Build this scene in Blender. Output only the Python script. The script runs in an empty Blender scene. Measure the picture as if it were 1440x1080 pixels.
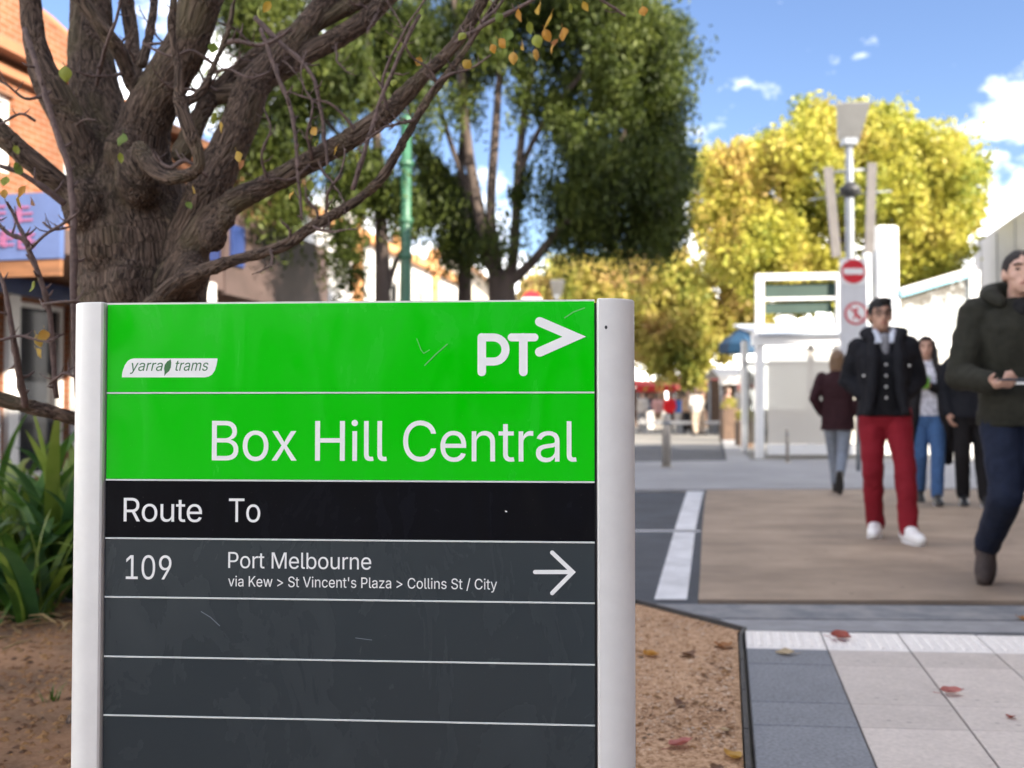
import bpy, bmesh, math, random, json
import numpy as np
from mathutils import Vector, Matrix, noise as mnoise

random.seed(7)
rng = np.random.default_rng(7)
scene = bpy.context.scene
col = scene.collection
R = math.radians

# ------------------------------------------------------------------ camera
F = 1400.0                      # focal length in photograph pixels (1440 wide)
CAM_Z = 0.93
PITCH = math.atan(35.0 / F)
cam_d = bpy.data.cameras.new('camera')
cam = bpy.data.objects.new('camera', cam_d)
col.objects.link(cam)
cam.location = (0, 0, CAM_Z)
cam.rotation_euler = (math.pi / 2 + PITCH, 0, 0)
cam_d.sensor_width = 36.0
cam_d.lens = 36.0 * F / 1440.0
cam_d.clip_start = 0.05
cam_d.clip_end = 3000
cam_d.dof.use_dof = True
cam_d.dof.focus_distance = 1.68
cam_d.dof.aperture_fstop = 3.9
cam_d.dof.aperture_blades = 0
scene.camera = cam

# ------------------------------------------------------------------ sky and sun
SUN_EL = 28.0
SUN_AZ = (0.75, -0.66)          # horizontal direction towards the sun (behind, to the right)
world = bpy.data.worlds.new('World')
scene.world = world
world.use_nodes = True
wn, wl = world.node_tree.nodes, world.node_tree.links
wn.clear()
w_out = wn.new('ShaderNodeOutputWorld')
w_bg = wn.new('ShaderNodeBackground')
w_bg.inputs['Strength'].default_value = 0.05
sky = wn.new('ShaderNodeTexSky')
sky.sky_type = 'NISHITA'
sky.sun_disc = False
sky.sun_elevation = R(SUN_EL)
sky.sun_rotation = math.atan2(SUN_AZ[0], SUN_AZ[1])
sky.air_density = 1.0
sky.dust_density = 0.3
sky.ozone_density = 2.0
tc = wn.new('ShaderNodeTexCoord')
sep = wn.new('ShaderNodeSeparateXYZ')
wl.new(tc.outputs['Generated'], sep.inputs[0])
def wmath(op, a, b=None, c=None, clamp=False):
    n = wn.new('ShaderNodeMath'); n.operation = op; n.use_clamp = clamp
    for i, v in enumerate((a, b, c)):
        if v is None: continue
        if isinstance(v, (int, float)): n.inputs[i].default_value = v
        else: wl.new(v, n.inputs[i])
    return n.outputs[0]
mp = wn.new('ShaderNodeMapping')
mp.inputs['Scale'].default_value = (1.0, 1.0, 1.9)
mp.inputs['Location'].default_value = (6.3, 1.3, 0.0)
wl.new(tc.outputs['Generated'], mp.inputs[0])
nz = wn.new('ShaderNodeTexNoise')
nz.inputs['Scale'].default_value = 2.6
nz.inputs['Detail'].default_value = 7
nz.inputs['Roughness'].default_value = 0.58
wl.new(mp.outputs[0], nz.inputs['Vector'])
# puffy cloud bank near the horizon, thinning upwards into clear blue with a few wisps
bank = wmath('SUBTRACT', 1.0, wmath('DIVIDE', wmath('SUBTRACT', sep.outputs[2], 0.0), 0.26, clamp=True))
cov = wmath('ADD', wmath('MULTIPLY', nz.outputs['Fac'], 1.0), wmath('MULTIPLY', bank, 0.26))
mask = wmath('DIVIDE', wmath('SUBTRACT', cov, 0.52), 0.22, clamp=True)
nz2 = wn.new('ShaderNodeTexNoise')
nz2.inputs['Scale'].default_value = 7.5; nz2.inputs['Detail'].default_value = 6; nz2.inputs['Roughness'].default_value = 0.55
mp2 = wn.new('ShaderNodeMapping'); mp2.inputs['Scale'].default_value = (1.0, 1.0, 1.5); mp2.inputs['Location'].default_value = (0.0, 0.0, 0.0)
wl.new(tc.outputs['Generated'], mp2.inputs[0]); wl.new(mp2.outputs[0], nz2.inputs['Vector'])
puff = wmath('MULTIPLY', wmath('DIVIDE', wmath('SUBTRACT', nz2.outputs['Fac'], 0.60), 0.24, clamp=True), 0.5)
mask = wmath('MAXIMUM', wmath('MULTIPLY', mask, 0.95), puff)
mix = wn.new('ShaderNodeMix'); mix.data_type = 'RGBA'
wl.new(mask, mix.inputs['Factor'])
hsv = wn.new('ShaderNodeHueSaturation')
hsv.inputs['Saturation'].default_value = 1.08
hsv.inputs['Hue'].default_value = 0.512
hsv.inputs['Value'].default_value = 0.84
wl.new(sky.outputs[0], hsv.inputs['Color'])
wl.new(hsv.outputs[0], mix.inputs['A'])
mix.inputs['B'].default_value = (42.0, 39.8, 36.6, 1)
wl.new(mix.outputs['Result'], w_bg.inputs['Color'])
wl.new(w_bg.outputs[0], w_out.inputs[0])

sun_d = bpy.data.lights.new('sun', 'SUN')
sun_d.energy = 2.8
sun_d.angle = R(0.5)
sun_d.color = (1.0, 0.90, 0.76)
sun = bpy.data.objects.new('sun', sun_d)
col.objects.link(sun)
_h = Vector(SUN_AZ).normalized() * math.cos(R(SUN_EL))
sun.rotation_euler = Vector((_h.x, _h.y, math.sin(R(SUN_EL)))).to_track_quat('Z', 'Y').to_euler()
sun.location = (20, -20, 30)

scene.view_settings.view_transform = 'Standard'
scene.view_settings.look = 'None'
scene.view_settings.gamma = 1.0
scene.view_settings.use_curve_mapping = False
scene.view_settings.exposure = 2.58
scene.render.engine = 'CYCLES'
scene.cycles.use_denoising = True
scene.cycles.max_bounces = 7
scene.cycles.diffuse_bounces = 3
scene.cycles.glossy_bounces = 3
scene.cycles.transmission_bounces = 5
scene.cycles.transparent_max_bounces = 8
scene.cycles.caustics_reflective = False
scene.cycles.caustics_refractive = False
scene.cycles.sample_clamp_indirect = 6.0

# ------------------------------------------------------------------ helpers
def P(px, py, D):
    """the point at ground distance D (world Y) that the photograph shows at pixel (px, py)"""
    u, v = (px - 720) / F, (540 - py) / F
    c, s = math.cos(PITCH), math.sin(PITCH)
    y, z = c - s * v, s + c * v
    t = D / y
    return Vector((u * t, D, CAM_Z + z * t))

def G(px, py, z=0.0):
    """the point at height z that the photograph shows at pixel (px, py)"""
    u, v = (px - 720) / F, (540 - py) / F
    c, s = math.cos(PITCH), math.sin(PITCH)
    y, zz = c - s * v, s + c * v
    t = (z - CAM_Z) / zz
    return Vector((u * t, y * t, z))

class MB:
    def __init__(self):
        self.v, self.f, self.m = [], [], []
    def add(self, verts, faces, mi=0):
        o = len(self.v)
        self.v.extend([tuple(p) for p in verts])
        self.f.extend([tuple(i + o for i in f) for f in faces])
        self.m.extend([mi] * len(faces))
        return self
    def box(self, c, s, rz=0.0, mi=0, rot=None):
        hx, hy, hz = s[0] / 2, s[1] / 2, s[2] / 2
        M = rot if rot is not None else Matrix.Rotation(rz, 3, 'Z')
        c = Vector(c)
        vs = [c + M @ Vector((x * hx, y * hy, z * hz)) for z in (-1, 1) for y in (-1, 1) for x in (-1, 1)]
        return self.add(vs, [(0, 2, 3, 1), (4, 5, 7, 6), (0, 1, 5, 4), (2, 6, 7, 3), (0, 4, 6, 2), (1, 3, 7, 5)], mi)
    def bbox(self, c, s, b=0.004, rz=0.0, mi=0):
        """box with chamfered vertical and top edges"""
        hx, hy, hz = s[0] / 2, s[1] / 2, s[2] / 2
        M = Matrix.Rotation(rz, 3, 'Z'); c = Vector(c)
        def ring(i, z):
            x, y = hx - i, hy - i
            return [(-x + b, -y, z), (x - b, -y, z), (x, -y + b, z), (x, y - b, z), (x - b, y, z), (-x + b, y, z), (-x, y - b, z), (-x, -y + b, z)]
        vs = ring(0, -hz) + ring(0, hz - b) + ring(b, hz)
        fs = []
        for r in range(2):
            for k in range(8):
                fs.append((r * 8 + k, r * 8 + (k + 1) % 8, r * 8 + 8 + (k + 1) % 8, r * 8 + 8 + k))
        fs.append(tuple(range(16, 24))); fs.append(tuple(range(7, -1, -1)))
        return self.add([c + M @ Vector(p) for p in vs], fs, mi)
    def tube(self, pts, rad, n=8, cap=True, mi=0):
        pts = [Vector(p) for p in pts]
        if isinstance(rad, (int, float)): rad = [rad] * len(pts)
        vs, fs = [], []
        nrm = None
        for i, p in enumerate(pts):
            a, b = pts[max(i - 1, 0)], pts[min(i + 1, len(pts) - 1)]
            t = (b - a)
            t = t.normalized() if t.length > 1e-9 else Vector((0, 0, 1))
            if nrm is None:
                nrm = t.orthogonal().normalized()
            nrm = (nrm - t * nrm.dot(t))
            nrm = nrm.normalized() if nrm.length > 1e-6 else t.orthogonal().normalized()
            bn = t.cross(nrm)
            for k in range(n):
                an = 2 * math.pi * k / n
                vs.append(p + (nrm * math.cos(an) + bn * math.sin(an)) * rad[i])
        for i in range(len(pts) - 1):
            for k in range(n):
                a, b = i * n + k, i * n + (k + 1) % n
                fs.append((a, b, b + n, a + n))
        if cap:
            fs.append(tuple(range(n - 1, -1, -1)))
            fs.append(tuple(range((len(pts) - 1) * n, len(pts) * n)))
        return self.add(vs, fs, mi)
    def cone(self, a, b, ra, rb, n=14, mi=0):
        """round cone (capsule with two radii)"""
        a, b = Vector(a), Vector(b)
        d = (b - a); L = d.length
        t = d / L if L > 1e-9 else Vector((0, 0, 1))
        pts, rr = [], []
        for k in range(5):
            an = -math.pi / 2 + math.pi / 2 * k / 4
            pts.append(a + t * math.sin(an) * ra); rr.append(max(math.cos(an) * ra, 1e-4))
        for k in range(5):
            an = math.pi / 2 * k / 4
            pts.append(b + t * math.sin(an) * rb); rr.append(max(math.cos(an) * rb, 1e-4))
        q = t.orthogonal().normalized(); bn = t.cross(q)
        vs, fs = [], []
        for p, r in zip(pts, rr):
            for k in range(n):
                an = 2 * math.pi * k / n
                vs.append(p + (q * math.cos(an) + bn * math.sin(an)) * r)
        for i in range(len(pts) - 1):
            for k in range(n):
                x, y = i * n + k, i * n + (k + 1) % n
                fs.append((x, y, y + n, x + n))
        fs.append(tuple(range(n - 1, -1, -1))); fs.append(tuple(range((len(pts) - 1) * n, len(pts) * n)))
        return self.add(vs, fs, mi)
    def chain(self, pts, rad, n=14):
        for i in range(len(pts) - 1):
            self.cone(pts[i], pts[i + 1], rad[i], rad[i + 1], n)
        return self
    def ell(self, c, r, rot=None, nu=16, nv=10, mi=0):
        c = Vector(c); vs, fs = [], []
        for j in range(nv + 1):
            th = math.pi * j / nv
            th = min(max(th, 0.02), math.pi - 0.02)
            for k in range(nu):
                ph = 2 * math.pi * k / nu
                p = Vector((math.sin(th) * math.cos(ph) * r[0], math.sin(th) * math.sin(ph) * r[1], math.cos(th) * r[2]))
                vs.append(c + (rot @ p if rot is not None else p))
        for j in range(nv):
            for k in range(nu):
                a, b = j * nu + k, j * nu + (k + 1) % nu
                fs.append((a, a + nu, b + nu, b))
        fs.append(tuple(range(nu))); fs.append(tuple(range(nv * nu + nu - 1, nv * nu - 1, -1)))
        return self.add(vs, fs, mi)
    def loft(self, secs, n=24, mi=0, cap=True, p=2.0):
        """stack of horizontal super-ellipse sections (x, y, z, rx, ry)"""
        vs, fs = [], []
        for (x, y, z, rx, ry) in secs:
            for k in range(n):
                an = 2 * math.pi * k / n
                ca, sa = math.cos(an), math.sin(an)
                vs.append((x + math.copysign(abs(ca) ** (2 / p), ca) * rx, y + math.copysign(abs(sa) ** (2 / p), sa) * ry, z))
        for i in range(len(secs) - 1):
            for k in range(n):
                a, b = i * n + k, i * n + (k + 1) % n
                fs.append((a, b, b + n, a + n))
        if cap:
            fs.append(tuple(range(n - 1, -1, -1))); fs.append(tuple(range((len(secs) - 1) * n, len(secs) * n)))
        return self.add(vs, fs, mi)
    def prism(self, poly, z0, z1, mi=0, axis='Z', o=(0, 0, 0)):
        """extruded polygon; axis Z: (x,y) outline, Y: (x,z) outline extruded from y=z0 to y=z1"""
        n = len(poly); o = Vector(o)
        if axis == 'Z': mk = lambda a, b, h: o + Vector((a, b, h))
        elif axis == 'Y': mk = lambda a, b, h: o + Vector((a, h, b))
        else: mk = lambda a, b, h: o + Vector((h, a, b))
        vs = [mk(a, b, z0) for a, b in poly] + [mk(a, b, z1) for a, b in poly]
        fs = [tuple(range(n - 1, -1, -1)), tuple(range(n, 2 * n))]
        for k in range(n):
            fs.append((k, (k + 1) % n, n + (k + 1) % n, n + k))
        return self.add(vs, fs, mi)
    def sheet(self, pts):
        return self.add(pts, [tuple(range(len(pts)))])
    def mesh(self, name, mats, smooth=False):
        me = bpy.data.meshes.new(name)
        me.from_pydata([tuple(p) for p in self.v], [], self.f)
        if not isinstance(mats, (list, tuple)): mats = [mats]
        for m in mats: me.materials.append(m)
        if len(mats) > 1: me.polygons.foreach_set('material_index', self.m)
        if smooth: me.polygons.foreach_set('use_smooth', [True] * len(me.polygons))
        bm = bmesh.new(); bm.from_mesh(me); bmesh.ops.recalc_face_normals(bm, faces=bm.faces); bm.to_mesh(me); bm.free()
        me.update()
        return me
    def build(self, name, mats, parent=None, smooth=False, loc=None):
        return put(name, self.mesh(name, mats, smooth), parent, loc)

def put(name, me, parent=None, loc=None):
    o = bpy.data.objects.new(name, me)
    col.objects.link(o)
    if parent is not None: o.parent = parent
    if loc is not None: o.location = loc
    return o

def tag(o, label=None, cat=None, group=None, kind=None):
    if label: o['label'] = label
    if cat: o['category'] = cat
    if group: o['group'] = group
    if kind: o['kind'] = kind
    return o

def thing(name, label, cat, loc=(0, 0, 0), rz=0.0, group=None):
    o = bpy.data.objects.new(name, None)
    o.empty_display_size = 0.1
    col.objects.link(o)
    o.location = loc; o.rotation_euler = (0, 0, rz)
    return tag(o, label, cat, group)

# ------------------------------------------------------------------ materials
def mat(name, base, rough=0.7, var=0.0, scale=8.0, bump=0.0, bscale=None, metal=0.0, spec=0.5, base2=None, detail=6.0,
        coat=0.0, stretch=(1, 1, 1), coord='Object', bdist=0.01, transl=0.0, alpha=None, rvar=0.0, spots=0.0, sscale=30.0):
    m = bpy.data.materials.new(name); m.use_nodes = True
    nt = m.node_tree; n, l = nt.nodes, nt.links
    b = n['Principled BSDF']
    b.inputs['Base Color'].default_value = (*base, 1)
    b.inputs['Roughness'].default_value = rough
    b.inputs['Metallic'].default_value = metal
    b.inputs['Specular IOR Level'].default_value = spec
    b.inputs['Coat Weight'].default_value = coat
    if var > 0 or base2 is not None or bump > 0 or rvar > 0:
        t = n.new('ShaderNodeTexCoord')
        mpn = n.new('ShaderNodeMapping'); mpn.inputs['Scale'].default_value = stretch
        l.new(t.outputs[coord], mpn.inputs[0])
        nzn = n.new('ShaderNodeTexNoise'); nzn.inputs['Scale'].default_value = scale
        nzn.inputs['Detail'].default_value = detail; nzn.inputs['Roughness'].default_value = 0.62
        l.new(mpn.outputs[0], nzn.inputs['Vector'])
        if var > 0 or base2 is not None:
            r = n.new('ShaderNodeValToRGB')
            r.color_ramp.elements[0].position = 0.34; r.color_ramp.elements[1].position = 0.66
            lo = tuple(c * (1 - var) for c in base); hi = tuple(min(1, c * (1 + var)) for c in (base2 or base))
            r.color_ramp.elements[0].color = (*lo, 1); r.color_ramp.elements[1].color = (*hi, 1)
            l.new(nzn.outputs['Fac'], r.inputs[0]); l.new(r.outputs[0], b.inputs['Base Color'])
            if spots > 0:
                # worn-in stains: broad soiling plus scattered gum spots
                ns = n.new('ShaderNodeTexNoise'); ns.inputs['Scale'].default_value = sscale * .12; ns.inputs['Detail'].default_value = 8; ns.inputs['Roughness'].default_value = .7
                l.new(t.outputs[coord], ns.inputs['Vector'])
                vo = n.new('ShaderNodeTexVoronoi'); vo.inputs['Scale'].default_value = sscale; l.new(t.outputs[coord], vo.inputs['Vector'])
                m1 = n.new('ShaderNodeMapRange'); m1.inputs['From Min'].default_value = .10; m1.inputs['From Max'].default_value = .16; m1.inputs['To Min'].default_value = 1 - spots; m1.inputs['To Max'].default_value = 1
                sc_ = n.new('ShaderNodeSeparateColor'); l.new(vo.outputs['Color'], sc_.inputs[0])
                gt = n.new('ShaderNodeMath'); gt.operation = 'GREATER_THAN'; gt.inputs[1].default_value = .86; l.new(sc_.outputs[0], gt.inputs[0])
                ds = n.new('ShaderNodeMath'); ds.operation = 'MULTIPLY_ADD'; l.new(gt.outputs[0], ds.inputs[0]); ds.inputs[1].default_value = -1.0; ds.inputs[2].default_value = 1.0
                dd = n.new('ShaderNodeMath'); dd.operation = 'ADD'; l.new(vo.outputs['Distance'], dd.inputs[0]); l.new(ds.outputs[0], dd.inputs[1]); l.new(dd.outputs[0], m1.inputs[0])
                m2 = n.new('ShaderNodeMapRange'); m2.inputs['From Min'].default_value = .38; m2.inputs['From Max'].default_value = .66; m2.inputs['To Min'].default_value = 1 - spots * .55; m2.inputs['To Max'].default_value = 1.06
                l.new(ns.outputs['Fac'], m2.inputs[0])
                mu = n.new('ShaderNodeMath'); mu.operation = 'MULTIPLY'; l.new(m1.outputs[0], mu.inputs[0]); l.new(m2.outputs[0], mu.inputs[1])
                mxs = n.new('ShaderNodeMix'); mxs.data_type = 'RGBA'; mxs.blend_type = 'MULTIPLY'; mxs.inputs['Factor'].default_value = 1
                l.new(r.outputs[0], mxs.inputs['A']); l.new(mu.outputs[0], mxs.inputs['B']); l.new(mxs.outputs['Result'], b.inputs['Base Color'])
        if rvar > 0:
            mr = n.new('ShaderNodeMapRange'); mr.inputs['From Min'].default_value = 0.3; mr.inputs['From Max'].default_value = 0.7
            mr.inputs['To Min'].default_value = rough - rvar; mr.inputs['To Max'].default_value = rough + rvar
            l.new(nzn.outputs['Fac'], mr.inputs[0]); l.new(mr.outputs[0], b.inputs['Roughness'])
        if bump > 0:
            nb = n.new('ShaderNodeTexNoise'); nb.inputs['Scale'].default_value = bscale or scale * 3
            nb.inputs['Detail'].default_value = 5
            l.new(mpn.outputs[0], nb.inputs['Vector'])
            bp = n.new('ShaderNodeBump'); bp.inputs['Strength'].default_value = bump; bp.inputs['Distance'].default_value = bdist
            l.new(nb.outputs['Fac'], bp.inputs['Height']); l.new(bp.outputs[0], b.inputs['Normal'])
    if transl > 0:
        tr = n.new('ShaderNodeBsdfTranslucent')
        src = b.inputs['Base Color']
        if src.is_linked: l.new(src.links[0].from_socket, tr.inputs['Color'])
        else: tr.inputs['Color'].default_value = (*base, 1)
        mx = n.new('ShaderNodeMixShader'); mx.inputs[0].default_value = transl
        l.new(b.outputs[0], mx.inputs[1]); l.new(tr.outputs[0], mx.inputs[2])
        l.new(mx.outputs[0], n['Material Output'].inputs[0])
    if alpha is not None: b.inputs['Alpha'].default_value = alpha
    return m

def leaf_mat(name, cols, scale=0.7, transl=0.35, rough=0.55, rnd=.45):
    """foliage whose hue wanders from leaf to leaf and clump to clump"""
    m = bpy.data.materials.new(name); m.use_nodes = True
    n, l = m.node_tree.nodes, m.node_tree.links
    b = n['Principled BSDF']; b.inputs['Roughness'].default_value = rough
    b.inputs['Specular IOR Level'].default_value = 0.3
    geo = n.new('ShaderNodeNewGeometry'); tcn = n.new('ShaderNodeTexCoord')
    nn = n.new('ShaderNodeTexNoise'); nn.inputs['Scale'].default_value = scale; nn.inputs['Detail'].default_value = 3
    l.new(tcn.outputs['Object'], nn.inputs['Vector'])
    ad = n.new('ShaderNodeMath'); ad.operation = 'MULTIPLY_ADD'
    l.new(geo.outputs['Random Per Island'], ad.inputs[0]); ad.inputs[1].default_value = rnd
    l.new(nn.outputs['Fac'], ad.inputs[2])
    mr = n.new('ShaderNodeMapRange'); mr.inputs['From Min'].default_value = 0.28 + rnd * .3; mr.inputs['From Max'].default_value = 0.68 + rnd * .75
    l.new(ad.outputs[0], mr.inputs[0])
    r = n.new('ShaderNodeValToRGB')
    els = r.color_ramp.elements
    while len(els) < len(cols): els.new(0.5)
    for i, c in enumerate(cols):
        els[i].position = i / (len(cols) - 1); els[i].color = (*c, 1)
    l.new(mr.outputs[0], r.inputs[0]); l.new(r.outputs[0], b.inputs['Base Color'])
    tr = n.new('ShaderNodeBsdfTranslucent'); l.new(r.outputs[0], tr.inputs['Color'])
    mx = n.new('ShaderNodeMixShader'); mx.inputs[0].default_value = transl
    l.new(b.outputs[0], mx.inputs[1]); l.new(tr.outputs[0], mx.inputs[2])
    l.new(mx.outputs[0], n['Material Output'].inputs[0])
    return m

def glass_mat(name, tint, rough, transp):
    """hazy acrylic: part see-through, part glossy pale surface"""
    m = bpy.data.materials.new(name); m.use_nodes = True
    n, l = m.node_tree.nodes, m.node_tree.links
    b = n['Principled BSDF']; b.inputs['Base Color'].default_value = (*tint, 1); b.inputs['Roughness'].default_value = rough
    t = n.new('ShaderNodeBsdfTransparent'); t.inputs[0].default_value = (0.9, 0.92, 0.92, 1)
    mx = n.new('ShaderNodeMixShader'); mx.inputs[0].default_value = transp
    l.new(b.outputs[0], mx.inputs[1]); l.new(t.outputs[0], mx.inputs[2]); l.new(mx.outputs[0], n['Material Output'].inputs[0])
    return m

def brick_mat(name, c1, c2, mortar, scale=1.0):
    m = bpy.data.materials.new(name); m.use_nodes = True
    n, l = m.node_tree.nodes, m.node_tree.links
    b = n['Principled BSDF']; b.inputs['Roughness'].default_value = 0.9
    t = n.new('ShaderNodeTexCoord')
    sx = n.new('ShaderNodeSeparateXYZ'); l.new(t.outputs['Object'], sx.inputs[0])
    cx = n.new('ShaderNodeCombineXYZ'); l.new(sx.outputs[1], cx.inputs[0]); l.new(sx.outputs[2], cx.inputs[1])
    br = n.new('ShaderNodeTexBrick'); l.new(cx.outputs[0], br.inputs['Vector'])
    br.inputs['Color1'].default_value = (*c1, 1); br.inputs['Color2'].default_value = (*c2, 1); br.inputs['Mortar'].default_value = (*mortar, 1)
    br.inputs['Scale'].default_value = 1.0
    br.inputs['Brick Width'].default_value = 0.24 * scale; br.inputs['Row Height'].default_value = 0.086 * scale
    br.inputs['Mortar Size'].default_value = 0.01 * scale
    nn = n.new('ShaderNodeTexNoise'); nn.inputs['Scale'].default_value = 1.3; nn.inputs['Detail'].default_value = 6
    l.new(t.outputs['Object'], nn.inputs['Vector'])
    mx = n.new('ShaderNodeMix'); mx.data_type = 'RGBA'; mx.blend_type = 'MULTIPLY'
    mr = n.new('ShaderNodeMapRange'); mr.inputs['From Min'].default_value = .3; mr.inputs['From Max'].default_value = .7; mr.inputs['To Min'].default_value = .75; mr.inputs['To Max'].default_value = 1.1
    l.new(nn.outputs['Fac'], mr.inputs[0]); mx.inputs['Factor'].default_value = 1
    l.new(br.outputs['Color'], mx.inputs['A']); l.new(mr.outputs[0], mx.inputs['B'])
    l.new(mx.outputs['Result'], b.inputs['Base Color'])
    bp = n.new('ShaderNodeBump'); bp.inputs['Strength'].default_value = 0.5; bp.inputs['Distance'].default_value = 0.008; bp.invert = True
    l.new(br.outputs['Fac'], bp.inputs['Height']); l.new(bp.outputs[0], b.inputs['Normal'])
    return m

def bark_mat(name, dark, lite, lichen):
    m = bpy.data.materials.new(name); m.use_nodes = True
    n, l = m.node_tree.nodes, m.node_tree.links
    b = n['Principled BSDF']; b.inputs['Roughness'].default_value = 0.9; b.inputs['Specular IOR Level'].default_value = 0.25
    at = n.new('ShaderNodeAttribute'); at.attribute_name = 'bark'
    mpn = n.new('ShaderNodeMapping'); mpn.inputs['Scale'].default_value = (1, 1, 0.42)
    l.new(at.outputs['Vector'], mpn.inputs[0])
    n1 = n.new('ShaderNodeTexNoise'); n1.inputs['Scale'].default_value = 105; n1.inputs['Detail'].default_value = 6; n1.inputs['Distortion'].default_value = 0.7
    l.new(mpn.outputs[0], n1.inputs['Vector'])
    v1 = n.new('ShaderNodeTexVoronoi'); v1.feature = 'DISTANCE_TO_EDGE'; v1.inputs['Scale'].default_value = 62
    l.new(mpn.outputs[0], v1.inputs['Vector'])
    n2 = n.new('ShaderNodeTexNoise'); n2.inputs['Scale'].default_value = 7; n2.inputs['Detail'].default_value = 5
    l.new(at.outputs['Vector'], n2.inputs['Vector'])
    r = n.new('ShaderNodeValToRGB'); r.color_ramp.elements[0].position = .36; r.color_ramp.elements[1].position = .66
    r.color_ramp.elements[0].color = (*dark, 1); r.color_ramp.elements[1].color = (*lite, 1)
    l.new(n1.outputs['Fac'], r.inputs[0])
    r2 = n.new('ShaderNodeValToRGB'); r2.color_ramp.elements[0].position = .52; r2.color_ramp.elements[1].position = .72
    r2.color_ramp.elements[0].color = (0, 0, 0, 1); r2.color_ramp.elements[1].color = (.65, .65, .65, 1)
    l.new(n2.outputs['Fac'], r2.inputs[0])
    mx = n.new('ShaderNodeMix'); mx.data_type = 'RGBA'
    l.new(r2.outputs[0], mx.inputs['Factor']); l.new(r.outputs[0], mx.inputs['A']); mx.inputs['B'].default_value = (*lichen, 1)
    l.new(mx.outputs['Result'], b.inputs['Base Color'])
    ad = n.new('ShaderNodeMath'); ad.operation = 'MULTIPLY_ADD'
    mn = n.new('ShaderNodeMath'); mn.operation = 'MINIMUM'; l.new(v1.outputs['Distance'], mn.inputs[0]); mn.inputs[1].default_value = .25
    l.new(mn.outputs[0], ad.inputs[0]); ad.inputs[1].default_value = 2.0; l.new(n1.outputs['Fac'], ad.inputs[2])
    bp = n.new('ShaderNodeBump'); bp.inputs['Strength'].default_value = 0.9; bp.inputs['Distance'].default_value = 0.012
    l.new(ad.outputs[0], bp.inputs['Height']); l.new(bp.outputs[0], b.inputs['Normal'])
    return m

# ------------------------------------------------------------------ ground, roads, paving
M = {}
M['concrete'] = mat('concrete', (.20, .19, .172), .85, .12, .6, .15, 40)
M['asphalt'] = mat('asphalt', (.050, .058, .073), .85, .22, 2.2, .5, 260, bdist=.004, spots=.3, sscale=6)
M['asphalt_far'] = mat('asphalt_far', (.060, .064, .075), .85, .15, 1.2, .2, 60)
M['tan'] = mat('tan_crossing', (.29, .22, .16), .8, .16, 1.1, .35, 240, base2=(.36, .275, .20), stretch=(.6, 1.2, 1), bdist=.003, spots=.45, sscale=9)
M['white_paint'] = mat('worn_white_paint', (.66, .67, .69), .7, .10, 6, .2, 200, bdist=.002, spots=.45, sscale=14)
M['gutter'] = mat('gutter_concrete', (.17, .185, .21), .85, .2, 7, .5, 180, base2=(.22, .22, .22), bdist=.004)
M['kerb'] = mat('kerb_concrete', (.25, .255, .265), .85, .15, 9, .4, 220, bdist=.003)
M['blue'] = [mat('bluestone_%d' % i, (.195 * k, .208 * k, .228 * k), .8, .22, 90, .4, 420, detail=3, bdist=.002, spots=.25, sscale=22) for i, k in enumerate((1, .93, 1.06))]
M['beige'] = [mat('pale_paver_%d' % i, (.58 * k, .525 * k, .475 * k), .8, .09, 60, .3, 380, detail=3, bdist=.002, spots=.28, sscale=18) for i, k in enumerate((1, .95, 1.04, .98))]
M['tactile'] = mat('tactile_white', (.76, .73, .69), .7, .08, 30, .2, 300, bdist=.002)
M['grout'] = mat('grout', (.10, .092, .088), .95, .2, 30)
M['edging'] = mat('edging_steel', (.035, .033, .032), .7, .3, 12, .3, 80)
M['plaza'] = mat('plaza_paving', (.30, .30, .305), .8, .08, 1.4, .1, 60, spots=.3, sscale=4)
M['plaza2'] = mat('strip_paving', (.29, .29, .295), .8, .06, 1.4)

mb = MB(); s = 900
mb.sheet([(-s, -60, -.06), (s, -60, -.06), (s, 1400, -.06), (-s, 1400, -.06)])
tag(mb.build('ground', M['concrete']), kind='structure')

mb = MB()
mb.sheet([(-2.3, 4.74, -.05), (34, 4.35, -.05), (34, 11.2, -.05), (-2.3, 11.75, -.05)])
tag(mb.build('road', M['asphalt']), kind='structure')

# raised tan crossing; its left edge follows the painted line
edge = [(982, 843), (984, 815), (987, 751), (990, 715), (993.6, 687)]
L = [G(x, y, -.028) for x, y in edge]
mb = MB()
poly = [(p.x, p.y) for p in L] + [(30, 10.9), (30, 4.45)]
mb.prism(poly, -.055, -.028)
tag(mb.build('crossing', M['tan']), kind='structure')
def strip_px(lefts, rights, z):
    a = [G(x, y, z) for x, y in lefts]; b = [G(x, y, z) for x, y in rights]
    m_ = MB(); vs = a + b; n = len(a)
    return m_.add(vs, [(i, i + 1, n + i + 1, n + i) for i in range(n - 1)])
tag(strip_px([(920, 843), (929, 812), (938, 782), (948, 747), (958, 715), (967.5, 687)],
             [(966, 843), (970, 812), (973.5, 782), (977.5, 747), (984, 715), (990.5, 687)], -.045).build('road_marking', M['white_paint']), kind='structure')
tag(strip_px([(860, 747.2), (985, 747.7)], [(860, 745.3), (985, 745.8)], -.045).build('road_marking', M['white_paint']), kind='structure')

# near kerb: rough gutter then concrete lip
def quad_prism(pxs, z0, z1):
    m_ = MB(); pts = [G(x, y, z1) for x, y in pxs]
    return m_.prism([(p.x, p.y) for p in pts], z0, z1)
tag(quad_prism([(895, 849), (2800, 860), (2800, 881), (1010, 869)], -.06, -.024).build('gutter', M['gutter']), kind='structure')
tag(quad_prism([(1012, 870.5), (2800, 883), (2800, 901), (1046, 886.5)], -.06, -.006).build('kerb', M['kerb']), kind='structure')

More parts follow.
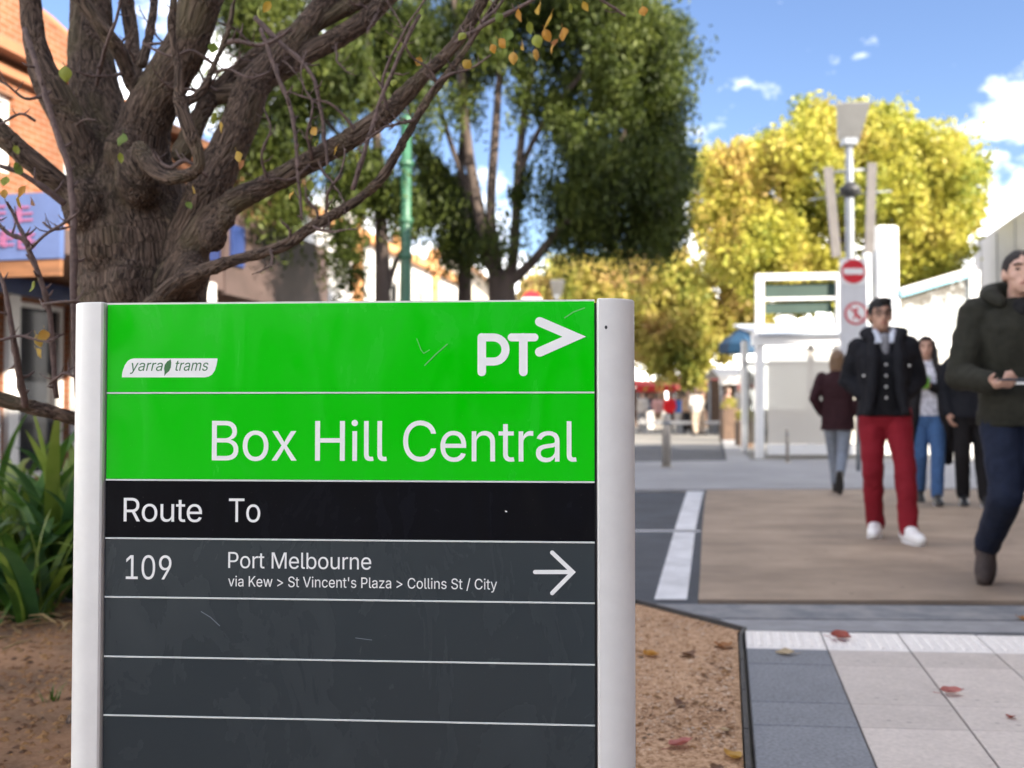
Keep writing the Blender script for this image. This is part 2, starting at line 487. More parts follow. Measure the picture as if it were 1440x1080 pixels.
# paving grid
O = G(1049, 911, 0.0)
cdir = Vector((math.cos(R(5)), -math.sin(R(5)), 0)); vdir = Vector((math.sin(R(12.2)), math.cos(R(12.2)), 0))
CW = .312
mb = MB()
corners = [O + cdir * 0 + vdir * .33, O + cdir * CW * 15 + vdir * .33, O + cdir * CW * 15 - vdir * 5.2, O - vdir * 5.2]
mb.prism([(p.x, p.y) for p in corners], -.055, -.007)
pav = tag(mb.build('pavement', M['grout']), kind='structure')
_cache = {}
def slab(w, h, key, m_, ribs=0):
    if key in _cache: return _cache[key]
    g = .0028; b = .0022
    m2 = MB()
    def pt(a, c_, z): return cdir * a + vdir * c_ + Vector((0, 0, z))
    r0 = [pt(g, g, -.03), pt(w - g, g, -.03), pt(w - g, h - g, -.03), pt(g, h - g, -.03)]
    r1 = [pt(g, g, -b), pt(w - g, g, -b), pt(w - g, h - g, -b), pt(g, h - g, -b)]
    r2 = [pt(g + b, g + b, 0), pt(w - g - b, g + b, 0), pt(w - g - b, h - g - b, 0), pt(g + b, h - g - b, 0)]
    fs = []
    for r in (0, 4):
        for k in range(4): fs.append((r + k, r + (k + 1) % 4, r + 4 + (k + 1) % 4, r + 4 + k))
    fs.append((8, 9, 10, 11))
    m2.add(r0 + r1 + r2, fs)
    if ribs:
        for i in range(ribs):
            a0 = w * (i + .5) / ribs
            hw = w / ribs * .27
            q = [pt(a0 - hw, .03, -.001), pt(a0 + hw, .03, -.001), pt(a0 + hw, h - .03, -.001), pt(a0 - hw, h - .03, -.001)]
            t = [pt(a0 - hw * .6, .035, .005), pt(a0 + hw * .6, .035, .005), pt(a0 + hw * .6, h - .035, .005), pt(a0 - hw * .6, h - .035, .005)]
            m2.add(q + t, [(0, 1, 5, 4), (1, 2, 6, 5), (2, 3, 7, 6), (3, 0, 4, 7), (4, 5, 6, 7)])
    _cache[key] = m2.mesh('paver', m_)
    return _cache[key]
rows = [.235, .485, .24, .485, .24, .485, .24, .485, .24, .485, .24, .485]
for c_ in range(15):
    for var_ in (0,):
        o = put('tactile_paver', slab(CW, .315, ('t',), M['tactile'], 8), pav, O + cdir * CW * c_ + Vector((0, 0, random.uniform(-.0008, .0008))))
    d = 0.0
    for ri, h in enumerate(rows):
        d += h
        if c_ == 0: k = random.randrange(3); me_ = slab(CW, h, ('b', h, k), M['blue'][k])
        else: k = random.randrange(4); me_ = slab(CW, h, ('p', h, k), M['beige'][k])
        off = 0.0 if c_ == 0 else -.006 * c_
        put('paver', me_, pav, O + cdir * CW * c_ - vdir * d + Vector((0, 0, random.uniform(-.0015, .0005))))

# gravel bed and its steel edging
def gravel_material():
    m = bpy.data.materials.new('gravel'); m.use_nodes = True
    n, l = m.node_tree.nodes, m.node_tree.links
    b = n['Principled BSDF']; b.inputs['Roughness'].default_value = 0.95; b.inputs['Specular IOR Level'].default_value = .2
    t = n.new('ShaderNodeTexCoord')
    v = n.new('ShaderNodeTexVoronoi'); v.inputs['Scale'].default_value = 130; l.new(t.outputs['Object'], v.inputs['Vector'])
    n1 = n.new('ShaderNodeTexNoise'); n1.inputs['Scale'].default_value = 45; n1.inputs['Detail'].default_value = 6; l.new(t.outputs['Object'], n1.inputs['Vector'])
    n2 = n.new('ShaderNodeTexNoise'); n2.inputs['Scale'].default_value = 2.2; n2.inputs['Detail'].default_value = 5; l.new(t.outputs['Object'], n2.inputs['Vector'])
    r = n.new('ShaderNodeValToRGB')
    e = r.color_ramp.elements; e[0].position = .28; e[0].color = (.19, .105, .055, 1); e[1].position = .74; e[1].color = (.58, .40, .26, 1)
    k = e.new(.5); k.color = (.42, .26, .15, 1)
    ad = n.new('ShaderNodeMath'); ad.operation = 'MULTIPLY_ADD'
    hs = n.new('ShaderNodeSeparateColor'); l.new(v.outputs['Color'], hs.inputs[0])
    l.new(hs.outputs[0], ad.inputs[0]); ad.inputs[1].default_value = .35
    ml = n.new('ShaderNodeMath'); ml.operation = 'MULTIPLY'; l.new(n1.outputs['Fac'], ml.inputs[0]); ml.inputs[1].default_value = .66
    l.new(ml.outputs[0], ad.inputs[2]); l.new(ad.outputs[0], r.inputs[0])
    # darker, leaf-rotted mulch towards the planted side (x < -0.5)
    sx = n.new('ShaderNodeSeparateXYZ'); l.new(t.outputs['Object'], sx.inputs[0])
    mr = n.new('ShaderNodeMapRange'); mr.inputs['From Min'].default_value = -.5; mr.inputs['From Max'].default_value = -1.0
    l.new(sx.outputs[0], mr.inputs[0])
    m3 = n.new('ShaderNodeMath'); m3.operation = 'MULTIPLY'; l.new(mr.outputs[0], m3.inputs[0]); m3.inputs[1].default_value = .8
    r2 = n.new('ShaderNodeValToRGB'); r2.color_ramp.elements[0].position = .35; r2.color_ramp.elements[0].color = (.07, .04, .022, 1)
    r2.color_ramp.elements[1].position = .7; r2.color_ramp.elements[1].color = (.29, .155, .08, 1)
    l.new(n2.outputs['Fac'], r2.inputs[0])
    mx = n.new('ShaderNodeMix'); mx.data_type = 'RGBA'; l.new(m3.outputs[0], mx.inputs['Factor']); l.new(r.outputs[0], mx.inputs['A']); l.new(r2.outputs[0], mx.inputs['B'])
    l.new(mx.outputs['Result'], b.inputs['Base Color'])
    bp = n.new('ShaderNodeBump'); bp.inputs['Strength'].default_value = .9; bp.inputs['Distance'].default_value = .006
    l.new(ad.outputs[0], bp.inputs['Height']); l.new(bp.outputs[0], b.inputs['Normal'])
    return m
M['gravel'] = gravel_material()
e0, e1 = G(898, 846, 0), G(1044, 884, 0)
def XR(y):
    if y <= e1.y: return (O + vdir * ((y - O.y) / vdir.y)).x - .03
    if y <= e0.y: return e1.x + (e0.x - e1.x) * (y - e1.y) / (e0.y - e1.y)
    return -2.3
ys = list(np.arange(-1.0, 1.6, .25)) + list(np.arange(1.6, e0.y, .025)) + [e0.y - .001, e0.y + .001] + list(np.arange(e0.y + .05, 9.5, .12))
nx = 170
vs, fs = [], []
for y in ys:
    xr = XR(y)
    for i in range(nx):
        t = i / (nx - 1); x = -7 + (xr + 7) * (t ** .6)
        edge_t = min(1, (1 - t) * 12)
        z = -.012 + edge_t * (mnoise.noise(Vector((x * 2.1, y * 2.1, 3))) * .016 + mnoise.noise(Vector((x * 17, y * 17, 9))) * .004)
        vs.append((x, y, z))
for j in range(len(ys) - 1):
    for i in range(nx - 1):
        a = j * nx + i; fs.append((a, a + 1, a + nx + 1, a + nx))
mb = MB(); mb.add(vs, fs)
tag(mb.build('garden_bed', M['gravel'], smooth=True), kind='structure')
def gz(x, y):
    return -.012 + mnoise.noise(Vector((x * 2.1, y * 2.1, 3))) * .016 + mnoise.noise(Vector((x * 17, y * 17, 9))) * .004

pathpts = [Vector((XR(y) + .012, y, 0)) for y in np.arange(.3, e1.y - .01, .2)] + [Vector((e1.x + .01, e1.y, 0)), Vector((e0.x, e0.y + .01, 0)), Vector((e0.x - .6, e0.y + .05, 0))]
mb = MB()
for i in range(len(pathpts) - 1):
    a, b = pathpts[i], pathpts[i + 1]; d = (b - a).normalized(); nn = Vector((-d.y, d.x, 0)) * .007
    top = .008 if i % 2 else .0065
    mb.add([a - nn + Vector((0, 0, -.06)), a + nn + Vector((0, 0, -.06)), b + nn + Vector((0, 0, -.06)), b - nn + Vector((0, 0, -.06)),
            a - nn + Vector((0, 0, top)), a + nn + Vector((0, 0, top)), b + nn + Vector((0, 0, top)), b - nn + Vector((0, 0, top))],
           [(0, 1, 5, 4), (1, 2, 6, 5), (2, 3, 7, 6), (3, 0, 4, 7), (4, 5, 6, 7)])
tag(mb.build('garden_edging', M['edging']), kind='structure')

# loose chips on the gravel
def chips(name, label, n, xr_, yr_, size, m_, flat=.5, cat='gravel'):
    vs, fs = [], []
    cnt = 0
    while cnt < n:
        y = random.uniform(*yr_); x = random.uniform(xr_[0], min(xr_[1], XR(y) - .02))
        if x < xr_[0]: cnt += 1; continue
        r = random.uniform(*size); z = gz(x, y)
        k = len(vs)
        an = random.uniform(0, 6.28)
        for q in range(4):
            a = an + q * 1.57 + random.uniform(-.4, .4)
            vs.append((x + math.cos(a) * r, y + math.sin(a) * r, z + random.uniform(-.2, .25) * r * flat))
        vs.append((x, y, z + r * flat)); vs.append((x, y, z - r * .4))
        fs += [(k, k + 1, k + 4), (k + 1, k + 2, k + 4), (k + 2, k + 3, k + 4), (k + 3, k, k + 4)]
        cnt += 1
    m2 = MB(); m2.add(vs, fs)
    return tag(m2.build(name, m_), label, cat, kind='stuff')
M['chip'] = leaf_mat('gravel_chips', [(.14, .07, .035), (.40, .24, .14), (.55, .38, .25), (.6, .5, .4)], 20, 0.0, .95)
M['bits'] = leaf_mat('leaf_litter', [(.07, .035, .018), (.20, .10, .045), (.30, .16, .06), (.12, .08, .05)], 9, .1, .8)
chips('gravel_chips', 'loose tan gravel chips strewn over the garden bed', 9000, (.0, 1.2), (2.2, 4.75), (.0025, .0065), M['chip'])
chips('mulch_chips', 'dark mulch chips and bark bits under the plants', 9000, (-3.2, -.75), (2.2, 6.2), (.005, .019), M['bits'], .5, 'mulch')
chips('leaf_litter', 'dry brown leaf fragments along the gravel edge', 520, (.10, 1.2), (2.4, 4.75), (.005, .015), M['bits'], .35, 'leaf litter')

# far footpath, far road, strip of pale paving along it
tag(quad_prism([(600, 688.5), (1600, 686.5), (1600, 640), (700, 652)], -.055, -.02).build('footpath', M['plaza']), kind='structure')
sd = Vector((.2, .98, 0)).normalized()
a, b = G(1023, 652, -.03), G(1057, 652, -.03)
mb = MB(); ln = 60
mb.sheet([a, b, b + sd * ln, a + sd * ln])
for i in range(4): mb.v[i] = (mb.v[i][0], mb.v[i][1], -.012)
tag(mb.build('paving_strip', M['plaza2']), kind='structure')
mb = MB(); a2 = Vector((a.x - 7.2, a.y + .6, -.05))
mb.sheet([a2, Vector((a.x, a.y, -.05)), Vector((a.x, a.y, -.05)) + sd * 10.5, a2 + sd * 10.5])
tag(mb.build('side_road', M['asphalt_far']), kind='structure')

# ------------------------------------------------------------------ the wayfinding sign
GLYPHS = json.loads('''{"'":[206,[[[78,318],[70,509],[136,509],[128,318]]]],"/":[249,[[[235,533],[71,-76],[14,-76],[178,533]]]],"0":[453,[[[227,-7],[191,-3],[158,7],[130,24],[105,48],[85,77],[69,113],[57,155],[50,202],[48,254],[50,306],[57,353],[69,395],[85,431],[106,461],[130,484],[159,502],[191,512],[227,516],[262,512],[295,502],[323,484],[348,461],[368,431],[384,395],[396,353],[403,306],[405,254],[403,202],[396,155],[384,113],[368,77],[348,48],[323,24],[295,7],[263,-3]],[[227,50],[250,52],[271,60],[290,74],[306,92],[320,116],[330,144],[338,176],[342,213],[344,254],[342,295],[338,332],[330,365],[320,393],[306,416],[290,435],[271,449],[250,457],[227,460],[203,457],[182,449],[163,435],[147,416],[134,393],[123,365],[115,332],[111,295],[109,254],[111,213],[115,176],[123,144],[134,116],[147,92],[163,74],[182,60],[203,52]]]],"1":[453,[[[76,0],[391,0],[391,55],[276,55],[276,509],[197,509],[86,427],[87,358],[201,443],[208,448],[212,448],[212,55],[76,55]]]],"9":[453,[[[130,0],[200,0],[202,2],[340,206],[362,245],[374,271],[382,295],[388,328],[388,370],[381,406],[371,429],[352,459],[331,480],[311,494],[283,507],[258,513],[221,516],[194,513],[170,507],[154,500],[122,481],[101,460],[85,437],[72,409],[66,384],[64,360],[66,319],[71,296],[83,268],[98,246],[115,229],[136,214],[160,203],[195,196],[221,195],[254,201],[279,216]],[[222,243],[205,245],[177,255],[159,268],[148,279],[138,294],[130,315],[125,347],[126,367],[130,388],[138,408],[148,424],[173,446],[189,454],[205,459],[247,459],[264,454],[280,446],[305,423],[323,388],[327,360],[326,328],[322,311],[314,294],[305,279],[291,265],[280,257],[261,248]]]],">":[453,[[[65,15],[386,177],[387,220],[65,383],[66,315],[308,201],[308,197],[301,193],[66,82]]]],"B":[456,[[[60,0],[256,0],[287,2],[309,6],[343,17],[369,31],[389,51],[400,66],[410,87],[417,117],[417,155],[411,185],[402,204],[391,221],[375,237],[346,255],[332,260],[315,262],[316,268],[357,286],[378,306],[387,319],[391,329],[397,351],[398,364],[396,400],[390,422],[381,443],[370,458],[351,477],[330,491],[305,501],[266,508],[60,509]],[[126,57],[125,231],[253,231],[286,226],[305,219],[321,209],[335,195],[342,185],[350,170],[354,155],[355,132],[353,114],[344,95],[337,89],[337,87],[328,78],[310,67],[283,60],[251,57]],[[126,285],[125,452],[245,452],[272,449],[295,442],[311,431],[326,413],[334,389],[336,375],[335,354],[323,325],[303,304],[274,290],[242,285]]]],"C":[510,[[[267,-7],[225,-3],[186,7],[150,25],[119,49],[92,79],[70,115],[53,157],[44,203],[40,254],[44,305],[53,352],[70,393],[92,429],[119,459],[150,484],[186,501],[225,512],[267,516],[293,514],[317,511],[340,504],[362,496],[383,485],[402,471],[419,456],[435,438],[448,418],[459,397],[467,373],[473,348],[408,348],[404,365],[397,380],[389,395],[357,428],[315,449],[267,456],[237,453],[209,445],[184,432],[161,414],[141,391],[125,364],[113,332],[106,295],[103,254],[106,213],[113,177],[125,145],[141,117],[161,94],[184,76],[210,63],[237,56],[267,53],[315,60],[357,81],[389,114],[408,160],[473,160],[467,135],[459,112],[448,91],[435,71],[420,53],[402,38],[383,24],[363,13],[341,5],[317,-2],[293,-6]]]],"E":[419,[[[60,0],[375,0],[375,57],[125,57],[125,229],[355,229],[355,286],[125,286],[125,452],[372,452],[372,509],[60,509]]]],"H":[517,[[[60,0],[125,0],[125,232],[392,232],[392,0],[457,0],[457,509],[392,509],[392,289],[125,289],[125,509],[60,509]]]],"K":[467,[[[60,0],[125,0],[125,168],[197,244],[203,239],[372,0],[449,0],[243,287],[245,292],[448,509],[364,509],[224,358],[224,356],[212,345],[212,343],[187,318],[187,316],[174,304],[135,257],[125,242],[125,509],[60,509]]]],"M":[628,[[[60,0],[122,0],[122,350],[120,432],[169,292],[285,1],[342,0],[457,292],[491,387],[505,433],[504,0],[568,0],[568,509],[475,508],[351,186],[315,73],[278,186],[153,508],[60,509]]]],"N":[523,[[[60,0],[125,0],[125,309],[120,430],[200,292],[385,2],[387,0],[463,0],[463,509],[399,509],[399,145],[403,78],[360,157],[138,507],[136,509],[60,509]]]],"O":[533,[[[267,-7],[225,-3],[186,7],[150,25],[119,49],[92,79],[70,115],[53,157],[44,203],[40,254],[44,305],[53,352],[70,393],[92,429],[119,459],[150,484],[186,501],[225,512],[267,516],[309,512],[348,501],[384,484],[415,459],[442,429],[464,393],[480,352],[490,305],[493,254],[490,203],[480,157],[464,115],[442,79],[415,49],[384,25],[348,7],[309,-3]],[[267,53],[296,55],[324,63],[349,76],[372,94],[392,116],[408,144],[420,176],[428,213],[430,254],[428,295],[420,332],[408,365],[392,392],[372,415],[349,433],[324,446],[296,453],[267,456],[237,453],[210,445],[184,433],[161,415],[142,392],[125,364],[113,332],[106,295],[103,254],[106,213],[113,176],[125,144],[142,117],[161,94],[184,76],[210,63],[237,55]]]],"P":[445,[[[60,0],[125,0],[125,186],[244,186],[274,188],[303,194],[333,207],[354,221],[375,242],[390,264],[401,293],[407,316],[409,355],[405,387],[391,429],[377,450],[354,473],[333,487],[303,500],[266,507],[241,509],[60,509]],[[126,242],[125,452],[259,451],[277,447],[298,439],[304,433],[309,431],[326,414],[334,401],[343,369],[343,326],[333,293],[324,278],[310,264],[285,250],[260,244],[239,242]]]],"R":[449,[[[60,0],[125,0],[125,198],[245,199],[249,195],[352,1],[428,0],[314,208],[316,211],[334,217],[357,232],[378,252],[390,270],[401,295],[408,330],[409,359],[407,383],[402,406],[392,430],[378,453],[357,473],[334,489],[302,501],[276,506],[242,509],[60,509]],[[126,255],[125,452],[260,451],[299,440],[314,430],[327,417],[335,404],[344,373],[344,331],[334,299],[314,276],[292,264],[261,256]]]],"S":[447,[[[224,-9],[188,-7],[156,-1],[128,9],[102,23],[81,40],[64,60],[51,83],[42,109],[38,137],[104,137],[108,118],[114,102],[123,88],[136,76],[150,66],[166,59],[185,53],[204,50],[224,49],[246,50],[267,54],[286,60],[303,69],[317,79],[329,92],[338,106],[344,122],[346,139],[344,154],[340,168],[332,179],[322,189],[310,197],[296,205],[245,222],[184,239],[145,253],[112,269],[86,289],[67,313],[56,341],[52,372],[54,400],[62,425],[75,448],[92,468],[113,484],[138,498],[165,508],[195,514],[227,516],[259,514],[289,508],[316,498],[340,484],[360,468],[377,449],[390,427],[398,403],[401,378],[337,378],[332,402],[320,421],[302,437],[280,449],[254,456],[225,459],[204,457],[185,454],[167,448],[152,440],[139,430],[129,418],[121,405],[117,391],[115,376],[117,359],[122,345],[131,334],[142,324],[155,315],[169,308],[212,293],[264,279],[312,264],[359,238],[372,226],[384,213],[395,198],[402,180],[407,161],[408,139],[406,112],[399,87],[386,64],[370,43],[349,25],[323,11],[294,0],[261,-7]]]],"T":[449,[[[193,0],[257,0],[257,452],[417,452],[417,509],[32,509],[32,452],[193,452]]]],"V":[480,[[[204,0],[279,1],[463,509],[394,508],[289,205],[264,130],[242,53],[239,58],[220,123],[188,219],[85,508],[16,509]]]],"Y":[472,[[[203,0],[268,0],[268,209],[455,509],[381,509],[379,507],[372,493],[277,340],[252,296],[237,260],[221,295],[212,308],[202,328],[100,493],[93,507],[91,509],[16,509],[203,209]]]],"a":[389,[[[154,-9],[184,-7],[216,1],[250,23],[272,52],[277,52],[277,0],[337,0],[337,258],[331,299],[319,326],[312,337],[298,352],[285,361],[240,379],[198,384],[170,383],[135,376],[115,369],[94,358],[78,346],[64,332],[51,314],[41,292],[46,289],[100,274],[116,299],[148,322],[175,330],[204,331],[228,327],[249,317],[262,305],[271,289],[275,274],[276,253],[272,241],[266,235],[236,227],[175,220],[118,209],[79,194],[63,184],[43,162],[36,147],[30,113],[32,82],[38,62],[57,32],[75,15],[95,4],[118,-4]],[[168,45],[129,52],[115,59],[102,71],[96,81],[92,99],[93,120],[101,137],[114,149],[136,160],[173,168],[243,178],[260,182],[276,190],[276,134],[274,120],[266,98],[256,82],[240,66],[212,51],[194,47]]]],"b":[424,[[[229,-8],[208,-7],[189,-3],[172,4],[138,31],[118,59],[112,59],[112,0],[53,0],[53,509],[114,509],[114,319],[118,319],[137,346],[171,373],[188,379],[207,383],[229,384],[259,382],[287,374],[313,361],[335,342],[354,320],[370,293],[381,261],[388,227],[390,189],[388,151],[381,116],[370,84],[355,57],[336,34],[313,16],[288,3],[260,-6]],[[220,47],[242,49],[262,55],[279,66],[294,80],[306,97],[316,117],[323,139],[327,163],[328,189],[327,215],[323,239],[316,261],[307,281],[295,298],[280,311],[262,322],[243,328],[220,330],[198,328],[178,322],[161,312],[147,299],[134,282],[125,263],[118,241],[114,216],[113,189],[114,162],[118,138],[125,115],[135,95],[147,78],[162,65],[179,55],[198,49]]]],"c":[396,[[[207,-8],[174,-5],[144,3],[117,16],[93,35],[72,58],[56,85],[44,116],[37,150],[34,187],[37,225],[44,260],[56,291],[72,318],[93,341],[117,360],[144,374],[174,382],[207,384],[260,377],[305,356],[340,322],[362,277],[303,262],[290,289],[270,311],[242,325],[207,330],[184,328],[163,321],[145,310],[130,296],[118,278],[108,258],[102,236],[98,212],[96,187],[98,163],[102,139],[108,117],[118,97],[130,80],[145,66],[163,55],[184,49],[207,46],[243,52],[271,66],[292,89],[304,117],[363,102],[357,86],[350,70],[341,56],[306,21],[261,-1]]]],"e":[404,[[[206,-8],[240,-7],[263,-3],[284,4],[303,14],[321,26],[344,49],[357,69],[365,91],[306,105],[287,75],[255,53],[215,46],[195,47],[171,52],[150,61],[138,70],[119,90],[109,107],[102,126],[98,148],[97,169],[371,169],[370,230],[365,258],[349,302],[334,325],[304,355],[284,367],[248,380],[215,384],[170,382],[141,373],[114,359],[84,333],[78,324],[71,318],[54,289],[43,256],[36,226],[34,196],[36,156],[43,118],[55,86],[72,57],[95,32],[122,13],[147,2],[175,-5]],[[98,221],[97,233],[108,269],[127,297],[145,313],[163,323],[181,328],[199,330],[229,328],[247,323],[264,314],[280,298],[297,272],[304,250],[308,229],[308,221]]]],"g":[425,[[[207,-151],[180,-149],[156,-146],[134,-140],[114,-132],[97,-122],[82,-110],[70,-97],[59,-84],[51,-69],[101,-41],[122,-66],[154,-88],[169,-93],[187,-96],[207,-97],[236,-95],[261,-87],[282,-75],[298,-58],[308,-34],[311,-6],[311,68],[306,68],[287,41],[252,16],[236,10],[217,6],[195,5],[165,7],[138,14],[113,27],[90,43],[71,65],[55,90],[43,120],[36,154],[34,191],[36,229],[43,263],[55,293],[71,320],[90,342],[112,361],[138,374],[166,382],[196,384],[218,383],[237,379],[253,373],[288,346],[308,319],[313,319],[313,379],[372,379],[372,-9],[370,-40],[363,-67],[350,-90],[334,-109],[314,-124],[291,-136],[265,-144],[237,-149]],[[205,59],[227,61],[246,66],[264,75],[278,87],[290,103],[300,121],[307,142],[311,166],[312,193],[311,219],[307,242],[300,264],[291,283],[279,299],[264,312],[247,322],[227,328],[205,330],[182,328],[163,322],[145,312],[130,298],[118,282],[109,262],[102,241],[98,218],[96,193],[98,167],[102,144],[109,123],[118,104],[131,88],[145,76],[163,66],[183,61]]]],"i":[167,[[[53,0],[53,379],[114,379],[114,0]],[[84,443],[73,444],[63,448],[54,455],[47,463],[43,472],[41,483],[43,494],[47,504],[54,512],[63,518],[73,522],[84,524],[95,522],[105,518],[114,512],[121,504],[125,494],[126,483],[125,472],[121,463],[114,455],[105,448],[95,444]]]],"l":[189,[[[139,-2],[112,0],[91,8],[74,20],[62,37],[55,59],[53,84],[53,509],[114,509],[114,99],[114,83],[117,71],[120,62],[126,57],[135,53],[146,52],[160,53],[170,54],[181,3],[162,-1]]]],"m":[610,[[[53,0],[114,0],[114,248],[117,268],[126,290],[144,312],[170,326],[192,330],[221,328],[239,322],[245,316],[250,314],[265,298],[272,281],[274,265],[274,0],[335,0],[336,265],[345,291],[353,303],[362,312],[373,320],[386,326],[410,330],[439,329],[457,323],[472,314],[486,297],[493,280],[496,258],[496,0],[557,0],[556,276],[550,308],[541,329],[531,344],[512,363],[498,372],[482,379],[460,385],[415,385],[382,376],[353,359],[337,344],[326,330],[318,311],[316,311],[314,321],[303,343],[284,364],[269,375],[241,384],[211,386],[190,383],[173,377],[143,358],[132,347],[122,332],[112,309],[112,379],[53,379]]]],"n":[410,[[[53,0],[114,0],[114,238],[118,264],[126,284],[146,308],[175,324],[201,329],[231,327],[255,319],[276,301],[286,287],[293,265],[296,240],[296,0],[357,0],[357,248],[355,274],[350,299],[341,322],[328,341],[310,359],[296,369],[254,383],[220,384],[198,382],[174,374],[151,362],[130,342],[112,311],[112,379],[53,379]]]],"o":[415,[[[207,-8],[174,-5],[144,3],[117,16],[93,35],[72,58],[56,85],[44,116],[37,150],[34,187],[37,225],[44,260],[56,291],[72,318],[93,341],[117,360],[144,374],[174,382],[207,384],[241,382],[271,374],[299,360],[323,341],[343,318],[359,291],[371,260],[379,225],[381,187],[379,150],[371,116],[359,85],[343,58],[323,35],[299,16],[271,3],[241,-5]],[[207,46],[231,49],[252,55],[270,66],[285,80],[298,97],[307,117],[314,139],[318,163],[319,187],[318,212],[314,236],[307,258],[298,278],[285,296],[270,310],[252,321],[231,328],[207,330],[184,328],[163,321],[145,310],[130,296],[118,278],[108,258],[102,236],[98,212],[96,187],[98,163],[102,139],[108,117],[118,97],[130,80],[145,66],[163,55],[184,49]]]],"r":[259,[[[53,0],[53,379],[112,379],[112,321],[115,321],[124,339],[137,354],[152,367],[171,377],[191,383],[213,385],[229,384],[243,384],[243,322],[230,324],[207,326],[190,324],[174,321],[159,315],[146,306],[135,296],[126,284],[119,269],[115,254],[114,237],[114,0]]]],"s":[365,[[[182,-8],[157,-7],[133,-3],[112,3],[93,12],[76,24],[62,38],[50,54],[41,73],[36,94],[94,107],[101,87],[111,72],[124,60],[141,52],[160,47],[181,45],[206,47],[227,53],[244,62],[258,74],[265,88],[268,103],[266,115],[262,126],[254,136],[243,144],[229,150],[212,155],[149,170],[118,180],[92,192],[72,208],[58,227],[50,249],[47,274],[49,295],[55,314],[65,332],[79,347],[95,360],[115,370],[137,378],[161,383],[187,384],[212,383],[234,379],[254,372],[271,363],[286,352],[299,339],[309,324],[318,308],[324,290],[268,277],[262,291],[254,304],[243,316],[228,325],[210,331],[187,333],[166,331],[147,326],[131,317],[119,305],[111,292],[109,277],[110,264],[115,253],[124,243],[136,235],[152,229],[172,223],[229,209],[261,200],[287,187],[306,171],[320,153],[328,131],[331,107],[329,85],[323,65],[312,47],[298,31],[281,18],[260,6],[236,-2],[210,-7]]]],"t":[227,[[[163,-4],[194,-3],[211,1],[213,4],[202,54],[177,50],[154,51],[139,58],[129,72],[126,90],[126,327],[204,327],[204,379],[126,379],[126,471],[65,471],[65,379],[6,379],[6,327],[65,327],[65,88],[68,63],[76,42],[94,19],[112,7],[136,-1]]]],"u":[410,[[[176,-5],[211,-3],[235,5],[258,17],[279,37],[294,59],[297,69],[298,0],[357,0],[357,379],[296,379],[296,143],[294,126],[283,96],[274,82],[261,69],[235,55],[209,50],[179,52],[153,61],[135,77],[123,95],[116,116],[114,137],[114,379],[53,379],[53,124],[54,107],[59,84],[69,58],[82,38],[99,21],[114,11],[134,2],[156,-3]]]],"v":[389,[[[163,0],[227,1],[371,379],[304,378],[227,165],[196,61],[194,61],[193,64],[187,89],[162,165],[85,378],[17,379]]]],"w":[567,[[[138,0],[199,0],[200,2],[263,223],[283,307],[285,307],[316,181],[367,2],[368,0],[429,0],[545,379],[480,379],[479,377],[414,141],[397,67],[383,134],[368,193],[317,377],[316,379],[252,379],[206,216],[185,133],[171,66],[169,66],[154,139],[88,377],[87,379],[23,379]]]],"x":[379,[[[21,0],[91,0],[148,84],[188,154],[190,154],[229,87],[287,0],[358,0],[225,190],[225,193],[232,204],[235,206],[352,379],[282,379],[233,307],[191,234],[149,304],[100,379],[29,379],[155,194]]]],"y":[389,[[[84,-145],[122,-142],[138,-137],[154,-128],[178,-106],[202,-63],[371,379],[304,378],[227,165],[202,89],[195,61],[162,165],[85,378],[17,379],[163,0],[146,-50],[138,-65],[123,-81],[105,-89],[61,-86],[47,-139],[63,-143]]]],"z":[380,[[[42,0],[42,46],[254,320],[254,323],[48,323],[48,379],[333,379],[333,331],[126,60],[126,56],[339,56],[339,0]]]]}''')
dL, dR = 1.692, 1.627
XL, XRt = (103 - 720) / F * dL, (894 - 720) / F * dR
YAW = -math.atan2(dL - dR, XRt - XL)
SW = math.hypot(XRt - XL, dL - dR)
S0 = Vector((XL, dL, 0))
Sx = Vector((math.cos(YAW), math.sin(YAW), 0)); Sn = Vector((-math.sin(YAW), math.cos(YAW), 0))
def S(px, py):
    """where the sight line of a photograph pixel meets the sign face: (u along it, height)"""
    d = P(px, py, 1.0) - Vector((0, 0, CAM_Z)); c0 = Vector((0, 0, CAM_Z))
    t = (S0 - c0).dot(Sn) / d.dot(Sn)
    p = c0 + d * t
    return (p - S0).dot(Sx), p.z

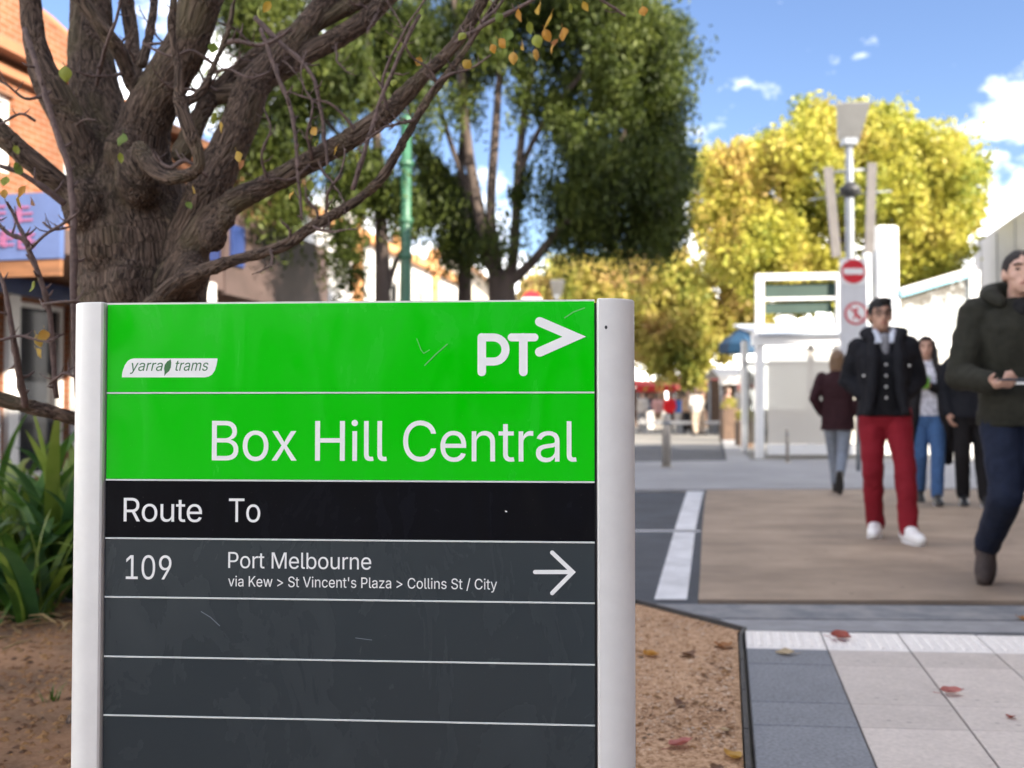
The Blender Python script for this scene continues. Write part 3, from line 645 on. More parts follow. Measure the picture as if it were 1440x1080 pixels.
def panel_mat(name, base, rough=.16, smear=(1, 1, 1), amount=.12, spec=.28):
    m = bpy.data.materials.new(name); m.use_nodes = True
    n, l = m.node_tree.nodes, m.node_tree.links
    b = n['Principled BSDF']
    t = n.new('ShaderNodeTexCoord')
    mpn = n.new('ShaderNodeMapping'); mpn.inputs['Scale'].default_value = (5, 1, 2.2); l.new(t.outputs['Object'], mpn.inputs[0])
    n1 = n.new('ShaderNodeTexNoise'); n1.inputs['Scale'].default_value = 2.2; n1.inputs['Detail'].default_value = 7; n1.inputs['Roughness'].default_value = .6; n1.inputs['Distortion'].default_value = .8
    l.new(mpn.outputs[0], n1.inputs['Vector'])
    r = n.new('ShaderNodeMapRange'); r.inputs['From Min'].default_value = .5; r.inputs['From Max'].default_value = .8; r.inputs['To Max'].default_value = amount
    l.new(n1.outputs['Fac'], r.inputs[0])
    mx = n.new('ShaderNodeMix'); mx.data_type = 'RGBA'; mx.inputs['A'].default_value = (*base, 1); mx.inputs['B'].default_value = (*smear, 1)
    l.new(r.outputs[0], mx.inputs['Factor'])
    # fine road dust
    n2 = n.new('ShaderNodeTexNoise'); n2.inputs['Scale'].default_value = 240; n2.inputs['Detail'].default_value = 2; l.new(t.outputs['Object'], n2.inputs['Vector'])
    r2 = n.new('ShaderNodeMapRange'); r2.inputs['From Min'].default_value = .68; r2.inputs['From Max'].default_value = .85; r2.inputs['To Max'].default_value = .10
    l.new(n2.outputs['Fac'], r2.inputs[0])
    mx2 = n.new('ShaderNodeMix'); mx2.data_type = 'RGBA'; l.new(mx.outputs['Result'], mx2.inputs['A']); mx2.inputs['B'].default_value = (.5, .47, .42, 1)
    l.new(r2.outputs[0], mx2.inputs['Factor']); l.new(mx2.outputs['Result'], b.inputs['Base Color'])
    r3 = n.new('ShaderNodeMapRange'); r3.inputs['From Min'].default_value = .35; r3.inputs['From Max'].default_value = .7; r3.inputs['To Min'].default_value = rough; r3.inputs['To Max'].default_value = rough + .22
    l.new(n1.outputs['Fac'], r3.inputs[0]); l.new(r3.outputs[0], b.inputs['Roughness'])
    b.inputs['Specular IOR Level'].default_value = spec
    return m
M['green'] = panel_mat('green_vinyl', (.0, .60, .0), .12, (.02, .60, .03), .4, .2)
M['black'] = panel_mat('black_vinyl', (.003, .0034, .006), .12, (.009, .010, .017), .5, .10)
M['slate'] = panel_mat('slate_vinyl', (.036, .047, .053), .16, (.050, .062, .068), .5)
M['sign_white'] = mat('white_vinyl', (.90, .91, .88), .45, .02, 60)
M['line'] = mat('white_strip', (.72, .76, .72), .4)
M['silver'] = mat('painted_aluminium', (.77, .76, .725), .38, .03, 25, .04, 300, metal=.0, bdist=.001, rvar=.08)
M['sign_core'] = mat('sign_core', (.03, .03, .032), .6)
M['scratch'] = mat('scratch', (.16, .55, .16), .6)
M['scratch_d'] = mat('scratch_slate', (.20, .24, .27), .6)
M['logo_green'] = mat('logo_green', (.02, .16, .03), .4)

sign = thing('wayfinding_sign', 'green and slate tram stop sign reading Box Hill Central between two silver posts', 'sign', S0, YAW)
u0, u1 = S(147, 700)[0], S(837.5, 700)[0]
ztop = (S(147, 426.7)[1] + S(837, 425)[1]) / 2
lines = [(553, 551.7), (675.4, 677.5), (756.7, 763), (839, 848.7), (922, 936), (1004, 1022)]
zl = [(S(147, a)[1] + S(837, b)[1]) / 2 for a, b in lines]
pitch = (zl[3] - zl[5]) / 2
while zl[-1] - pitch > .12: zl.append(zl[-1] - pitch)
zbot = .10
lw = .0030
bounds = [ztop] + zl + [zbot]
names = ['header_panel', 'name_panel', 'heading_panel'] + ['route_panel'] * (len(bounds) - 4)
mats_ = [M['green'], M['green'], M['black']] + [M['slate']] * 20
def rslab(x0, x1, z0, z1, y0, y1, b=.0012):
    """plate facing -Y with a small chamfer round its face"""
    m_ = MB()
    vs = [(x0, y1, z0), (x1, y1, z0), (x1, y1, z1), (x0, y1, z1), (x0, y0 + b, z0), (x1, y0 + b, z0), (x1, y0 + b, z1), (x0, y0 + b, z1),
          (x0 + b, y0, z0 + b), (x1 - b, y0, z0 + b), (x1 - b, y0, z1 - b), (x0 + b, y0, z1 - b)]
    fs = [(8, 9, 10, 11)]
    for r in (0, 4):
        for k in range(4): fs.append((r + k, r + (k + 1) % 4, r + 4 + (k + 1) % 4, r + 4 + k))
    return m_.add(vs, fs)
for i in range(len(bounds) - 1):
    a, b = bounds[i], bounds[i + 1]
    rslab(u0 + .0015, u1 - .0015, b + lw / 2, a - (lw / 2 if i else 0), 0, .008).build(names[i], mats_[i], sign)
for z in zl:
    rslab(u0 + .0015, u1 - .0015, z - lw / 2 + .0001, z + lw / 2 - .0001, -.0006, .008, .0004).build('divider_strip', M['line'], sign)
MB().box(((u0 + u1) / 2, .034, (ztop - .002 + .0) / 2), (u1 - u0 + .004, .050, ztop - .002)).build('core', M['sign_core'], sign)
MB().box(((u0 + u1) / 2, .030, ztop + .0008), (u1 - u0 - .002, .058, .0042)).build('top_trim', M['silver'], sign)
def post(x0, x1, outer):
    """extruded aluminium post, flat towards the panel and rounded on its outer side"""
    w = x1 - x0; y0, y1 = -.010, .082
    prof = []
    n = 14
    if outer < 0:
        prof += [(x1, y1), (x1, y0 + .003), (x1 - .003, y0)]
        cx, cy, rx, ry = x0 + w * .72, (y0 + y1) / 2, w * .72, (y1 - y0) / 2
        for k in range(n * 2 + 1):
            an = -math.pi / 2 - math.pi * k / (n * 2)
            prof.append((cx + math.cos(an) * rx, cy + math.sin(an) * ry))
    else:
        prof += [(x0, y1), (x0, y0 + .003), (x0 + .003, y0)]
        cx, cy, rx, ry = x1 - w * .80, (y0 + y1) / 2, w * .80, (y1 - y0) / 2
        for k in range(n * 2 + 1):
            an = -math.pi / 2 + math.pi * k / (n * 2)
            prof.append((cx + math.cos(an) * rx, cy + math.sin(an) * ry))
    out = []
    for p in prof:
        if not out or (abs(p[0] - out[-1][0]) + abs(p[1] - out[-1][1])) > 1e-5: out.append(p)
    m_ = MB()
    zt = ztop + .0035
    inset = lambda q, d: ((q[0] - (x0 + x1) / 2) * (1 - d / (w / 2)) + (x0 + x1) / 2, (q[1] - .036) * (1 - d / .046) + .036)
    N = len(out)
    vs = [(a, b, -.05) for a, b in out] + [(a, b, zt - .0016) for a, b in out] + [(*inset(q, .0016), zt) for q in out]
    fs = []
    for r in range(2):
        for k in range(N): fs.append((r * N + k, r * N + (k + 1) % N, (r + 1) * N + (k + 1) % N, (r + 1) * N + k))
    fs.append(tuple(range(2 * N, 3 * N)))
    m_.add(vs, fs)
    o = m_.build('post', M['silver'], sign, smooth=True)
    o.data.set_sharp_from_angle(angle=R(28))
    return o
post(-.010, u0 - .0012, -1)
pr = post(u1 + .0030, SW, 1)
zs = S(852, 461)
MB().ell((zs[0], -.0102, zs[1]), (.0022, .0008, .0030)).build('dent', M['sign_core'], pr)

# --- lettering
def lay(s, track=0.0):
    x, polys = 0.0, []
    for ch in s:
        if ch == ' ': x += .19 + track; continue
        w, ps = GLYPHS[ch]
        for p in ps: polys.append([(x + a / 1000, b / 1000) for a, b in p])
        x += w / 1000 + track
    return polys
def flat_mesh(polys, name, m_, thick=.0004):
    cu = bpy.data.curves.new(name, 'CURVE'); cu.dimensions = '2D'; cu.fill_mode = 'BOTH'; cu.extrude = thick / 2
    for p in polys:
        sp = cu.splines.new('POLY'); sp.points.add(len(p) - 1)
        for i, (a, b) in enumerate(p): sp.points[i].co = (a, b, 0, 1)
        sp.use_cyclic_u = True
    o = bpy.data.objects.new(name, cu); col.objects.link(o)
    dg = bpy.context.evaluated_depsgraph_get()
    me = bpy.data.meshes.new_from_object(o.evaluated_get(dg))
    bpy.data.objects.remove(o); bpy.data.curves.remove(cu)
    n = len(me.vertices); co = np.empty(n * 3); me.vertices.foreach_get('co', co); co = co.reshape(-1, 3)
    co = np.stack([co[:, 0], -co[:, 2], co[:, 1]], 1)
    me.vertices.foreach_set('co', co.ravel()); me.update()
    me.materials.clear(); me.materials.append(m_); me.name = name
    return me
def lettering(s, pxl, pxr, ybase_l, ybase_r, cap_px, m_, parent, shear=0.0, cap=.509, track=0.0, bold=0.0, yoff=-.0004):
    polys = lay(s, track)
    xs = [a for p in polys for a, _ in p]; x0, x1 = min(xs), max(xs)
    ul, zl_ = S(pxl, ybase_l); ur, zr_ = S(pxr, ybase_r); zb = (zl_ + zr_) / 2
    capz = abs(S(pxl, ybase_l - cap_px)[1] - zl_)
    sx, sz = (ur - ul) / (x1 - x0), capz / cap
    pol = [[(ul + (a - x0) * sx + b * sz * shear, zb + b * sz) for a, b in p] for p in polys]
    return put('lettering', flat_mesh(pol, 'lettering', m_), parent, (0, yoff, 0))
W = M['sign_white']
lettering('Box Hill Central', 298, 811, 648, 648.5, 55.5, W, sign, track=-.012)
lettering('Route', 174, 284, 733, 734, 33, W, sign, track=-.015)
lettering('To', 322, 366, 734, 734, 33, W, sign, track=-.02)
lettering('109', 177, 241, 814, 815, 33.5, W, sign, track=-.01)
lettering('Port Melbourne', 321, 522, 798, 801.5, 22.5, W, sign, track=-.01)
lettering("via Kew > St Vincent's Plaza > Collins St / City", 321, 699, 824, 829.5, 14.6, W, sign)

def capsule(a, b, w, n=10):
    (x0, y0), (x1, y1) = a, b; an = math.atan2(y1 - y0, x1 - x0); out = []
    for k in range(n + 1):
        t = an - math.pi / 2 + math.pi * k / n; out.append((x1 + math.cos(t) * w, y1 + math.sin(t) * w))
    for k in range(n + 1):
        t = an + math.pi / 2 + math.pi * k / n; out.append((x0 + math.cos(t) * w, y0 + math.sin(t) * w))
    return out
def thick_path(pts, w, n=10):
    """one closed outline of a stroked polyline with round ends"""
    q = [Vector(p).to_2d() if len(p) > 2 else Vector(p) for p in pts]
    left, right = [], []
    for i, p in enumerate(q):
        if i == 0: d = (q[1] - p).normalized(); nn = Vector((-d.y, d.x)); k = 1
        elif i == len(q) - 1: d = (p - q[i - 1]).normalized(); nn = Vector((-d.y, d.x)); k = 1
        else:
            d0 = (p - q[i - 1]).normalized(); d1 = (q[i + 1] - p).normalized()
            nn = (Vector((-d0.y, d0.x)) + Vector((-d1.y, d1.x))); nn.normalize()
            k = 1 / max(.35, nn.dot(Vector((-d1.y, d1.x))))
        left.append(p + nn * w * k); right.append(p - nn * w * k)
    out = [tuple(p) for p in left]
    d = (q[-1] - q[-2]).normalized(); a0 = math.atan2(d.y, d.x)
    out += [(q[-1].x + math.cos(a0 + math.pi / 2 - math.pi * k / n) * w, q[-1].y + math.sin(a0 + math.pi / 2 - math.pi * k / n) * w) for k in range(1, n)]
    out += [tuple(p) for p in reversed(right)]
    d = (q[0] - q[1]).normalized(); a0 = math.atan2(d.y, d.x)
    out += [(q[0].x + math.cos(a0 + math.pi / 2 - math.pi * k / n) * w, q[0].y + math.sin(a0 + math.pi / 2 - math.pi * k / n) * w) for k in range(1, n)]
    return out
pxm = S(721, 540)[0] - S(720, 540)[0]
bowl = [(677.5, 474.5), (694, 474.5)] + [(694 + math.sin(t) * 17, 491.5 - math.cos(t) * 17) for t in [math.pi * k / 12 for k in range(1, 12)]] + [(694, 508.5), (677.5, 508.5)]
strokes = [([(677.5, 523), (677.5, 474.5)], 6.0), (bowl, 5.6), ([(719.5, 474.5), (751.5, 474.5)], 5.6), ([(736, 474.5), (736, 523)], 6.0),
           ([(759, 452.5), (807.5, 473.5), (759, 495)], 6.6)]
logo = None
for i, (pts, w) in enumerate(strokes):
    poly = thick_path([S(x, y) for x, y in pts], w * pxm)
    logo = put('logo_stroke', flat_mesh([poly], 'logo_stroke', W), sign, (0, -.0004 - i * .00006, 0))
for i, pts in enumerate([[(776.5, 777), (805.5, 804.5), (776.5, 834)], [(752.5, 804.3), (800, 804.3)]]):
    put('arrow_stroke', flat_mesh([thick_path([S(x, y) for x, y in pts], 2.9 * pxm)], 'arrow_stroke', W), sign, (0, -.0004 - i * .00006, 0))
# operator badge
def C6(x, y): return S(100 + x / 6, 410 + y / 6)
bad = [(430, 724), (432, 690), (440, 660), (455, 620), (480, 585), (505, 570), (535, 564), (1232, 564), (1236, 570), (1228, 620), (1214, 665), (1190, 700), (1160, 718), (1130, 724)]
bg = put('badge', flat_mesh([[C6(*p) for p in bad]], 'badge', W), sign, (0, -.0004, 0))
leaf = [(788, 712), (790, 680), (786, 650), (792, 618), (812, 590), (842, 572), (846, 600), (842, 640), (828, 672), (806, 690)]
put('leaf_mark', flat_mesh([[C6(*p) for p in leaf]], 'leaf_mark', M['logo_green']), bg, (0, -.0003, 0))
lettering('yarra', 183, 227.5, 521.5, 521.5, 15.0, M['logo_green'], bg, .22, yoff=-.0003)
lettering('trams', 245, 291.5, 521.3, 521.3, 15.0, M['logo_green'], bg, .22, yoff=-.0003)
# scratches and a speck left by use
for pts, w, m_ in [([(794, 447), (806, 439), (822, 433)], .7, M['scratch']), ([(597, 514), (612, 499), (629, 484)], .7, M['scratch']), ([(586, 476), (592, 492), (596, 497), (604, 492)], .5, M['scratch']),
                   ([(283, 860), (296, 868), (309, 880)], .5, M['scratch_d']), ([(500, 897), (523, 900)], .4, M['scratch_d']), ([(711, 719), (712.6, 719.4)], .8, W)]:
    put('scratch', flat_mesh([thick_path([S(x, y) for x, y in pts], w * pxm, 4)], 'scratch', m_), sign, (0, -.0003, 0))

# ------------------------------------------------------------------ the bare street tree behind the sign
def catmull(pts, k=6):
    """smooth a list of (Vector, radius)"""
    out = []
    for i in range(len(pts) - 1):
        p0, p1, p2, p3 = pts[max(i - 1, 0)], pts[i], pts[i + 1], pts[min(i + 2, len(pts) - 1)]
        for j in range(k):
            t = j / k
            f = lambda a, b, c, d: .5 * ((2 * b) + (c - a) * t + (2 * a - 5 * b + 4 * c - d) * t * t + (3 * b - a - 3 * c + d) * t ** 3)
            out.append((Vector([f(p0[0][q], p1[0][q], p2[0][q], p3[0][q]) for q in range(3)]), max(.0008, f(p0[1], p1[1], p2[1], p3[1]))))
    out.append(pts[-1])
    return out
def px_path(nodes):
    return [(P(x, y, D), r / F * D) for x, y, D, r in nodes]

def remesh(mb_, voxel, smooth=0, fac=.5, disp=None):
    me = bpy.data.meshes.new('tmp'); me.from_pydata(mb_.v, [], mb_.f); me.update()
    o = bpy.data.objects.new('tmp', me); col.objects.link(o)
    m1 = o.modifiers.new('r', 'REMESH'); m1.mode = 'VOXEL'; m1.voxel_size = voxel; m1.use_smooth_shade = True
    if smooth:
        m2 = o.modifiers.new('s', 'SMOOTH'); m2.factor = fac; m2.iterations = smooth
    dg = bpy.context.evaluated_depsgraph_get()
    out = bpy.data.meshes.new_from_object(o.evaluated_get(dg))
    bpy.data.objects.remove(o); bpy.data.meshes.remove(me)
    out.polygons.foreach_set('use_smooth', [True] * len(out.polygons))
    return out

limbs = [
    # trunk
    [(235, 1010, 3.15, 105), (230, 960, 3.15, 92), (225, 800, 3.12, 88), (215, 600, 3.12, 88), (204, 430, 3.12, 91), (196, 350, 3.12, 86), (192, 290, 3.12, 78), (180, 245, 3.12, 56)],
    # second stem of the trunk, seen as the fluted right half
    [(232, 640, 3.06, 66), (244, 430, 3.05, 56), (262, 350, 3.02, 40), (292, 272, 3.0, 38), (322, 205, 3.02, 34), (345, 150, 3.05, 30), (366, 108, 3.08, 26), (430, 40, 3.15, 22), (480, -30, 3.2, 18)],
    [(175, 262, 3.1, 46), (152, 185, 3.12, 44), (136, 120, 3.15, 38), (130, 55, 3.18, 34), (128, -40, 3.2, 32)],
    [(150, 290, 3.05, 40), (108, 195, 3.0, 31), (72, 122, 2.98, 27), (50, 62, 2.98, 20), (40, -30, 2.98, 17)],
    [(195, 265, 3.1, 52), (206, 170, 3.05, 42), (232, 118, 3.02, 36), (268, 50, 3.0, 36), (296, -40, 3.0, 36)],
    [(120, 300, 3.0, 26), (92, 268, 2.94, 21), (40, 222, 2.88, 20), (-40, 150, 2.84, 19)],
    # long diagonal branch
    [(250, 400, 2.98, 34), (280, 335, 2.94, 27), (316, 294, 2.92, 23), (378, 260, 2.9, 20), (440, 225, 2.88, 17), (500, 190, 2.86, 16.5), (545, 158, 2.84, 17), (590, 112, 2.82, 13), (640, 62, 2.8, 11), (686, -15, 2.78, 10)],
    # low branch sweeping right then up
    [(205, 440, 2.9, 18), (250, 398, 2.86, 15), (318, 370, 2.83, 11.5), (398, 346, 2.8, 11), (440, 318, 2.79, 10), (500, 283, 2.78, 9.5), (538, 248, 2.77, 9.5), (566, 200, 2.76, 9), (600, 142, 2.75, 8), (655, 70, 2.75, 6.5), (710, -15, 2.75, 6)],
    # behind, right
    [(300, 135, 3.1, 17), (342, 128, 3.1, 17), (392, 104, 3.12, 17), (440, 72, 3.14, 18), (500, 38, 3.16, 17), (560, -18, 3.2, 14)],
    [(255, 215, 3.05, 18), (300, 132, 3.1, 16), (360, 80, 3.12, 15), (420, 45, 3.14, 14), (500, 5, 3.2, 12), (530, -20, 3.2, 12)],
    [(185, 120, 3.02, 14), (168, 72, 2.96, 14), (140, 34, 2.92, 13), (100, -20, 2.9, 12)],
    [(188, 110, 3.15, 16), (186, 60, 3.2, 13), (178, -20, 3.24, 11)],
    [(200, 90, 3.1, 10), (212, 40, 3.15, 8), (216, -20, 3.2, 7)],
    # broken pale stub in front
    [(198, 212, 2.92, 16), (222, 244, 2.86, 12), (250, 250, 2.82, 10), (276, 240, 2.8, 9.5), (280, 222, 2.79, 9), (266, 180, 2.78, 11), (252, 140, 2.78, 9.5), (250, 100, 2.78, 7), (241, 40, 2.78, 6.5), (244, -20, 2.78, 6)],
    [(262, 146, 2.8, 7), (285, 125, 2.82, 7), (302, 92, 2.84, 5.5), (322, 40, 2.86, 5), (332, -10, 2.88, 4.5)],
    # low branch on the left, at the height of the shop door
    [(230, 640, 3.0, 20), (150, 604, 2.86, 14), (105, 589, 2.8, 11.5), (50, 574, 2.76, 12), (0, 561, 2.74, 12.5), (-60, 540, 2.7, 11)],
]
def grow_on(nodes, rr):
    """carry a limb on past the frame until it thins out"""
    (x0, y0, D0, r0), (x1, y1, D1, r1) = nodes[-2:]
    L = math.hypot(x1 - x0, y1 - y0); dx, dy = (x1 - x0) / L, (y1 - y0) / L
    out = list(nodes); x, y, r = x1, y1, r1
    for k in range(5):
        dx += rr.uniform(-.25, .25); dy = dy * .85 - .15 + rr.uniform(-.1, .1); n_ = math.hypot(dx, dy)
        x += dx / n_ * 110; y += dy / n_ * 110; r = max(1.5, r * .72); out.append((x, y, D1 + .03 * k, r))
    return out
_rr = random.Random(5)
limbs = [grow_on(n_, _rr) if (n_[-1][1] < 0 or n_[-1][0] < 0) else n_ for n_ in limbs]
tree = thing('street_tree', 'bare brown tree with many crooked limbs right behind the green sign', 'tree', (P(205, 1010, 3.12).x, 3.12, 0))
TB = Vector(tree.location)
mb = MB(); segs = []
for li, nodes in enumerate(limbs):
    if li in (13, 14): nodes = [(x, y, D_ - .07, r * 1.12) for x, y, D_, r in nodes]
    sm = [(p, r * (1 if li == 0 else .84)) for p, r in catmull(px_path(nodes), 5)]
    for i, (p, r) in enumerate(sm):
        j = mnoise.noise(p * 5.0 + Vector((li, 0, 0)))
        sm[i] = (p + Vector((mnoise.noise(p * 7 + Vector((9, li, 0))), mnoise.noise(p * 7 + Vector((0, 9, li))), 0)) * r * .16, r * (1 + .16 * j))
    for i in range(len(sm) - 1):
        mb.cone(sm[i][0] - TB, sm[i + 1][0] - TB, sm[i][1], sm[i + 1][1], 16)
    acc = random.uniform(0, 9)
    for i in range(len(sm) - 1):
        a, b = sm[i][0] - TB, sm[i + 1][0] - TB
        L = (b - a).length
        segs.append((a, b, sm[i][1], sm[i + 1][1], acc, li)); acc += L
# swollen knots and root flare
for (x, y, D, r) in [(172, 215, 2.98, 26), (300, 330, 2.9, 20), (118, 290, 2.95, 30), (196, 250, 2.95, 34), (318, 306, 2.88, 14), (270, 385, 2.9, 24), (180, 400, 2.96, 30), (150, 345, 3.0, 40)]:
    mb.ell(P(x, y, D) - TB, [r / F * D * k for k in (1, 1, 1.3)], nu=12, nv=8)
for k in range(6):
    an = k * 1.05 + .3
    mb.cone((.06, 0, .12), (.06 + math.cos(an) * .26, math.sin(an) * .26, -.05), .12, .05)
me = remesh(mb, .0085, 3, .5)
nv = len(me.vertices); co = np.empty(nv * 3); me.vertices.foreach_get('co', co); co = co.reshape(-1, 3)
A = np.array([s_[0] for s_ in segs]); B = np.array([s_[1] for s_ in segs]); RA = np.array([s_[2] for s_ in segs]); RB = np.array([s_[3] for s_ in segs]); AC = np.array([s_[4] for s_ in segs]); LI = np.array([s_[5] for s_ in segs])
D_ = B - A; LL = np.maximum((D_ ** 2).sum(1), 1e-9)
bark = np.zeros((nv, 3)); Dn = D_ / np.sqrt(LL)[:, None]
for c0 in range(0, nv, 4000):
    q = co[c0:c0 + 4000]
    t = np.clip(((q[:, None, :] - A[None]) * D_[None]).sum(2) / LL[None], 0, 1)
    pr_ = A[None] + t[..., None] * D_[None]
    dist = np.sqrt(((q[:, None, :] - pr_) ** 2).sum(2)) - (RA[None] * (1 - t) + RB[None] * t)
    k = dist.argmin(1); ii = np.arange(len(q))
    rel = q - pr_[ii, k]; ax = Dn[k]
    along = AC[k] + t[ii, k] * np.sqrt(LL[k])
    ref = np.array([.31, -.95, .05]); ref = ref - ax * (ax @ ref)[:, None]; ref /= np.linalg.norm(ref, axis=1)[:, None]
    bn = np.cross(ax, ref)
    wv = np.array([[mnoise.noise(Vector(p_) * 9), mnoise.noise(Vector(p_) * 9 + Vector((7, 3, 1))), mnoise.noise(Vector(p_) * 14 + Vector((2, 8, 5)))] for p_ in q])
    bark[c0:c0 + 4000] = np.stack([(rel * ref).sum(1) + LI[k] * .37, (rel * bn).sum(1), along], 1) + wv * np.array([.012, .012, .06])
at = me.attributes.new('bark', 'FLOAT_VECTOR', 'POINT'); at.data.foreach_set('vector', bark.ravel().astype(np.float32))
# real furrows along the limbs
nrm = np.empty(nv * 3); me.vertices.foreach_get('normal', nrm); nrm = nrm.reshape(-1, 3)
dsp = np.array([mnoise.noise(Vector((b[0] * 40, b[1] * 40, b[2] * 16))) * .0026 + mnoise.noise(Vector((b[0] * 90, b[1] * 90, b[2] * 34))) * .0030 for b in bark])
me.vertices.foreach_set('co', (co + nrm * dsp[:, None]).ravel()); me.update()
M['bark'] = bark_mat('furrowed_bark', (.036, .025, .019), (.185, .130, .096), (.14, .115, .062))
M['twig'] = mat('twig_bark', (.14, .095, .082), .8, .35, 60, .4, 200)
me.materials.append(M['bark'])
put('trunk', me, tree)

def twig(nodes, jit=.004):
    sm = catmull(px_path(nodes), 5)
    pts = [p - TB + Vector((mnoise.noise(p * 23), mnoise.noise(p * 23 + Vector((5, 5, 5))), mnoise.noise(p * 23 + Vector((8, 1, 2))))) * jit for p, r in sm]
    m_ = MB(); m_.tube(pts, [r * (1.25 if i % 5 == 2 else 1) for i, (p, r) in enumerate(sm)], 6)
    # short spurs
    for i in range(2, len(pts) - 1, 2):
        d = Vector((random.uniform(-1, 1), random.uniform(-1, 1), random.uniform(-.2, 1))).normalized()
        Ls = random.uniform(.012, .05)
        m_.tube([pts[i], pts[i] + d * Ls * .6, pts[i] + d * Ls + Vector((0, 0, Ls * .2))], [sm[i][1] * .55, sm[i][1] * .45, sm[i][1] * .2], 5)
    return m_.build('twig', M['twig'], tree, smooth=True)
twigs = [
    [(34, 40, 2.8, 4), (56, 110, 2.76, 4), (78, 180, 2.75, 4.5), (98, 250, 2.74, 4.5), (104, 330, 2.73, 5), (104, 430, 2.73, 5), (110, 560, 2.75, 5)],
    [(-20, 300, 2.6, 2.5), (12, 328, 2.62, 3), (38, 345, 2.64, 4), (58, 400, 2.66, 4), (70, 440, 2.68, 4), (80, 560, 2.72, 4)],
    [(10, 285, 2.62, 2), (24, 310, 2.63, 2.5), (38, 345, 2.64, 3)],
    [(366, 40, 2.85, 3), (390, 105, 2.83, 3), (408, 150, 2.82, 3.5), (416, 200, 2.81, 3), (420, 260, 2.8, 2.5), (425, 310, 2.8, 2)],
    [(358, 25, 2.9, 4), (400, 65, 2.88, 3.5), (438, 105, 2.86, 3), (452, 160, 2.85, 3), (462, 240, 2.84, 2.5)],
    [(590, 20, 2.76, 3), (556, 90, 2.76, 3), (532, 150, 2.77, 3), (515, 205, 2.77, 3.5), (496, 268, 2.78, 4)],
    [(-10, 370, 2.6, 2.5), (6, 405, 2.6, 3), (18, 470, 2.62, 4), (26, 520, 2.66, 4.5), (36, 572, 2.72, 5)],
    [(0, 232, 2.7, 3), (40, 250, 2.74, 3.5), (92, 286, 2.8, 5)],
    [(40, 352, 2.64, 2.5), (62, 330, 2.62, 2), (92, 312, 2.62, 2), (108, 300, 2.62, 1.5)],
    [(60, 312, 2.62, 1.6), (76, 322, 2.62, 1.8), (100, 318, 2.64, 1.4)],
    [(0, 478, 2.6, 2), (30, 472, 2.62, 2), (60, 480, 2.62, 1.6), (90, 470, 2.64, 1.4)],
    [(60, 428, 2.66, 2), (90, 424, 2.64, 2), (112, 424, 2.66, 2)],
    [(70, 540, 2.7, 2), (88, 525, 2.66, 2), (104, 530, 2.66, 2)],
    [(320, 60, 2.86, 4), (340, 58, 2.84, 3), (372, 62, 2.84, 2.5), (410, 40, 2.84, 2)],
    [(292, 250, 2.8, 3), (262, 225, 2.78, 3), (240, 236, 2.78, 3), (222, 226, 2.78, 2), (214, 212, 2.78, 1.5)],
    [(640, 60, 2.76, 3), (690, 30, 2.72, 3), (742, 4, 2.7, 2.5), (770, -20, 2.7, 2)],
    [(655, 70, 2.75, 3), (672, 40, 2.74, 3), (700, 10, 2.74, 2.5), (720, -20, 2.74, 2)],
    [(600, 142, 2.75, 2.5), (620, 110, 2.73, 2), (660, 96, 2.72, 1.6), (690, 78, 2.7, 1.4)],
    [(820, -20, 2.6, 2.5), (850, 4, 2.62, 2), (880, 22, 2.64, 1.6)],
    [(458, 300, 2.79, 2), (462, 270, 2.77, 2), (480, 240, 2.76, 1.6), (486, 210, 2.76, 1.2)],
    [(404, 346, 2.8, 2.5), (408, 325, 2.78, 2), (398, 312, 2.77, 1.5)],
    [(440, 318, 2.79, 2), (446, 300, 2.77, 2), (430, 275, 2.76, 1.5), (436, 250, 2.76, 1.2)],
    [(505, 190, 2.84, 2.5), (470, 150, 2.8, 2), (440, 140, 2.79, 1.6), (405, 128, 2.79, 1.2)],
    [(136, 120, 3.0, 3), (150, 60, 2.9, 2.5), (166, 20, 2.86, 2), (170, -20, 2.84, 2)],
    [(300, 90, 2.84, 2.5), (270, 70, 2.8, 2), (240, 78, 2.79, 1.8), (200, 60, 2.78, 1.4)],
    [(295, 105, 2.84, 2), (320, 98, 2.82, 2), (352, 110, 2.8, 1.6), (380, 100, 2.8, 1.2)],
    [(70, 130, 2.9, 2.5), (40, 140, 2.84, 2), (10, 120, 2.8, 1.8), (-10, 110, 2.8, 1.5)],
    [(50, 170, 2.8, 2), (28, 160, 2.78, 1.8), (0, 175, 2.76, 1.5)],
    [(545, 155, 2.8, 2.5), (538, 110, 2.78, 2.2), (560, 60, 2.76, 2), (590, 10, 2.75, 1.6), (610, -20, 2.75, 1.5)],
    [(440, 225, 2.85, 2.2), (432, 190, 2.8, 2), (440, 150, 2.78, 1.6), (424, 110, 2.78, 1.3), (430, 70, 2.78, 1.2)],
    [(378, 258, 2.87, 2.2), (368, 220, 2.82, 2), (380, 180, 2.8, 1.6), (370, 150, 2.8, 1.2)],
]
for t_ in twigs: twig(t_)

rt = random.Random(31)
ends = []
for nodes in limbs[1:]:
    for i in range(len(nodes) - 1):
        if nodes[i][1] < 380 and nodes[i][3] < 40: ends.append((nodes[i], nodes[i + 1]))
for k in range(78):
    a, b_ = rt.choice(ends); t = rt.random()
    x, y, D_, r_ = [a[q] + (b_[q] - a[q]) * t for q in range(4)]
    an = rt.uniform(0, 6.28); Lp = rt.uniform(40, 120); path = [(x, y, D_ - r_ / F * D_ * .5, 2.4)]
    for q in range(1, 5):
        an += rt.uniform(-.7, .7)
        x += math.cos(an) * Lp / 4; y -= math.sin(an) * Lp / 4 * .9
        path.append((x, y, D_ - .03 * q, 2.3 - .42 * q))
    twig(path, .006)

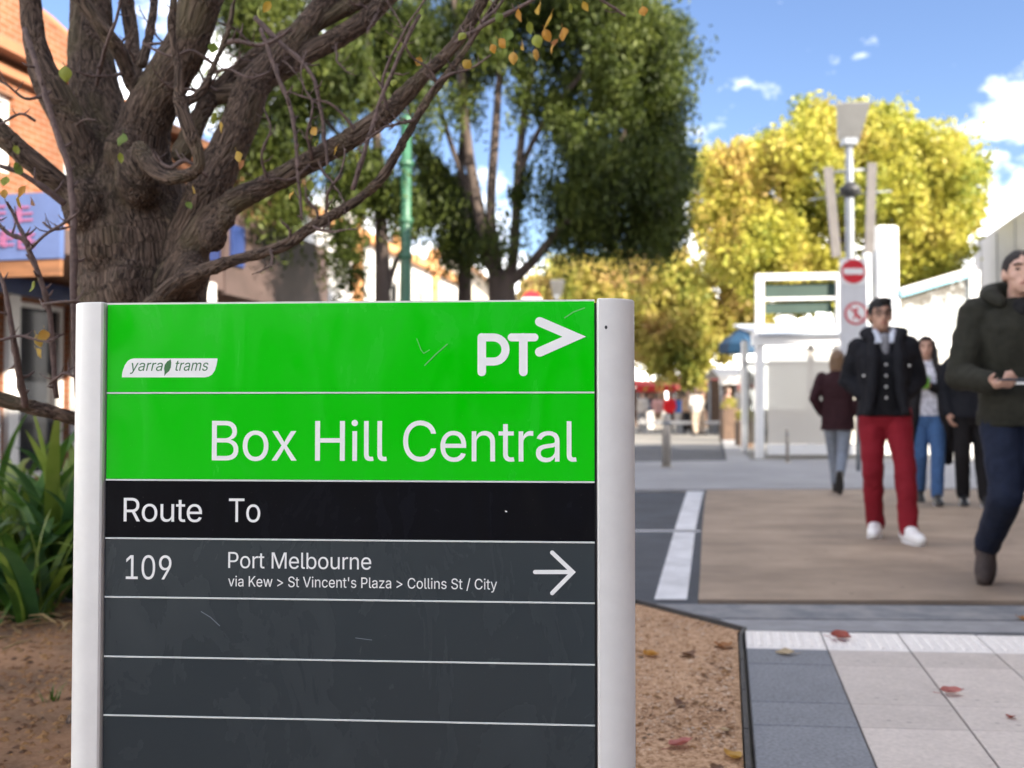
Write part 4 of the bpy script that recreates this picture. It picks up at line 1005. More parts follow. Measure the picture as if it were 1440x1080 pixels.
# the last leaves, each its own blade
LC = {'yellow': ((.58, .36, .03), (.45, .30, .05)), 'orange': ((.55, .22, .02), (.5, .28, .04)), 'green': ((.10, .20, .03), (.22, .28, .05)), 'lime': ((.36, .36, .05), (.22, .28, .04)),
      'rust': ((.30, .10, .02), (.35, .16, .04)), 'red': ((.34, .03, .03), (.30, .09, .05)), 'pink': ((.50, .12, .12), (.42, .18, .14)), 'gold': ((.62, .40, .08), (.55, .30, .06)), 'brown': ((.12, .06, .03), (.2, .1, .05)), 'pale': ((.6, .5, .36), (.5, .38, .2))}
for k_, (c1, c2) in LC.items():
    M['leaf_' + k_] = mat('leaf_' + k_, c1, .55, .15, 40, .2, 120, base2=c2, transl=.3)
def leaf_mesh(kind, w=1.0, curl=.25, lobes=0):
    """a veined leaf blade one unit long, folded along its midrib and curled"""
    n = 9; vs, fs = [], []
    for i in range(n + 1):
        t = i / n
        half = (math.sin(math.pi * min(1, t * 1.02)) ** .75) * .36 * w * (1.15 - .45 * t)
        if lobes: half *= 1 + .28 * math.cos(t * lobes * 2 * math.pi)
        zc = curl * (t - .5) ** 2 * 2
        wob = .03 * math.sin(t * 11)
        vs += [(-half, t, zc + half * .45 + wob), (-half * .5, t, zc + half * .18), (0, t, zc - .012), (half * .5, t, zc + half * .18), (half, t, zc + half * .45 - wob)]
    for i in range(n):
        for k in range(4):
            a = i * 5 + k; fs.append((a, a + 1, a + 6, a + 5))
    m_ = MB(); m_.add(vs, fs)
    st = MB(); m_.tube([(0, -.3, .03), (0, -.1, .005), (0, .05, -.01)], [.012, .012, .01], 5)
    return m_.mesh('leaf', M['leaf_' + kind], True)
LM = {k_: leaf_mesh(k_, 1.0 + .25 * (i % 3), .10 + .09 * (i % 4)) for i, k_ in enumerate(LC)}
def hang_leaf(px, py, D, size_px, kind, down=True):
    o = put('leaf', LM[kind], tree, P(px, py, D) - TB)
    s_ = size_px / F * D * .78
    o.scale = (s_ * random.uniform(.8, 1.2), s_, s_)
    o.rotation_euler = (R(random.uniform(-120, -60) if down else random.uniform(-20, 40)), R(random.uniform(-40, 40)), R(random.uniform(-180, 180)))
for x, y, s_, k_ in [(760, 5, 30, 'yellow'), (775, 18, 30, 'yellow'), (766, 40, 26, 'orange'), (790, 38, 26, 'orange'), (752, 48, 26, 'lime'), (735, 58, 26, 'yellow'), (722, 72, 24, 'gold'), (715, 42, 26, 'green'), (742, 30, 24, 'lime'),
                     (700, 55, 22, 'orange'), (662, 84, 24, 'yellow'), (655, 44, 22, 'lime'), (785, 55, 18, 'rust'), (755, 68, 22, 'gold'), (820, 2, 20, 'yellow'), (903, 8, 20, 'orange'), (730, 12, 24, 'orange'), (708, 20, 20, 'green'), (775, 62, 18, 'gold'), (690, 62, 18, 'orange'), (800, 6, 22, 'lime'),
                     (300, 158, 24, 'lime'), (308, 170, 22, 'yellow'), (332, 212, 24, 'yellow'), (344, 225, 20, 'rust'), (172, 186, 26, 'green'), (168, 215, 20, 'lime'), (90, 92, 30, 'lime'), (25, 232, 26, 'green'), (38, 262, 26, 'orange'), (26, 276, 24, 'yellow'), (44, 278, 20, 'rust'), (10, 250, 22, 'lime'),
                     (435, 255, 26, 'lime'), (410, 268, 20, 'gold'), (272, 262, 20, 'yellow'), (262, 285, 16, 'green'), (52, 396, 24, 'lime'), (50, 470, 26, 'yellow'), (62, 462, 22, 'gold'), (50, 490, 22, 'yellow'), (445, 195, 20, 'lime'), (475, 205, 18, 'yellow'), (505, 215, 20, 'lime'), (462, 232, 18, 'green'), (440, 180, 18, 'gold'),
                     (360, 12, 22, 'lime'), (380, 2, 24, 'yellow'), (590, 80, 18, 'gold'), (555, 110, 16, 'lime'), (300, 60, 18, 'green'), (20, 205, 18, 'lime'), (6, 268, 20, 'gold')]:
    hang_leaf(x, y, random.uniform(2.55, 2.75), s_, k_)

# ------------------------------------------------------------------ fallen leaves
FL = [(941, 1046, 42, 'pink', 'curled pink leaf lying on the gravel near the sign post'), (1041, 1064, 34, 'gold', 'golden leaf on the gravel beside the bluestone pavers'),
      (975, 921, 26, 'brown', 'dark brown curled leaf in the middle of the gravel'), (904, 919, 28, 'orange', 'orange leaf half hidden behind the silver sign post'),
      (1020, 910, 34, 'rust', 'rust coloured leaf against the corner of the garden edging'), (1118, 919, 30, 'pale', 'pale yellow leaf lying on the bluestone paver'),
      (1167, 897, 32, 'red', 'crumpled red leaf on the white tactile pavers'), (1322, 974, 34, 'pink', 'flat pinkish leaf on the pale pavers'),
      (1419, 1010, 16, 'red', 'tiny reddish leaf scrap on the pale pavers'), (962, 987, 24, 'brown', 'thin brown leaf lying on the gravel above the pink leaf'),
      (1028, 1028, 20, 'pale', 'small whitish leaf on the gravel above the golden leaf'), (1006, 1078, 22, 'brown', 'dark leaf at the bottom edge of the gravel'), (1432, 861, 24, 'rust', 'brown leaf in the gutter behind the pavers')]
for x, y, s_, k_, lab in FL:
    z = .004 if x > 1060 else .0
    p = G(x, y, z)
    if x < 1044: p.z = gz(p.x, p.y) + .006
    if y < 880 and x > 1060: p.z = -.018
    if x > 1150 and 888 < y < 912: p.z = .010
    o = put('fallen_leaf', LM[k_], None, p)
    sc_ = s_ / F * p.y * .92
    o.scale = (sc_, sc_, sc_ * 1.1); o.rotation_euler = (R(random.uniform(-8, 10)), R(random.uniform(-12, 12)), R(random.uniform(-180, 180)))
    tag(o, lab, 'leaf', 'fallen autumn leaves')

# ------------------------------------------------------------------ strap-leaved plants
M['strap'] = [leaf_mat('strap_leaf_%d' % i, c, 6, .3, .4) for i, c in enumerate([[(.025, .065, .010), (.05, .12, .018), (.10, .19, .03)], [(.018, .055, .02), (.04, .10, .03), (.07, .15, .05)], [(.08, .13, .015), (.15, .22, .03), (.24, .30, .06)]])]
M['dead'] = leaf_mat('dead_leaf', [(.12, .07, .03), (.26, .17, .07), (.33, .25, .12)], 8, .1)
def strap(i):
    n = 11; vs, fs = [], []
    bend = [.55, .95, 1.35, .75, 1.7, .35][i % 6]; wid = [.030, .036, .026, .040, .032, .028][i % 6]
    x = y = 0.0; an = R(84)
    for k in range(n + 1):
        t = k / n
        w = wid * (math.sin(math.pi * min(.98, .18 + t * .80)) ** .7) * (1 if t < .98 else .2)
        vs += [(-w, x, y + w * .35), (0, x, y), (w, x, y + w * .35)]
        an -= bend * 1.6 / n * (0.35 + t); x += math.cos(an) / n; y += math.sin(an) / n
    for k in range(n):
        a = k * 3; fs += [(a, a + 1, a + 4, a + 3), (a + 1, a + 2, a + 5, a + 4)]
    m_ = MB(); m_.add(vs, fs)
    return m_
SM = [strap(i).mesh('leaf', M['strap'][i % 3], True) for i in range(6)]
SD = [strap(i).mesh('leaf', M['dead'], True) for i in (2, 4)]
plants = [(-2.16, 4.45, .62, 'low strap-leaved plant at the front of the bed, half behind the sign post', 34), (-2.40, 4.72, .70, 'strap plant with arching leaves in the front row by the left edge', 36), (-2.22, 5.05, .84, 'tall leafy strap plant right beside the silver left post', 38),
          (-2.55, 5.25, .92, 'upright strap plant in the second row below the low branch', 38), (-2.80, 5.6, .95, 'tallest strap plant at the left edge below the shop window', 36), (-2.48, 5.75, .95, 'strap plant at the back of the bed against the shop door', 30), (-2.62, 4.5, .6, 'low strap plant cut off by the left edge of the photo', 26)]
for (x, y, h, lab, nl) in plants:
    pl = thing('strap_plant', lab, 'plant', (x, y, gz(x, y) - .01), 0, 'strap-leaved plants in the garden bed')
    for k in range(nl):
        dead = k % 8 == 7
        o = put('leaf', random.choice(SD if dead else SM), pl, (random.uniform(-.09, .09), random.uniform(-.09, .09), 0))
        s_ = h * random.uniform(.65, 1.2) * (.6 if dead else 1)
        o.scale = (s_ * random.uniform(1.0, 1.5), s_, s_)
        o.rotation_euler = (R(random.uniform(-32, 8) if not dead else random.uniform(-70, -40)), R(random.uniform(-12, 12)), random.uniform(0, 6.28))
mb = MB()
for k in range(120):
    x, y = random.uniform(-2.9, -1.2), random.uniform(3.9, 4.9); L = random.uniform(.04, .2); a = random.uniform(0, 3.14)
    z = gz(x, y) + random.uniform(.003, .04)
    mb.tube([(x, y, z), (x + math.cos(a) * L * .5, y + math.sin(a) * L * .5, z + random.uniform(0, .03)), (x + math.cos(a) * L, y + math.sin(a) * L, z + random.uniform(-.01, .03))], [.004, .005, .002], 5)
tag(mb.build('dead_stalks', M['dead']), 'dry brown stalks littering the base of the plants', 'litter', kind='stuff')
for (x, y, lab) in [(P(92, 970, 3.35).x, 3.25, 'small tuft of green grass beside the left post')]:
    m_ = MB()
    for k in range(26):
        a = random.uniform(0, 6.28); r = random.uniform(.0, .03); L = random.uniform(.02, .06)
        p = Vector((math.cos(a) * r, math.sin(a) * r, 0)); d = Vector((math.cos(a) * .5, math.sin(a) * .5, 1)).normalized()
        s_ = Vector((-math.sin(a), math.cos(a), 0)) * .002
        m_.add([p - s_, p + s_, p + d * L * .6 + s_ * .7, p + d * L * .6 - s_ * .7, p + d * L + Vector((math.cos(a), math.sin(a), 0)) * L * .3], [(0, 1, 2, 3), (3, 2, 4)])
    o = m_.build('grass_tuft', M['strap'][0], None, False, (x, y, gz(x, y)))
    tag(o, lab, 'grass')

# ------------------------------------------------------------------ buildings
M['orange_brick'] = brick_mat('orange_brick', (.27, .095, .040), (.22, .075, .030), (.25, .165, .11))
M['terracotta'] = mat('terracotta_moulding', (.34, .15, .075), .85, .15, 2)
M['cream'] = mat('cream_render', (.62, .55, .44), .85, .08, 1.5, .1, 40)
M['white_render'] = mat('white_render', (.72, .71, .68), .8, .06, 1.2, .1, 40)
M['grey_clad'] = mat('lilac_grey_cladding', (.42, .41, .44), .6, .05, .8)
M['dark_glass'] = mat('dark_glass', (.02, .022, .026), .08, 0, spec=.8)
M['pale_glass'] = mat('pale_blind', (.45, .47, .48), .25, .1, 2)
M['white_frame'] = mat('white_painted_timber', (.72, .70, .67), .5, .05, 8)
M['brown_fascia'] = mat('brown_fascia', (.085, .058, .052), .6, .25, 1.2)
M['timber_soffit'] = mat('timber_soffit', (.22, .10, .045), .6, .3, 2, stretch=(1, .2, 6))
M['blue_panel'] = mat('blue_sign_panel', (.075, .12, .27), .45, .1, 3)
M['deep_blue'] = mat('deep_blue_panel', (.022, .042, .14), .45, .15, 3)
M['pink_letters'] = mat('pink_letters', (.26, .09, .19), .5)
M['tin'] = mat('grey_metal_roof', (.20, .21, .24), .5, .1, 2)
M['tile_roof'] = mat('tan_roof', (.34, .20, .12), .8, .2, 2)
M['ornament'] = mat('orange_ornament', (.60, .30, .12), .8, .1, 3)
M['stock'] = leaf_mat('shop_stock', [(.03, .02, .02), (.2, .03, .02), (.10, .08, .07), (.3, .2, .1)], 3, 0, .6)
SA = math.atan(.22)
def Lx(Y): return -6.69 + .22 * (Y - 13)

def wall_cells(y0, y1, z0, z1, openings, x0=-.3, x1=0.0):
    """wall running along local y, facing +x, with real rectangular openings (ya, yb, za, zb)"""
    m_ = MB()
    yc = sorted({y0, y1} | {v for o in openings for v in o[:2]}); zc = sorted({z0, z1} | {v for o in openings for v in o[2:]})
    for i in range(len(yc) - 1):
        for j in range(len(zc) - 1):
            cy, cz = (yc[i] + yc[i + 1]) / 2, (zc[j] + zc[j + 1]) / 2
            if any(o[0] < cy < o[1] and o[2] < cz < o[3] for o in openings): continue
            a, b, c_, d = yc[i], yc[i + 1], zc[j], zc[j + 1]
            m_.add([(x1, a, c_), (x1, b, c_), (x1, b, d), (x1, a, d)], [(0, 1, 2, 3)])
            m_.add([(x0, a, c_), (x0, b, c_), (x0, b, d), (x0, a, d)], [(3, 2, 1, 0)])
    for (a, b, c_, d) in openings:
        m_.add([(x0, a, c_), (x1, a, c_), (x1, a, d), (x0, a, d)], [(0, 1, 2, 3)])
        m_.add([(x0, b, c_), (x1, b, c_), (x1, b, d), (x0, b, d)], [(3, 2, 1, 0)])
        m_.add([(x0, a, d), (x1, a, d), (x1, b, d), (x0, b, d)], [(0, 1, 2, 3)])
        m_.add([(x0, a, c_), (x1, a, c_), (x1, b, c_), (x0, b, c_)], [(3, 2, 1, 0)])
    return m_
def window(parent, a, b, c_, d, frame, pane, bars=1, name='window', depth=-.16):
    f = MB(); t = .07
    f.box((depth + .03, (a + b) / 2, d - t / 2), (.08, b - a, t)); f.box((depth + .03, (a + b) / 2, c_ + t / 2), (.10, b - a, t))
    f.box((depth + .03, a + t / 2, (c_ + d) / 2), (.08, t, d - c_ - 2 * t)); f.box((depth + .03, b - t / 2, (c_ + d) / 2), (.08, t, d - c_ - 2 * t))
    for k in range(bars):
        y = a + (b - a) * (k + 1) / (bars + 1); f.box((depth + .03, y, (c_ + d) / 2), (.06, .05, d - c_ - 2 * t))
    w = f.build(name, frame, parent)
    MB().box((depth, (a + b) / 2, (c_ + d) / 2), (.02, b - a - .1, d - c_ - .1)).build('pane', pane, w)
    return w

# orange brick shop
bA = thing('brick_shop', 'orange brick shop with an arched parapet and white framed shopfront behind the bare tree', 'building', (Lx(8.5), 8.5, -.06), -SA)
cosA = math.cos(SA)
def ly(Y): return (Y - 8.5) / cosA
ops = [(ly(12.3), ly(13.2), 4.1, 5.15), (ly(14.2), ly(15.0), 4.1, 5.15), (ly(16.2), ly(17.0), 4.1, 5.15), (ly(18.4), ly(19.2), 4.1, 5.15),
       (ly(9.2), ly(11.1), .7, 2.45), (ly(11.5), ly(13.05), .7, 2.45), (ly(13.3), ly(14.35), .05, 2.45), (ly(14.62), ly(17.0), .3, 2.4), (ly(17.4), ly(20.5), .6, 2.4)]
wall_cells(0, ly(21.5), 0, 5.6, ops).build('wall', M['orange_brick'], bA)
MB().box((-4, ly(21.5) / 2, 5.3), (7.6, ly(21.5), .12)).build('roof', M['tin'], bA)
MB().box((-4.2, .1, 2.6), (7.6, .2, 5.2)).build('side_wall', M['orange_brick'], bA); MB().box((-4.2, ly(21.5) - .1, 2.6), (7.6, .2, 5.2)).build('side_wall', M['orange_brick'], bA)
MB().box((-7.9, ly(21.5) / 2, 2.6), (.2, ly(21.5) - .5, 5.2)).build('back_wall', M['orange_brick'], bA)
MB().box((.06, ly(21.5) / 2, 5.66), (.5, ly(21.5) + .2, .14)).box((.03, ly(21.5) / 2, 5.42), (.16, ly(21.5), .12)).build('cornice', M['terracotta'], bA)
arch = [(ly(13.2) + math.cos(t) * 1.6, 5.73 + math.sin(t) * .72) for t in [math.pi * k / 16 for k in range(17)]]
MB().prism(arch, -.26, .12, axis='X').build('parapet', M['orange_brick'], bA)
ring = arch + [(y_, z_ + .001) for y_, z_ in []]
mb = MB()
mb.tube([(.02, y_, z_) for y_, z_ in arch], .11, 8); mb.build('parapet_coping', M['terracotta'], bA)
for i, o_ in enumerate(ops[:4]): window(bA, *o_, M['white_frame'], M['pale_glass'], 0)
for i, o_ in enumerate(ops[4:6]): window(bA, *o_, M['white_frame'], M['dark_glass'], 1, 'shop_window')
window(bA, *ops[6], M['white_frame'], M['dark_glass'], 0, 'shop_door')
for o_ in ops[7:]: window(bA, *o_, M['white_frame'], M['dark_glass'], 2, 'shop_window')
for yv in (13.17, 14.48): MB().box((.04, ly(yv), 1.25), (.08, .2, 2.5)).build('pilaster', M['white_frame'], bA)
MB().box((.05, ly(12.9), 2.62), (.1, 3.2, .22)).build('sign_board', M['deep_blue'], bA)
MB().box((.055, ly(12.2), 2.62), (.1, .8, .16)).build('notice', M['pale_glass'], bA)
MB().box((.12, ly(12.1), .55), (.24, 1.3, .9)).build('stall_riser', M['white_frame'], bA)
for k in range(8):
    MB().box((-.9 - .1 * (k % 3), ly(11.6 + .32 * k), .5 + .35 * (k % 4)), (.3, .26, .5)).build('shelf_stock', M['stock'], bA)
# street verandah with its blue end sign
aw = MB(); aw.box((1.02, (ly(11.5) + ly(15)) / 2, 2.86), (2.05, ly(15) - ly(11.5), .08))
aw.build('awning_roof', M['tin'], bA)
MB().box((1.02, (ly(11.6) + ly(14.9)) / 2, 2.80), (1.95, ly(14.9) - ly(11.6), .03)).build('awning_soffit', M['timber_soffit'], bA)
es = MB().box((1.0, ly(11.5) - .04, 3.03), (2.16, .07, .74)).build('end_sign', M['blue_panel'], bA)
MB().box((1.0, ly(11.5) - .03, 2.56), (2.14, .05, .18)).build('end_beam', M['timber_soffit'], bA)
def mark(cx, cz, w, h, seed):
    rr = random.Random(seed); m_ = MB(); y = ly(11.5) - .085
    for k in range(3): m_.box((cx, y - .002 * k, cz + h * (-.36 + .36 * k)), (w * rr.uniform(.6, 1), .008, h * .13))
    m_.box((cx + w * rr.uniform(-.2, .2), y - .008, cz), (w * .15, .008, h))
    m_.box((cx - w * .32, y - .010, cz - h * .1), (w * .13, .008, h * .6))
    m_.build('sign_mark', M['pink_letters'], es)
for i, (cx, cz) in enumerate([(.9, 3.2), (1.28, 3.19), (1.62, 3.17), (1.1, 2.92), (1.42, 2.9), (1.66, 2.86), (.62, 3.0)]): mark(cx, cz, .24, .2, i)
MB().box((2.05, (ly(11.5) + ly(15)) / 2, 2.86), (.06, ly(15) - ly(11.5) - .02, .28)).build('fascia', M['brown_fascia'], bA)
# taller brown fascia further along
fy0, fy1 = ly(15.0), ly(18.7)
MB().box((2.06, (fy0 + fy1) / 2, 3.30), (.08, fy1 - fy0, 1.25)).build('fascia', M['brown_fascia'], bA)
MB().box((1.0, fy1 - .05, 3.25), (2.02, .08, 1.1)).build('fascia', M['brown_fascia'], bA)
MB().box((1.0, (fy0 + fy1) / 2, 2.74), (2.0, fy1 - fy0 - .2, .06)).build('awning_soffit', M['timber_soffit'], bA)
MB().box((2.12, ly(15.3), 3.42), (.05, .38, .6)).build('sign_board', M['deep_blue'], bA)
MB().box((1.0, fy0 + .02, 3.3), (2.0, .06, .9)).build('sign_board', M['deep_blue'], bA)
wp = P(295, 388, 14.1)
for i, (px_, D_p) in enumerate([(295, 14.1), (455, 18.4)]):
    o_ = MB().bbox((0, 0, 1.39), (.14, .14, 2.78), .012).build('awning_post', M['white_frame'], None, False, (P(px_, 500, D_p).x, D_p, -.06))
    tag(o_, ['white square awning post rising beside the bare trunk', 'white awning post at the end of the brown fascia'][i], 'post', 'awning posts of the brick shop')

# pale shop with orange ornament, further along
bB = thing('white_shop', 'white two storey shop with orange ornaments further along the left street side', 'building', (Lx(21.6), 21.6, -.06), -SA)
opsB = [(1.0 + 2.6 * k, 2.1 + 2.6 * k, 3.5, 4.6) for k in range(5)] + [(.8 + 3.2 * k, 3.3 + 3.2 * k, .5, 2.3) for k in range(4)]
wall_cells(0, 14.0, 0, 5.5, opsB).build('wall', M['white_render'], bB)
MB().box((-3.2, 7, 5.2), (5.8, 13.9, .15)).build('roof', M['tin'], bB); MB().box((-3.3, .1, 2.55), (5.9, .2, 5.1)).build('side_wall', M['white_render'], bB); MB().box((-3.3, 13.8, 2.55), (5.9, .2, 5.1)).build('side_wall', M['white_render'], bB)
MB().box((-6.1, 7, 2.55), (.2, 13.2, 5.1)).build('back_wall', M['white_render'], bB)
for k in range(5): window(bB, *opsB[k], M['white_frame'], M['dark_glass'], 1)
for k in range(4): window(bB, *opsB[5 + k], M['white_frame'], M['dark_glass'], 1, 'shop_window')
MB().box((.08, 7, 5.45), (.3, 14.1, .22)).build('cornice', M['ornament'], bB)
for k in range(4):
    MB().box((.07, .35 + 3.4 * k, 4.1), (.16, .35, 2.4)).build('pilaster', M['ornament'] if k % 2 else M['white_render'], bB)
    MB().ell((.0, .35 + 3.4 * k, 5.85), (.22, .22, .32), nu=10, nv=6).build('urn', M['ornament'], bB)
ped = [(1.2, 5.56), (4.4, 5.56), (3.6, 6.0), (2.8, 6.5), (2.0, 6.0)]
MB().prism(ped, -.2, .1, axis='X').build('pediment', M['white_render'], bB)
MB().prism([(.0, 2.9), (2.0, 2.5), (2.0, 2.62), (.0, 3.05)], .4, 13.6, axis='Y').build('awning', M['tin'], bB)
MB().box((2.02, 7, 2.55), (.05, 13.2, .5)).build('fascia', M['white_render'], bB)

# cream gabled house facing the camera
pg0, pg1 = P(592, 500, 37), P(693, 500, 37)
bC = thing('gabled_house', 'cream gabled building with a tan roof verge seen between the dark tree trunks', 'building', (pg0.x, 37, -.06))
w_ = pg1.x - pg0.x; ze, zr = P(690, 404, 37).z + .06, P(625, 352, 37).z + .06
out = [(0, 0), (w_, 0), (w_, ze), (w_ * .33, zr), (0, zr - .7)]
MB().prism(out, 0, 9, axis='Y').build('wall', M['cream'], bC)
def slope(a, b, nm):
    d = (Vector(b) - Vector(a)).normalized(); n_ = Vector((-d.y, d.x)) * .16
    a2, b2 = Vector(a) - d * .05, Vector(b) + d * .35
    MB().prism([tuple(a2), tuple(b2), tuple(b2 + n_), tuple(a2 + n_)], -.3, 9.3, axis='Y').build(nm, M['tile_roof'], bC)
slope((w_ * .33, zr + .01), (w_, ze + .01), 'roof')
slope((0, zr - .7), (w_ * .33 - .1, zr - .05), 'roof')
MB().box((w_ * .55, -.03, 1.6), (1.2, .06, 2.4)).build('door', M['dark_glass'], bC)
MB().box((w_ * .55, -.3, 3.1), (w_ * .85, .6, .16)).build('canopy', M['deep_blue'], bC)

# right-hand wall: long low shop running back along the street, taller block before it (out of view, it throws the near shade)
def Rx(Y): return 5.41 + .22 * Y
M['shade_brick'] = brick_mat('brown_brick', (.20, .12, .085), (.26, .15, .10), (.3, .27, .24))
bD = thing('grey_shop', 'plain lilac grey wall of a low shop at the right edge of the street', 'building', (P(1372, 575, 40).x, 40, -.06), -SA)
Ld = 10.5
m_ = MB(); m_.box((2.5, -Ld / 2, 3.79), (5.0, Ld, 7.58)); m_.build('wall', M['grey_clad'], bD)
MB().box((2.5, -Ld / 2, 7.61), (5.02, Ld + .02, .05)).build('roof_capping', M['grey_clad'], bD)
for k in range(4): MB().box((-.012, -1.2 - 2.4 * k, 3.8), (.03, .03, 7.4)).build('panel_joint', M['tin'], bD)
bE = thing('corner_building', 'tall brown brick building on the right side of the street, beyond the picture edge', 'building', (Rx(12.3), 12.3, -.06), -SA)
Le = 20
opsE = [(-Le + 1.5 + 3.3 * i, -Le + 3.1 + 3.3 * i, z0, z0 + 1.5) for i in range(5) for z0 in (3.2, 6.0)]
wall_cells(-Le, 0, 0, 9.5, opsE, x0=.3, x1=0.0).build('wall', M['shade_brick'], bE)
MB().box((5.4, -Le / 2, 4.7), (9.9, Le - .3, 9.4)).build('core', M['shade_brick'], bE)
MB().box((5.1, -Le / 2, 9.58), (10.6, Le + .3, .25)).build('roof', M['tin'], bE)
for o_ in opsE:
    MB().box((.16, (o_[0] + o_[1]) / 2, (o_[2] + o_[3]) / 2), (.04, o_[1] - o_[0], o_[3] - o_[2])).build('window', M['dark_glass'], bE)

bF = thing('added_rear_shops', 'unseen row of brown brick shops added behind the camera to darken the sign reflection', 'building', (-20, -26, -.06))  # unseen row, added so the glossy panels mirror dark brick, not bright cloud
opsF = [(1.2 + 4.2 * i, 4.4 + 4.2 * i, .6, 2.6) for i in range(8)] + [(1.8 + 4.2 * i, 3.4 + 4.2 * i, 3.9, 5.3) for i in range(8)]
mF = wall_cells(0, 34, 0, 6.0, opsF)
mF.v = [(y, x, z) for x, y, z in mF.v]; mF.build('wall', M['shade_brick'], bF)
MB().box((17, -4.4, 2.9), (33.6, 8, 5.8)).build('core', M['shade_brick'], bF); MB().box((17, -4.2, 6.1), (34.4, 8.8, .25)).build('roof', M['tin'], bF); MB().box((17, 1.2, 3.1), (34, 2.4, .2)).build('awning', M['brown_fascia'], bF)
for o_ in opsF: MB().box(((o_[0] + o_[1]) / 2, -.15, (o_[2] + o_[3]) / 2), (o_[1] - o_[0], .04, o_[3] - o_[2])).build('window', M['dark_glass'], bF)

# ------------------------------------------------------------------ foliage trees
def leaf_cloud(lobes, n_leaves, size, clump=.32, droop=.0, narrow=.45, seed=1, shell=.5, per=38):
    g = np.random.default_rng(seed)
    wts = np.array([l_[2] for l_ in lobes], float); wts /= wts.sum()
    V = []
    for (c_, r_, w_), wt in zip(lobes, wts):
        nl = int(n_leaves * wt); nc = max(1, nl // per)
        d = g.normal(size=(nc, 3)); d /= np.linalg.norm(d, axis=1)[:, None]
        rad = shell + (1 - shell) * g.random(nc) ** .6
        cl = np.array(c_)[None] + d * rad[:, None] * np.array(r_)[None]
        idx = g.integers(0, nc, nl)
        cs = clump * g.uniform(.5, 1.5, nc)
        off = np.clip(g.normal(size=(nl, 3)), -1.7, 1.7) * cs[idx][:, None] * .55
        off[:, 2] -= droop * np.abs(g.normal(size=nl)) * cs[idx]
        p = cl[idx] + off
        ax = g.normal(size=(nl, 3)); ax[:, 2] -= droop * 2.5; ax /= np.linalg.norm(ax, axis=1)[:, None]
        sd_ = np.cross(ax, g.normal(size=(nl, 3))); sd_ /= np.linalg.norm(sd_, axis=1)[:, None]
        L = size * g.uniform(.6, 1.4, nl)[:, None]
        w2 = L * narrow * .5
        up = np.cross(ax, sd_) * L * .12
        V.append(np.stack([p - ax * L * .5, p + sd_ * w2 + up, p + ax * L * .5, p - sd_ * w2 + up], 1))
    V = np.concatenate(V).reshape(-1, 3)
    n = len(V) // 4
    me = bpy.data.meshes.new('crown')
    me.vertices.add(len(V)); me.vertices.foreach_set('co', V.ravel())
    me.loops.add(n * 4); me.loops.foreach_set('vertex_index', np.arange(n * 4, dtype=np.int32))
    me.polygons.add(n); me.polygons.foreach_set('loop_start', np.arange(0, n * 4, 4, dtype=np.int32)); me.polygons.foreach_set('loop_total', np.full(n, 4, dtype=np.int32))
    me.update(calc_edges=True); me.validate()
    return me
M['far_bark'] = mat('grey_brown_bark', (.075, .055, .045), .9, .3, 5, .5, 30, stretch=(1, 1, .3))
def far_tree(name, label, base, trunks, lobes, n, size, lmat, group=None, fit=1.0, split=0, **kw):
    """trunks: lists of (px,py,D,rpx); lobes: (px,py,D,rx_px,rz_px,depth_m,weight)"""
    t = thing(name, label, 'tree', base, 0, group); B0 = Vector(base)
    m_ = MB()
    for nodes in trunks:
        sm = catmull(px_path(nodes), 4); m_.tube([p - B0 for p, r in sm], [r for p, r in sm], 9)
    m_.build('trunk', M['far_bark'], t, smooth=True)
    if split:
        rs_ = random.Random(n); new = []
        for (x, y, D, rx, rz, dm, w) in lobes:
            for q_ in range(split):
                a_, c_ = rs_.uniform(0, 6.28), rs_.random() ** .5 * .72; k_ = rs_.uniform(.36, .62)
                new.append((x + math.cos(a_) * c_ * rx, y + math.sin(a_) * c_ * rz, D + rs_.uniform(-.7, .7) * dm, rx * k_, rz * k_, dm * k_, w * k_ ** 2))
        lobes = new
    lb = [(P(x, y, D) - B0, (rx / F * D * fit, dm * fit, rz / F * D * fit), w) for (x, y, D, rx, rz, dm, w) in lobes]
    me = leaf_cloud([(tuple(c_), r_, w) for c_, r_, w in lb], n, size, **kw)
    me.materials.append(lmat); o = put('crown', me, t); o['kind'] = 'stuff'
    return t
M['dark_leaf'] = leaf_mat('dark_foliage', [(.018, .030, .007), (.042, .062, .011), (.075, .100, .017), (.125, .15, .026)], .9, .35, rnd=.3)
M['yellow_leaf'] = leaf_mat('autumn_foliage', [(.09, .13, .022), (.24, .27, .04), (.40, .38, .055), (.46, .41, .075), (.42, .29, .08)], .33, .35, rnd=.18)
M['gold_leaf'] = leaf_mat('gold_green_foliage', [(.09, .13, .03), (.26, .28, .05), (.42, .38, .08), (.48, .38, .12), (.44, .27, .12)], .4, .35, rnd=.2)
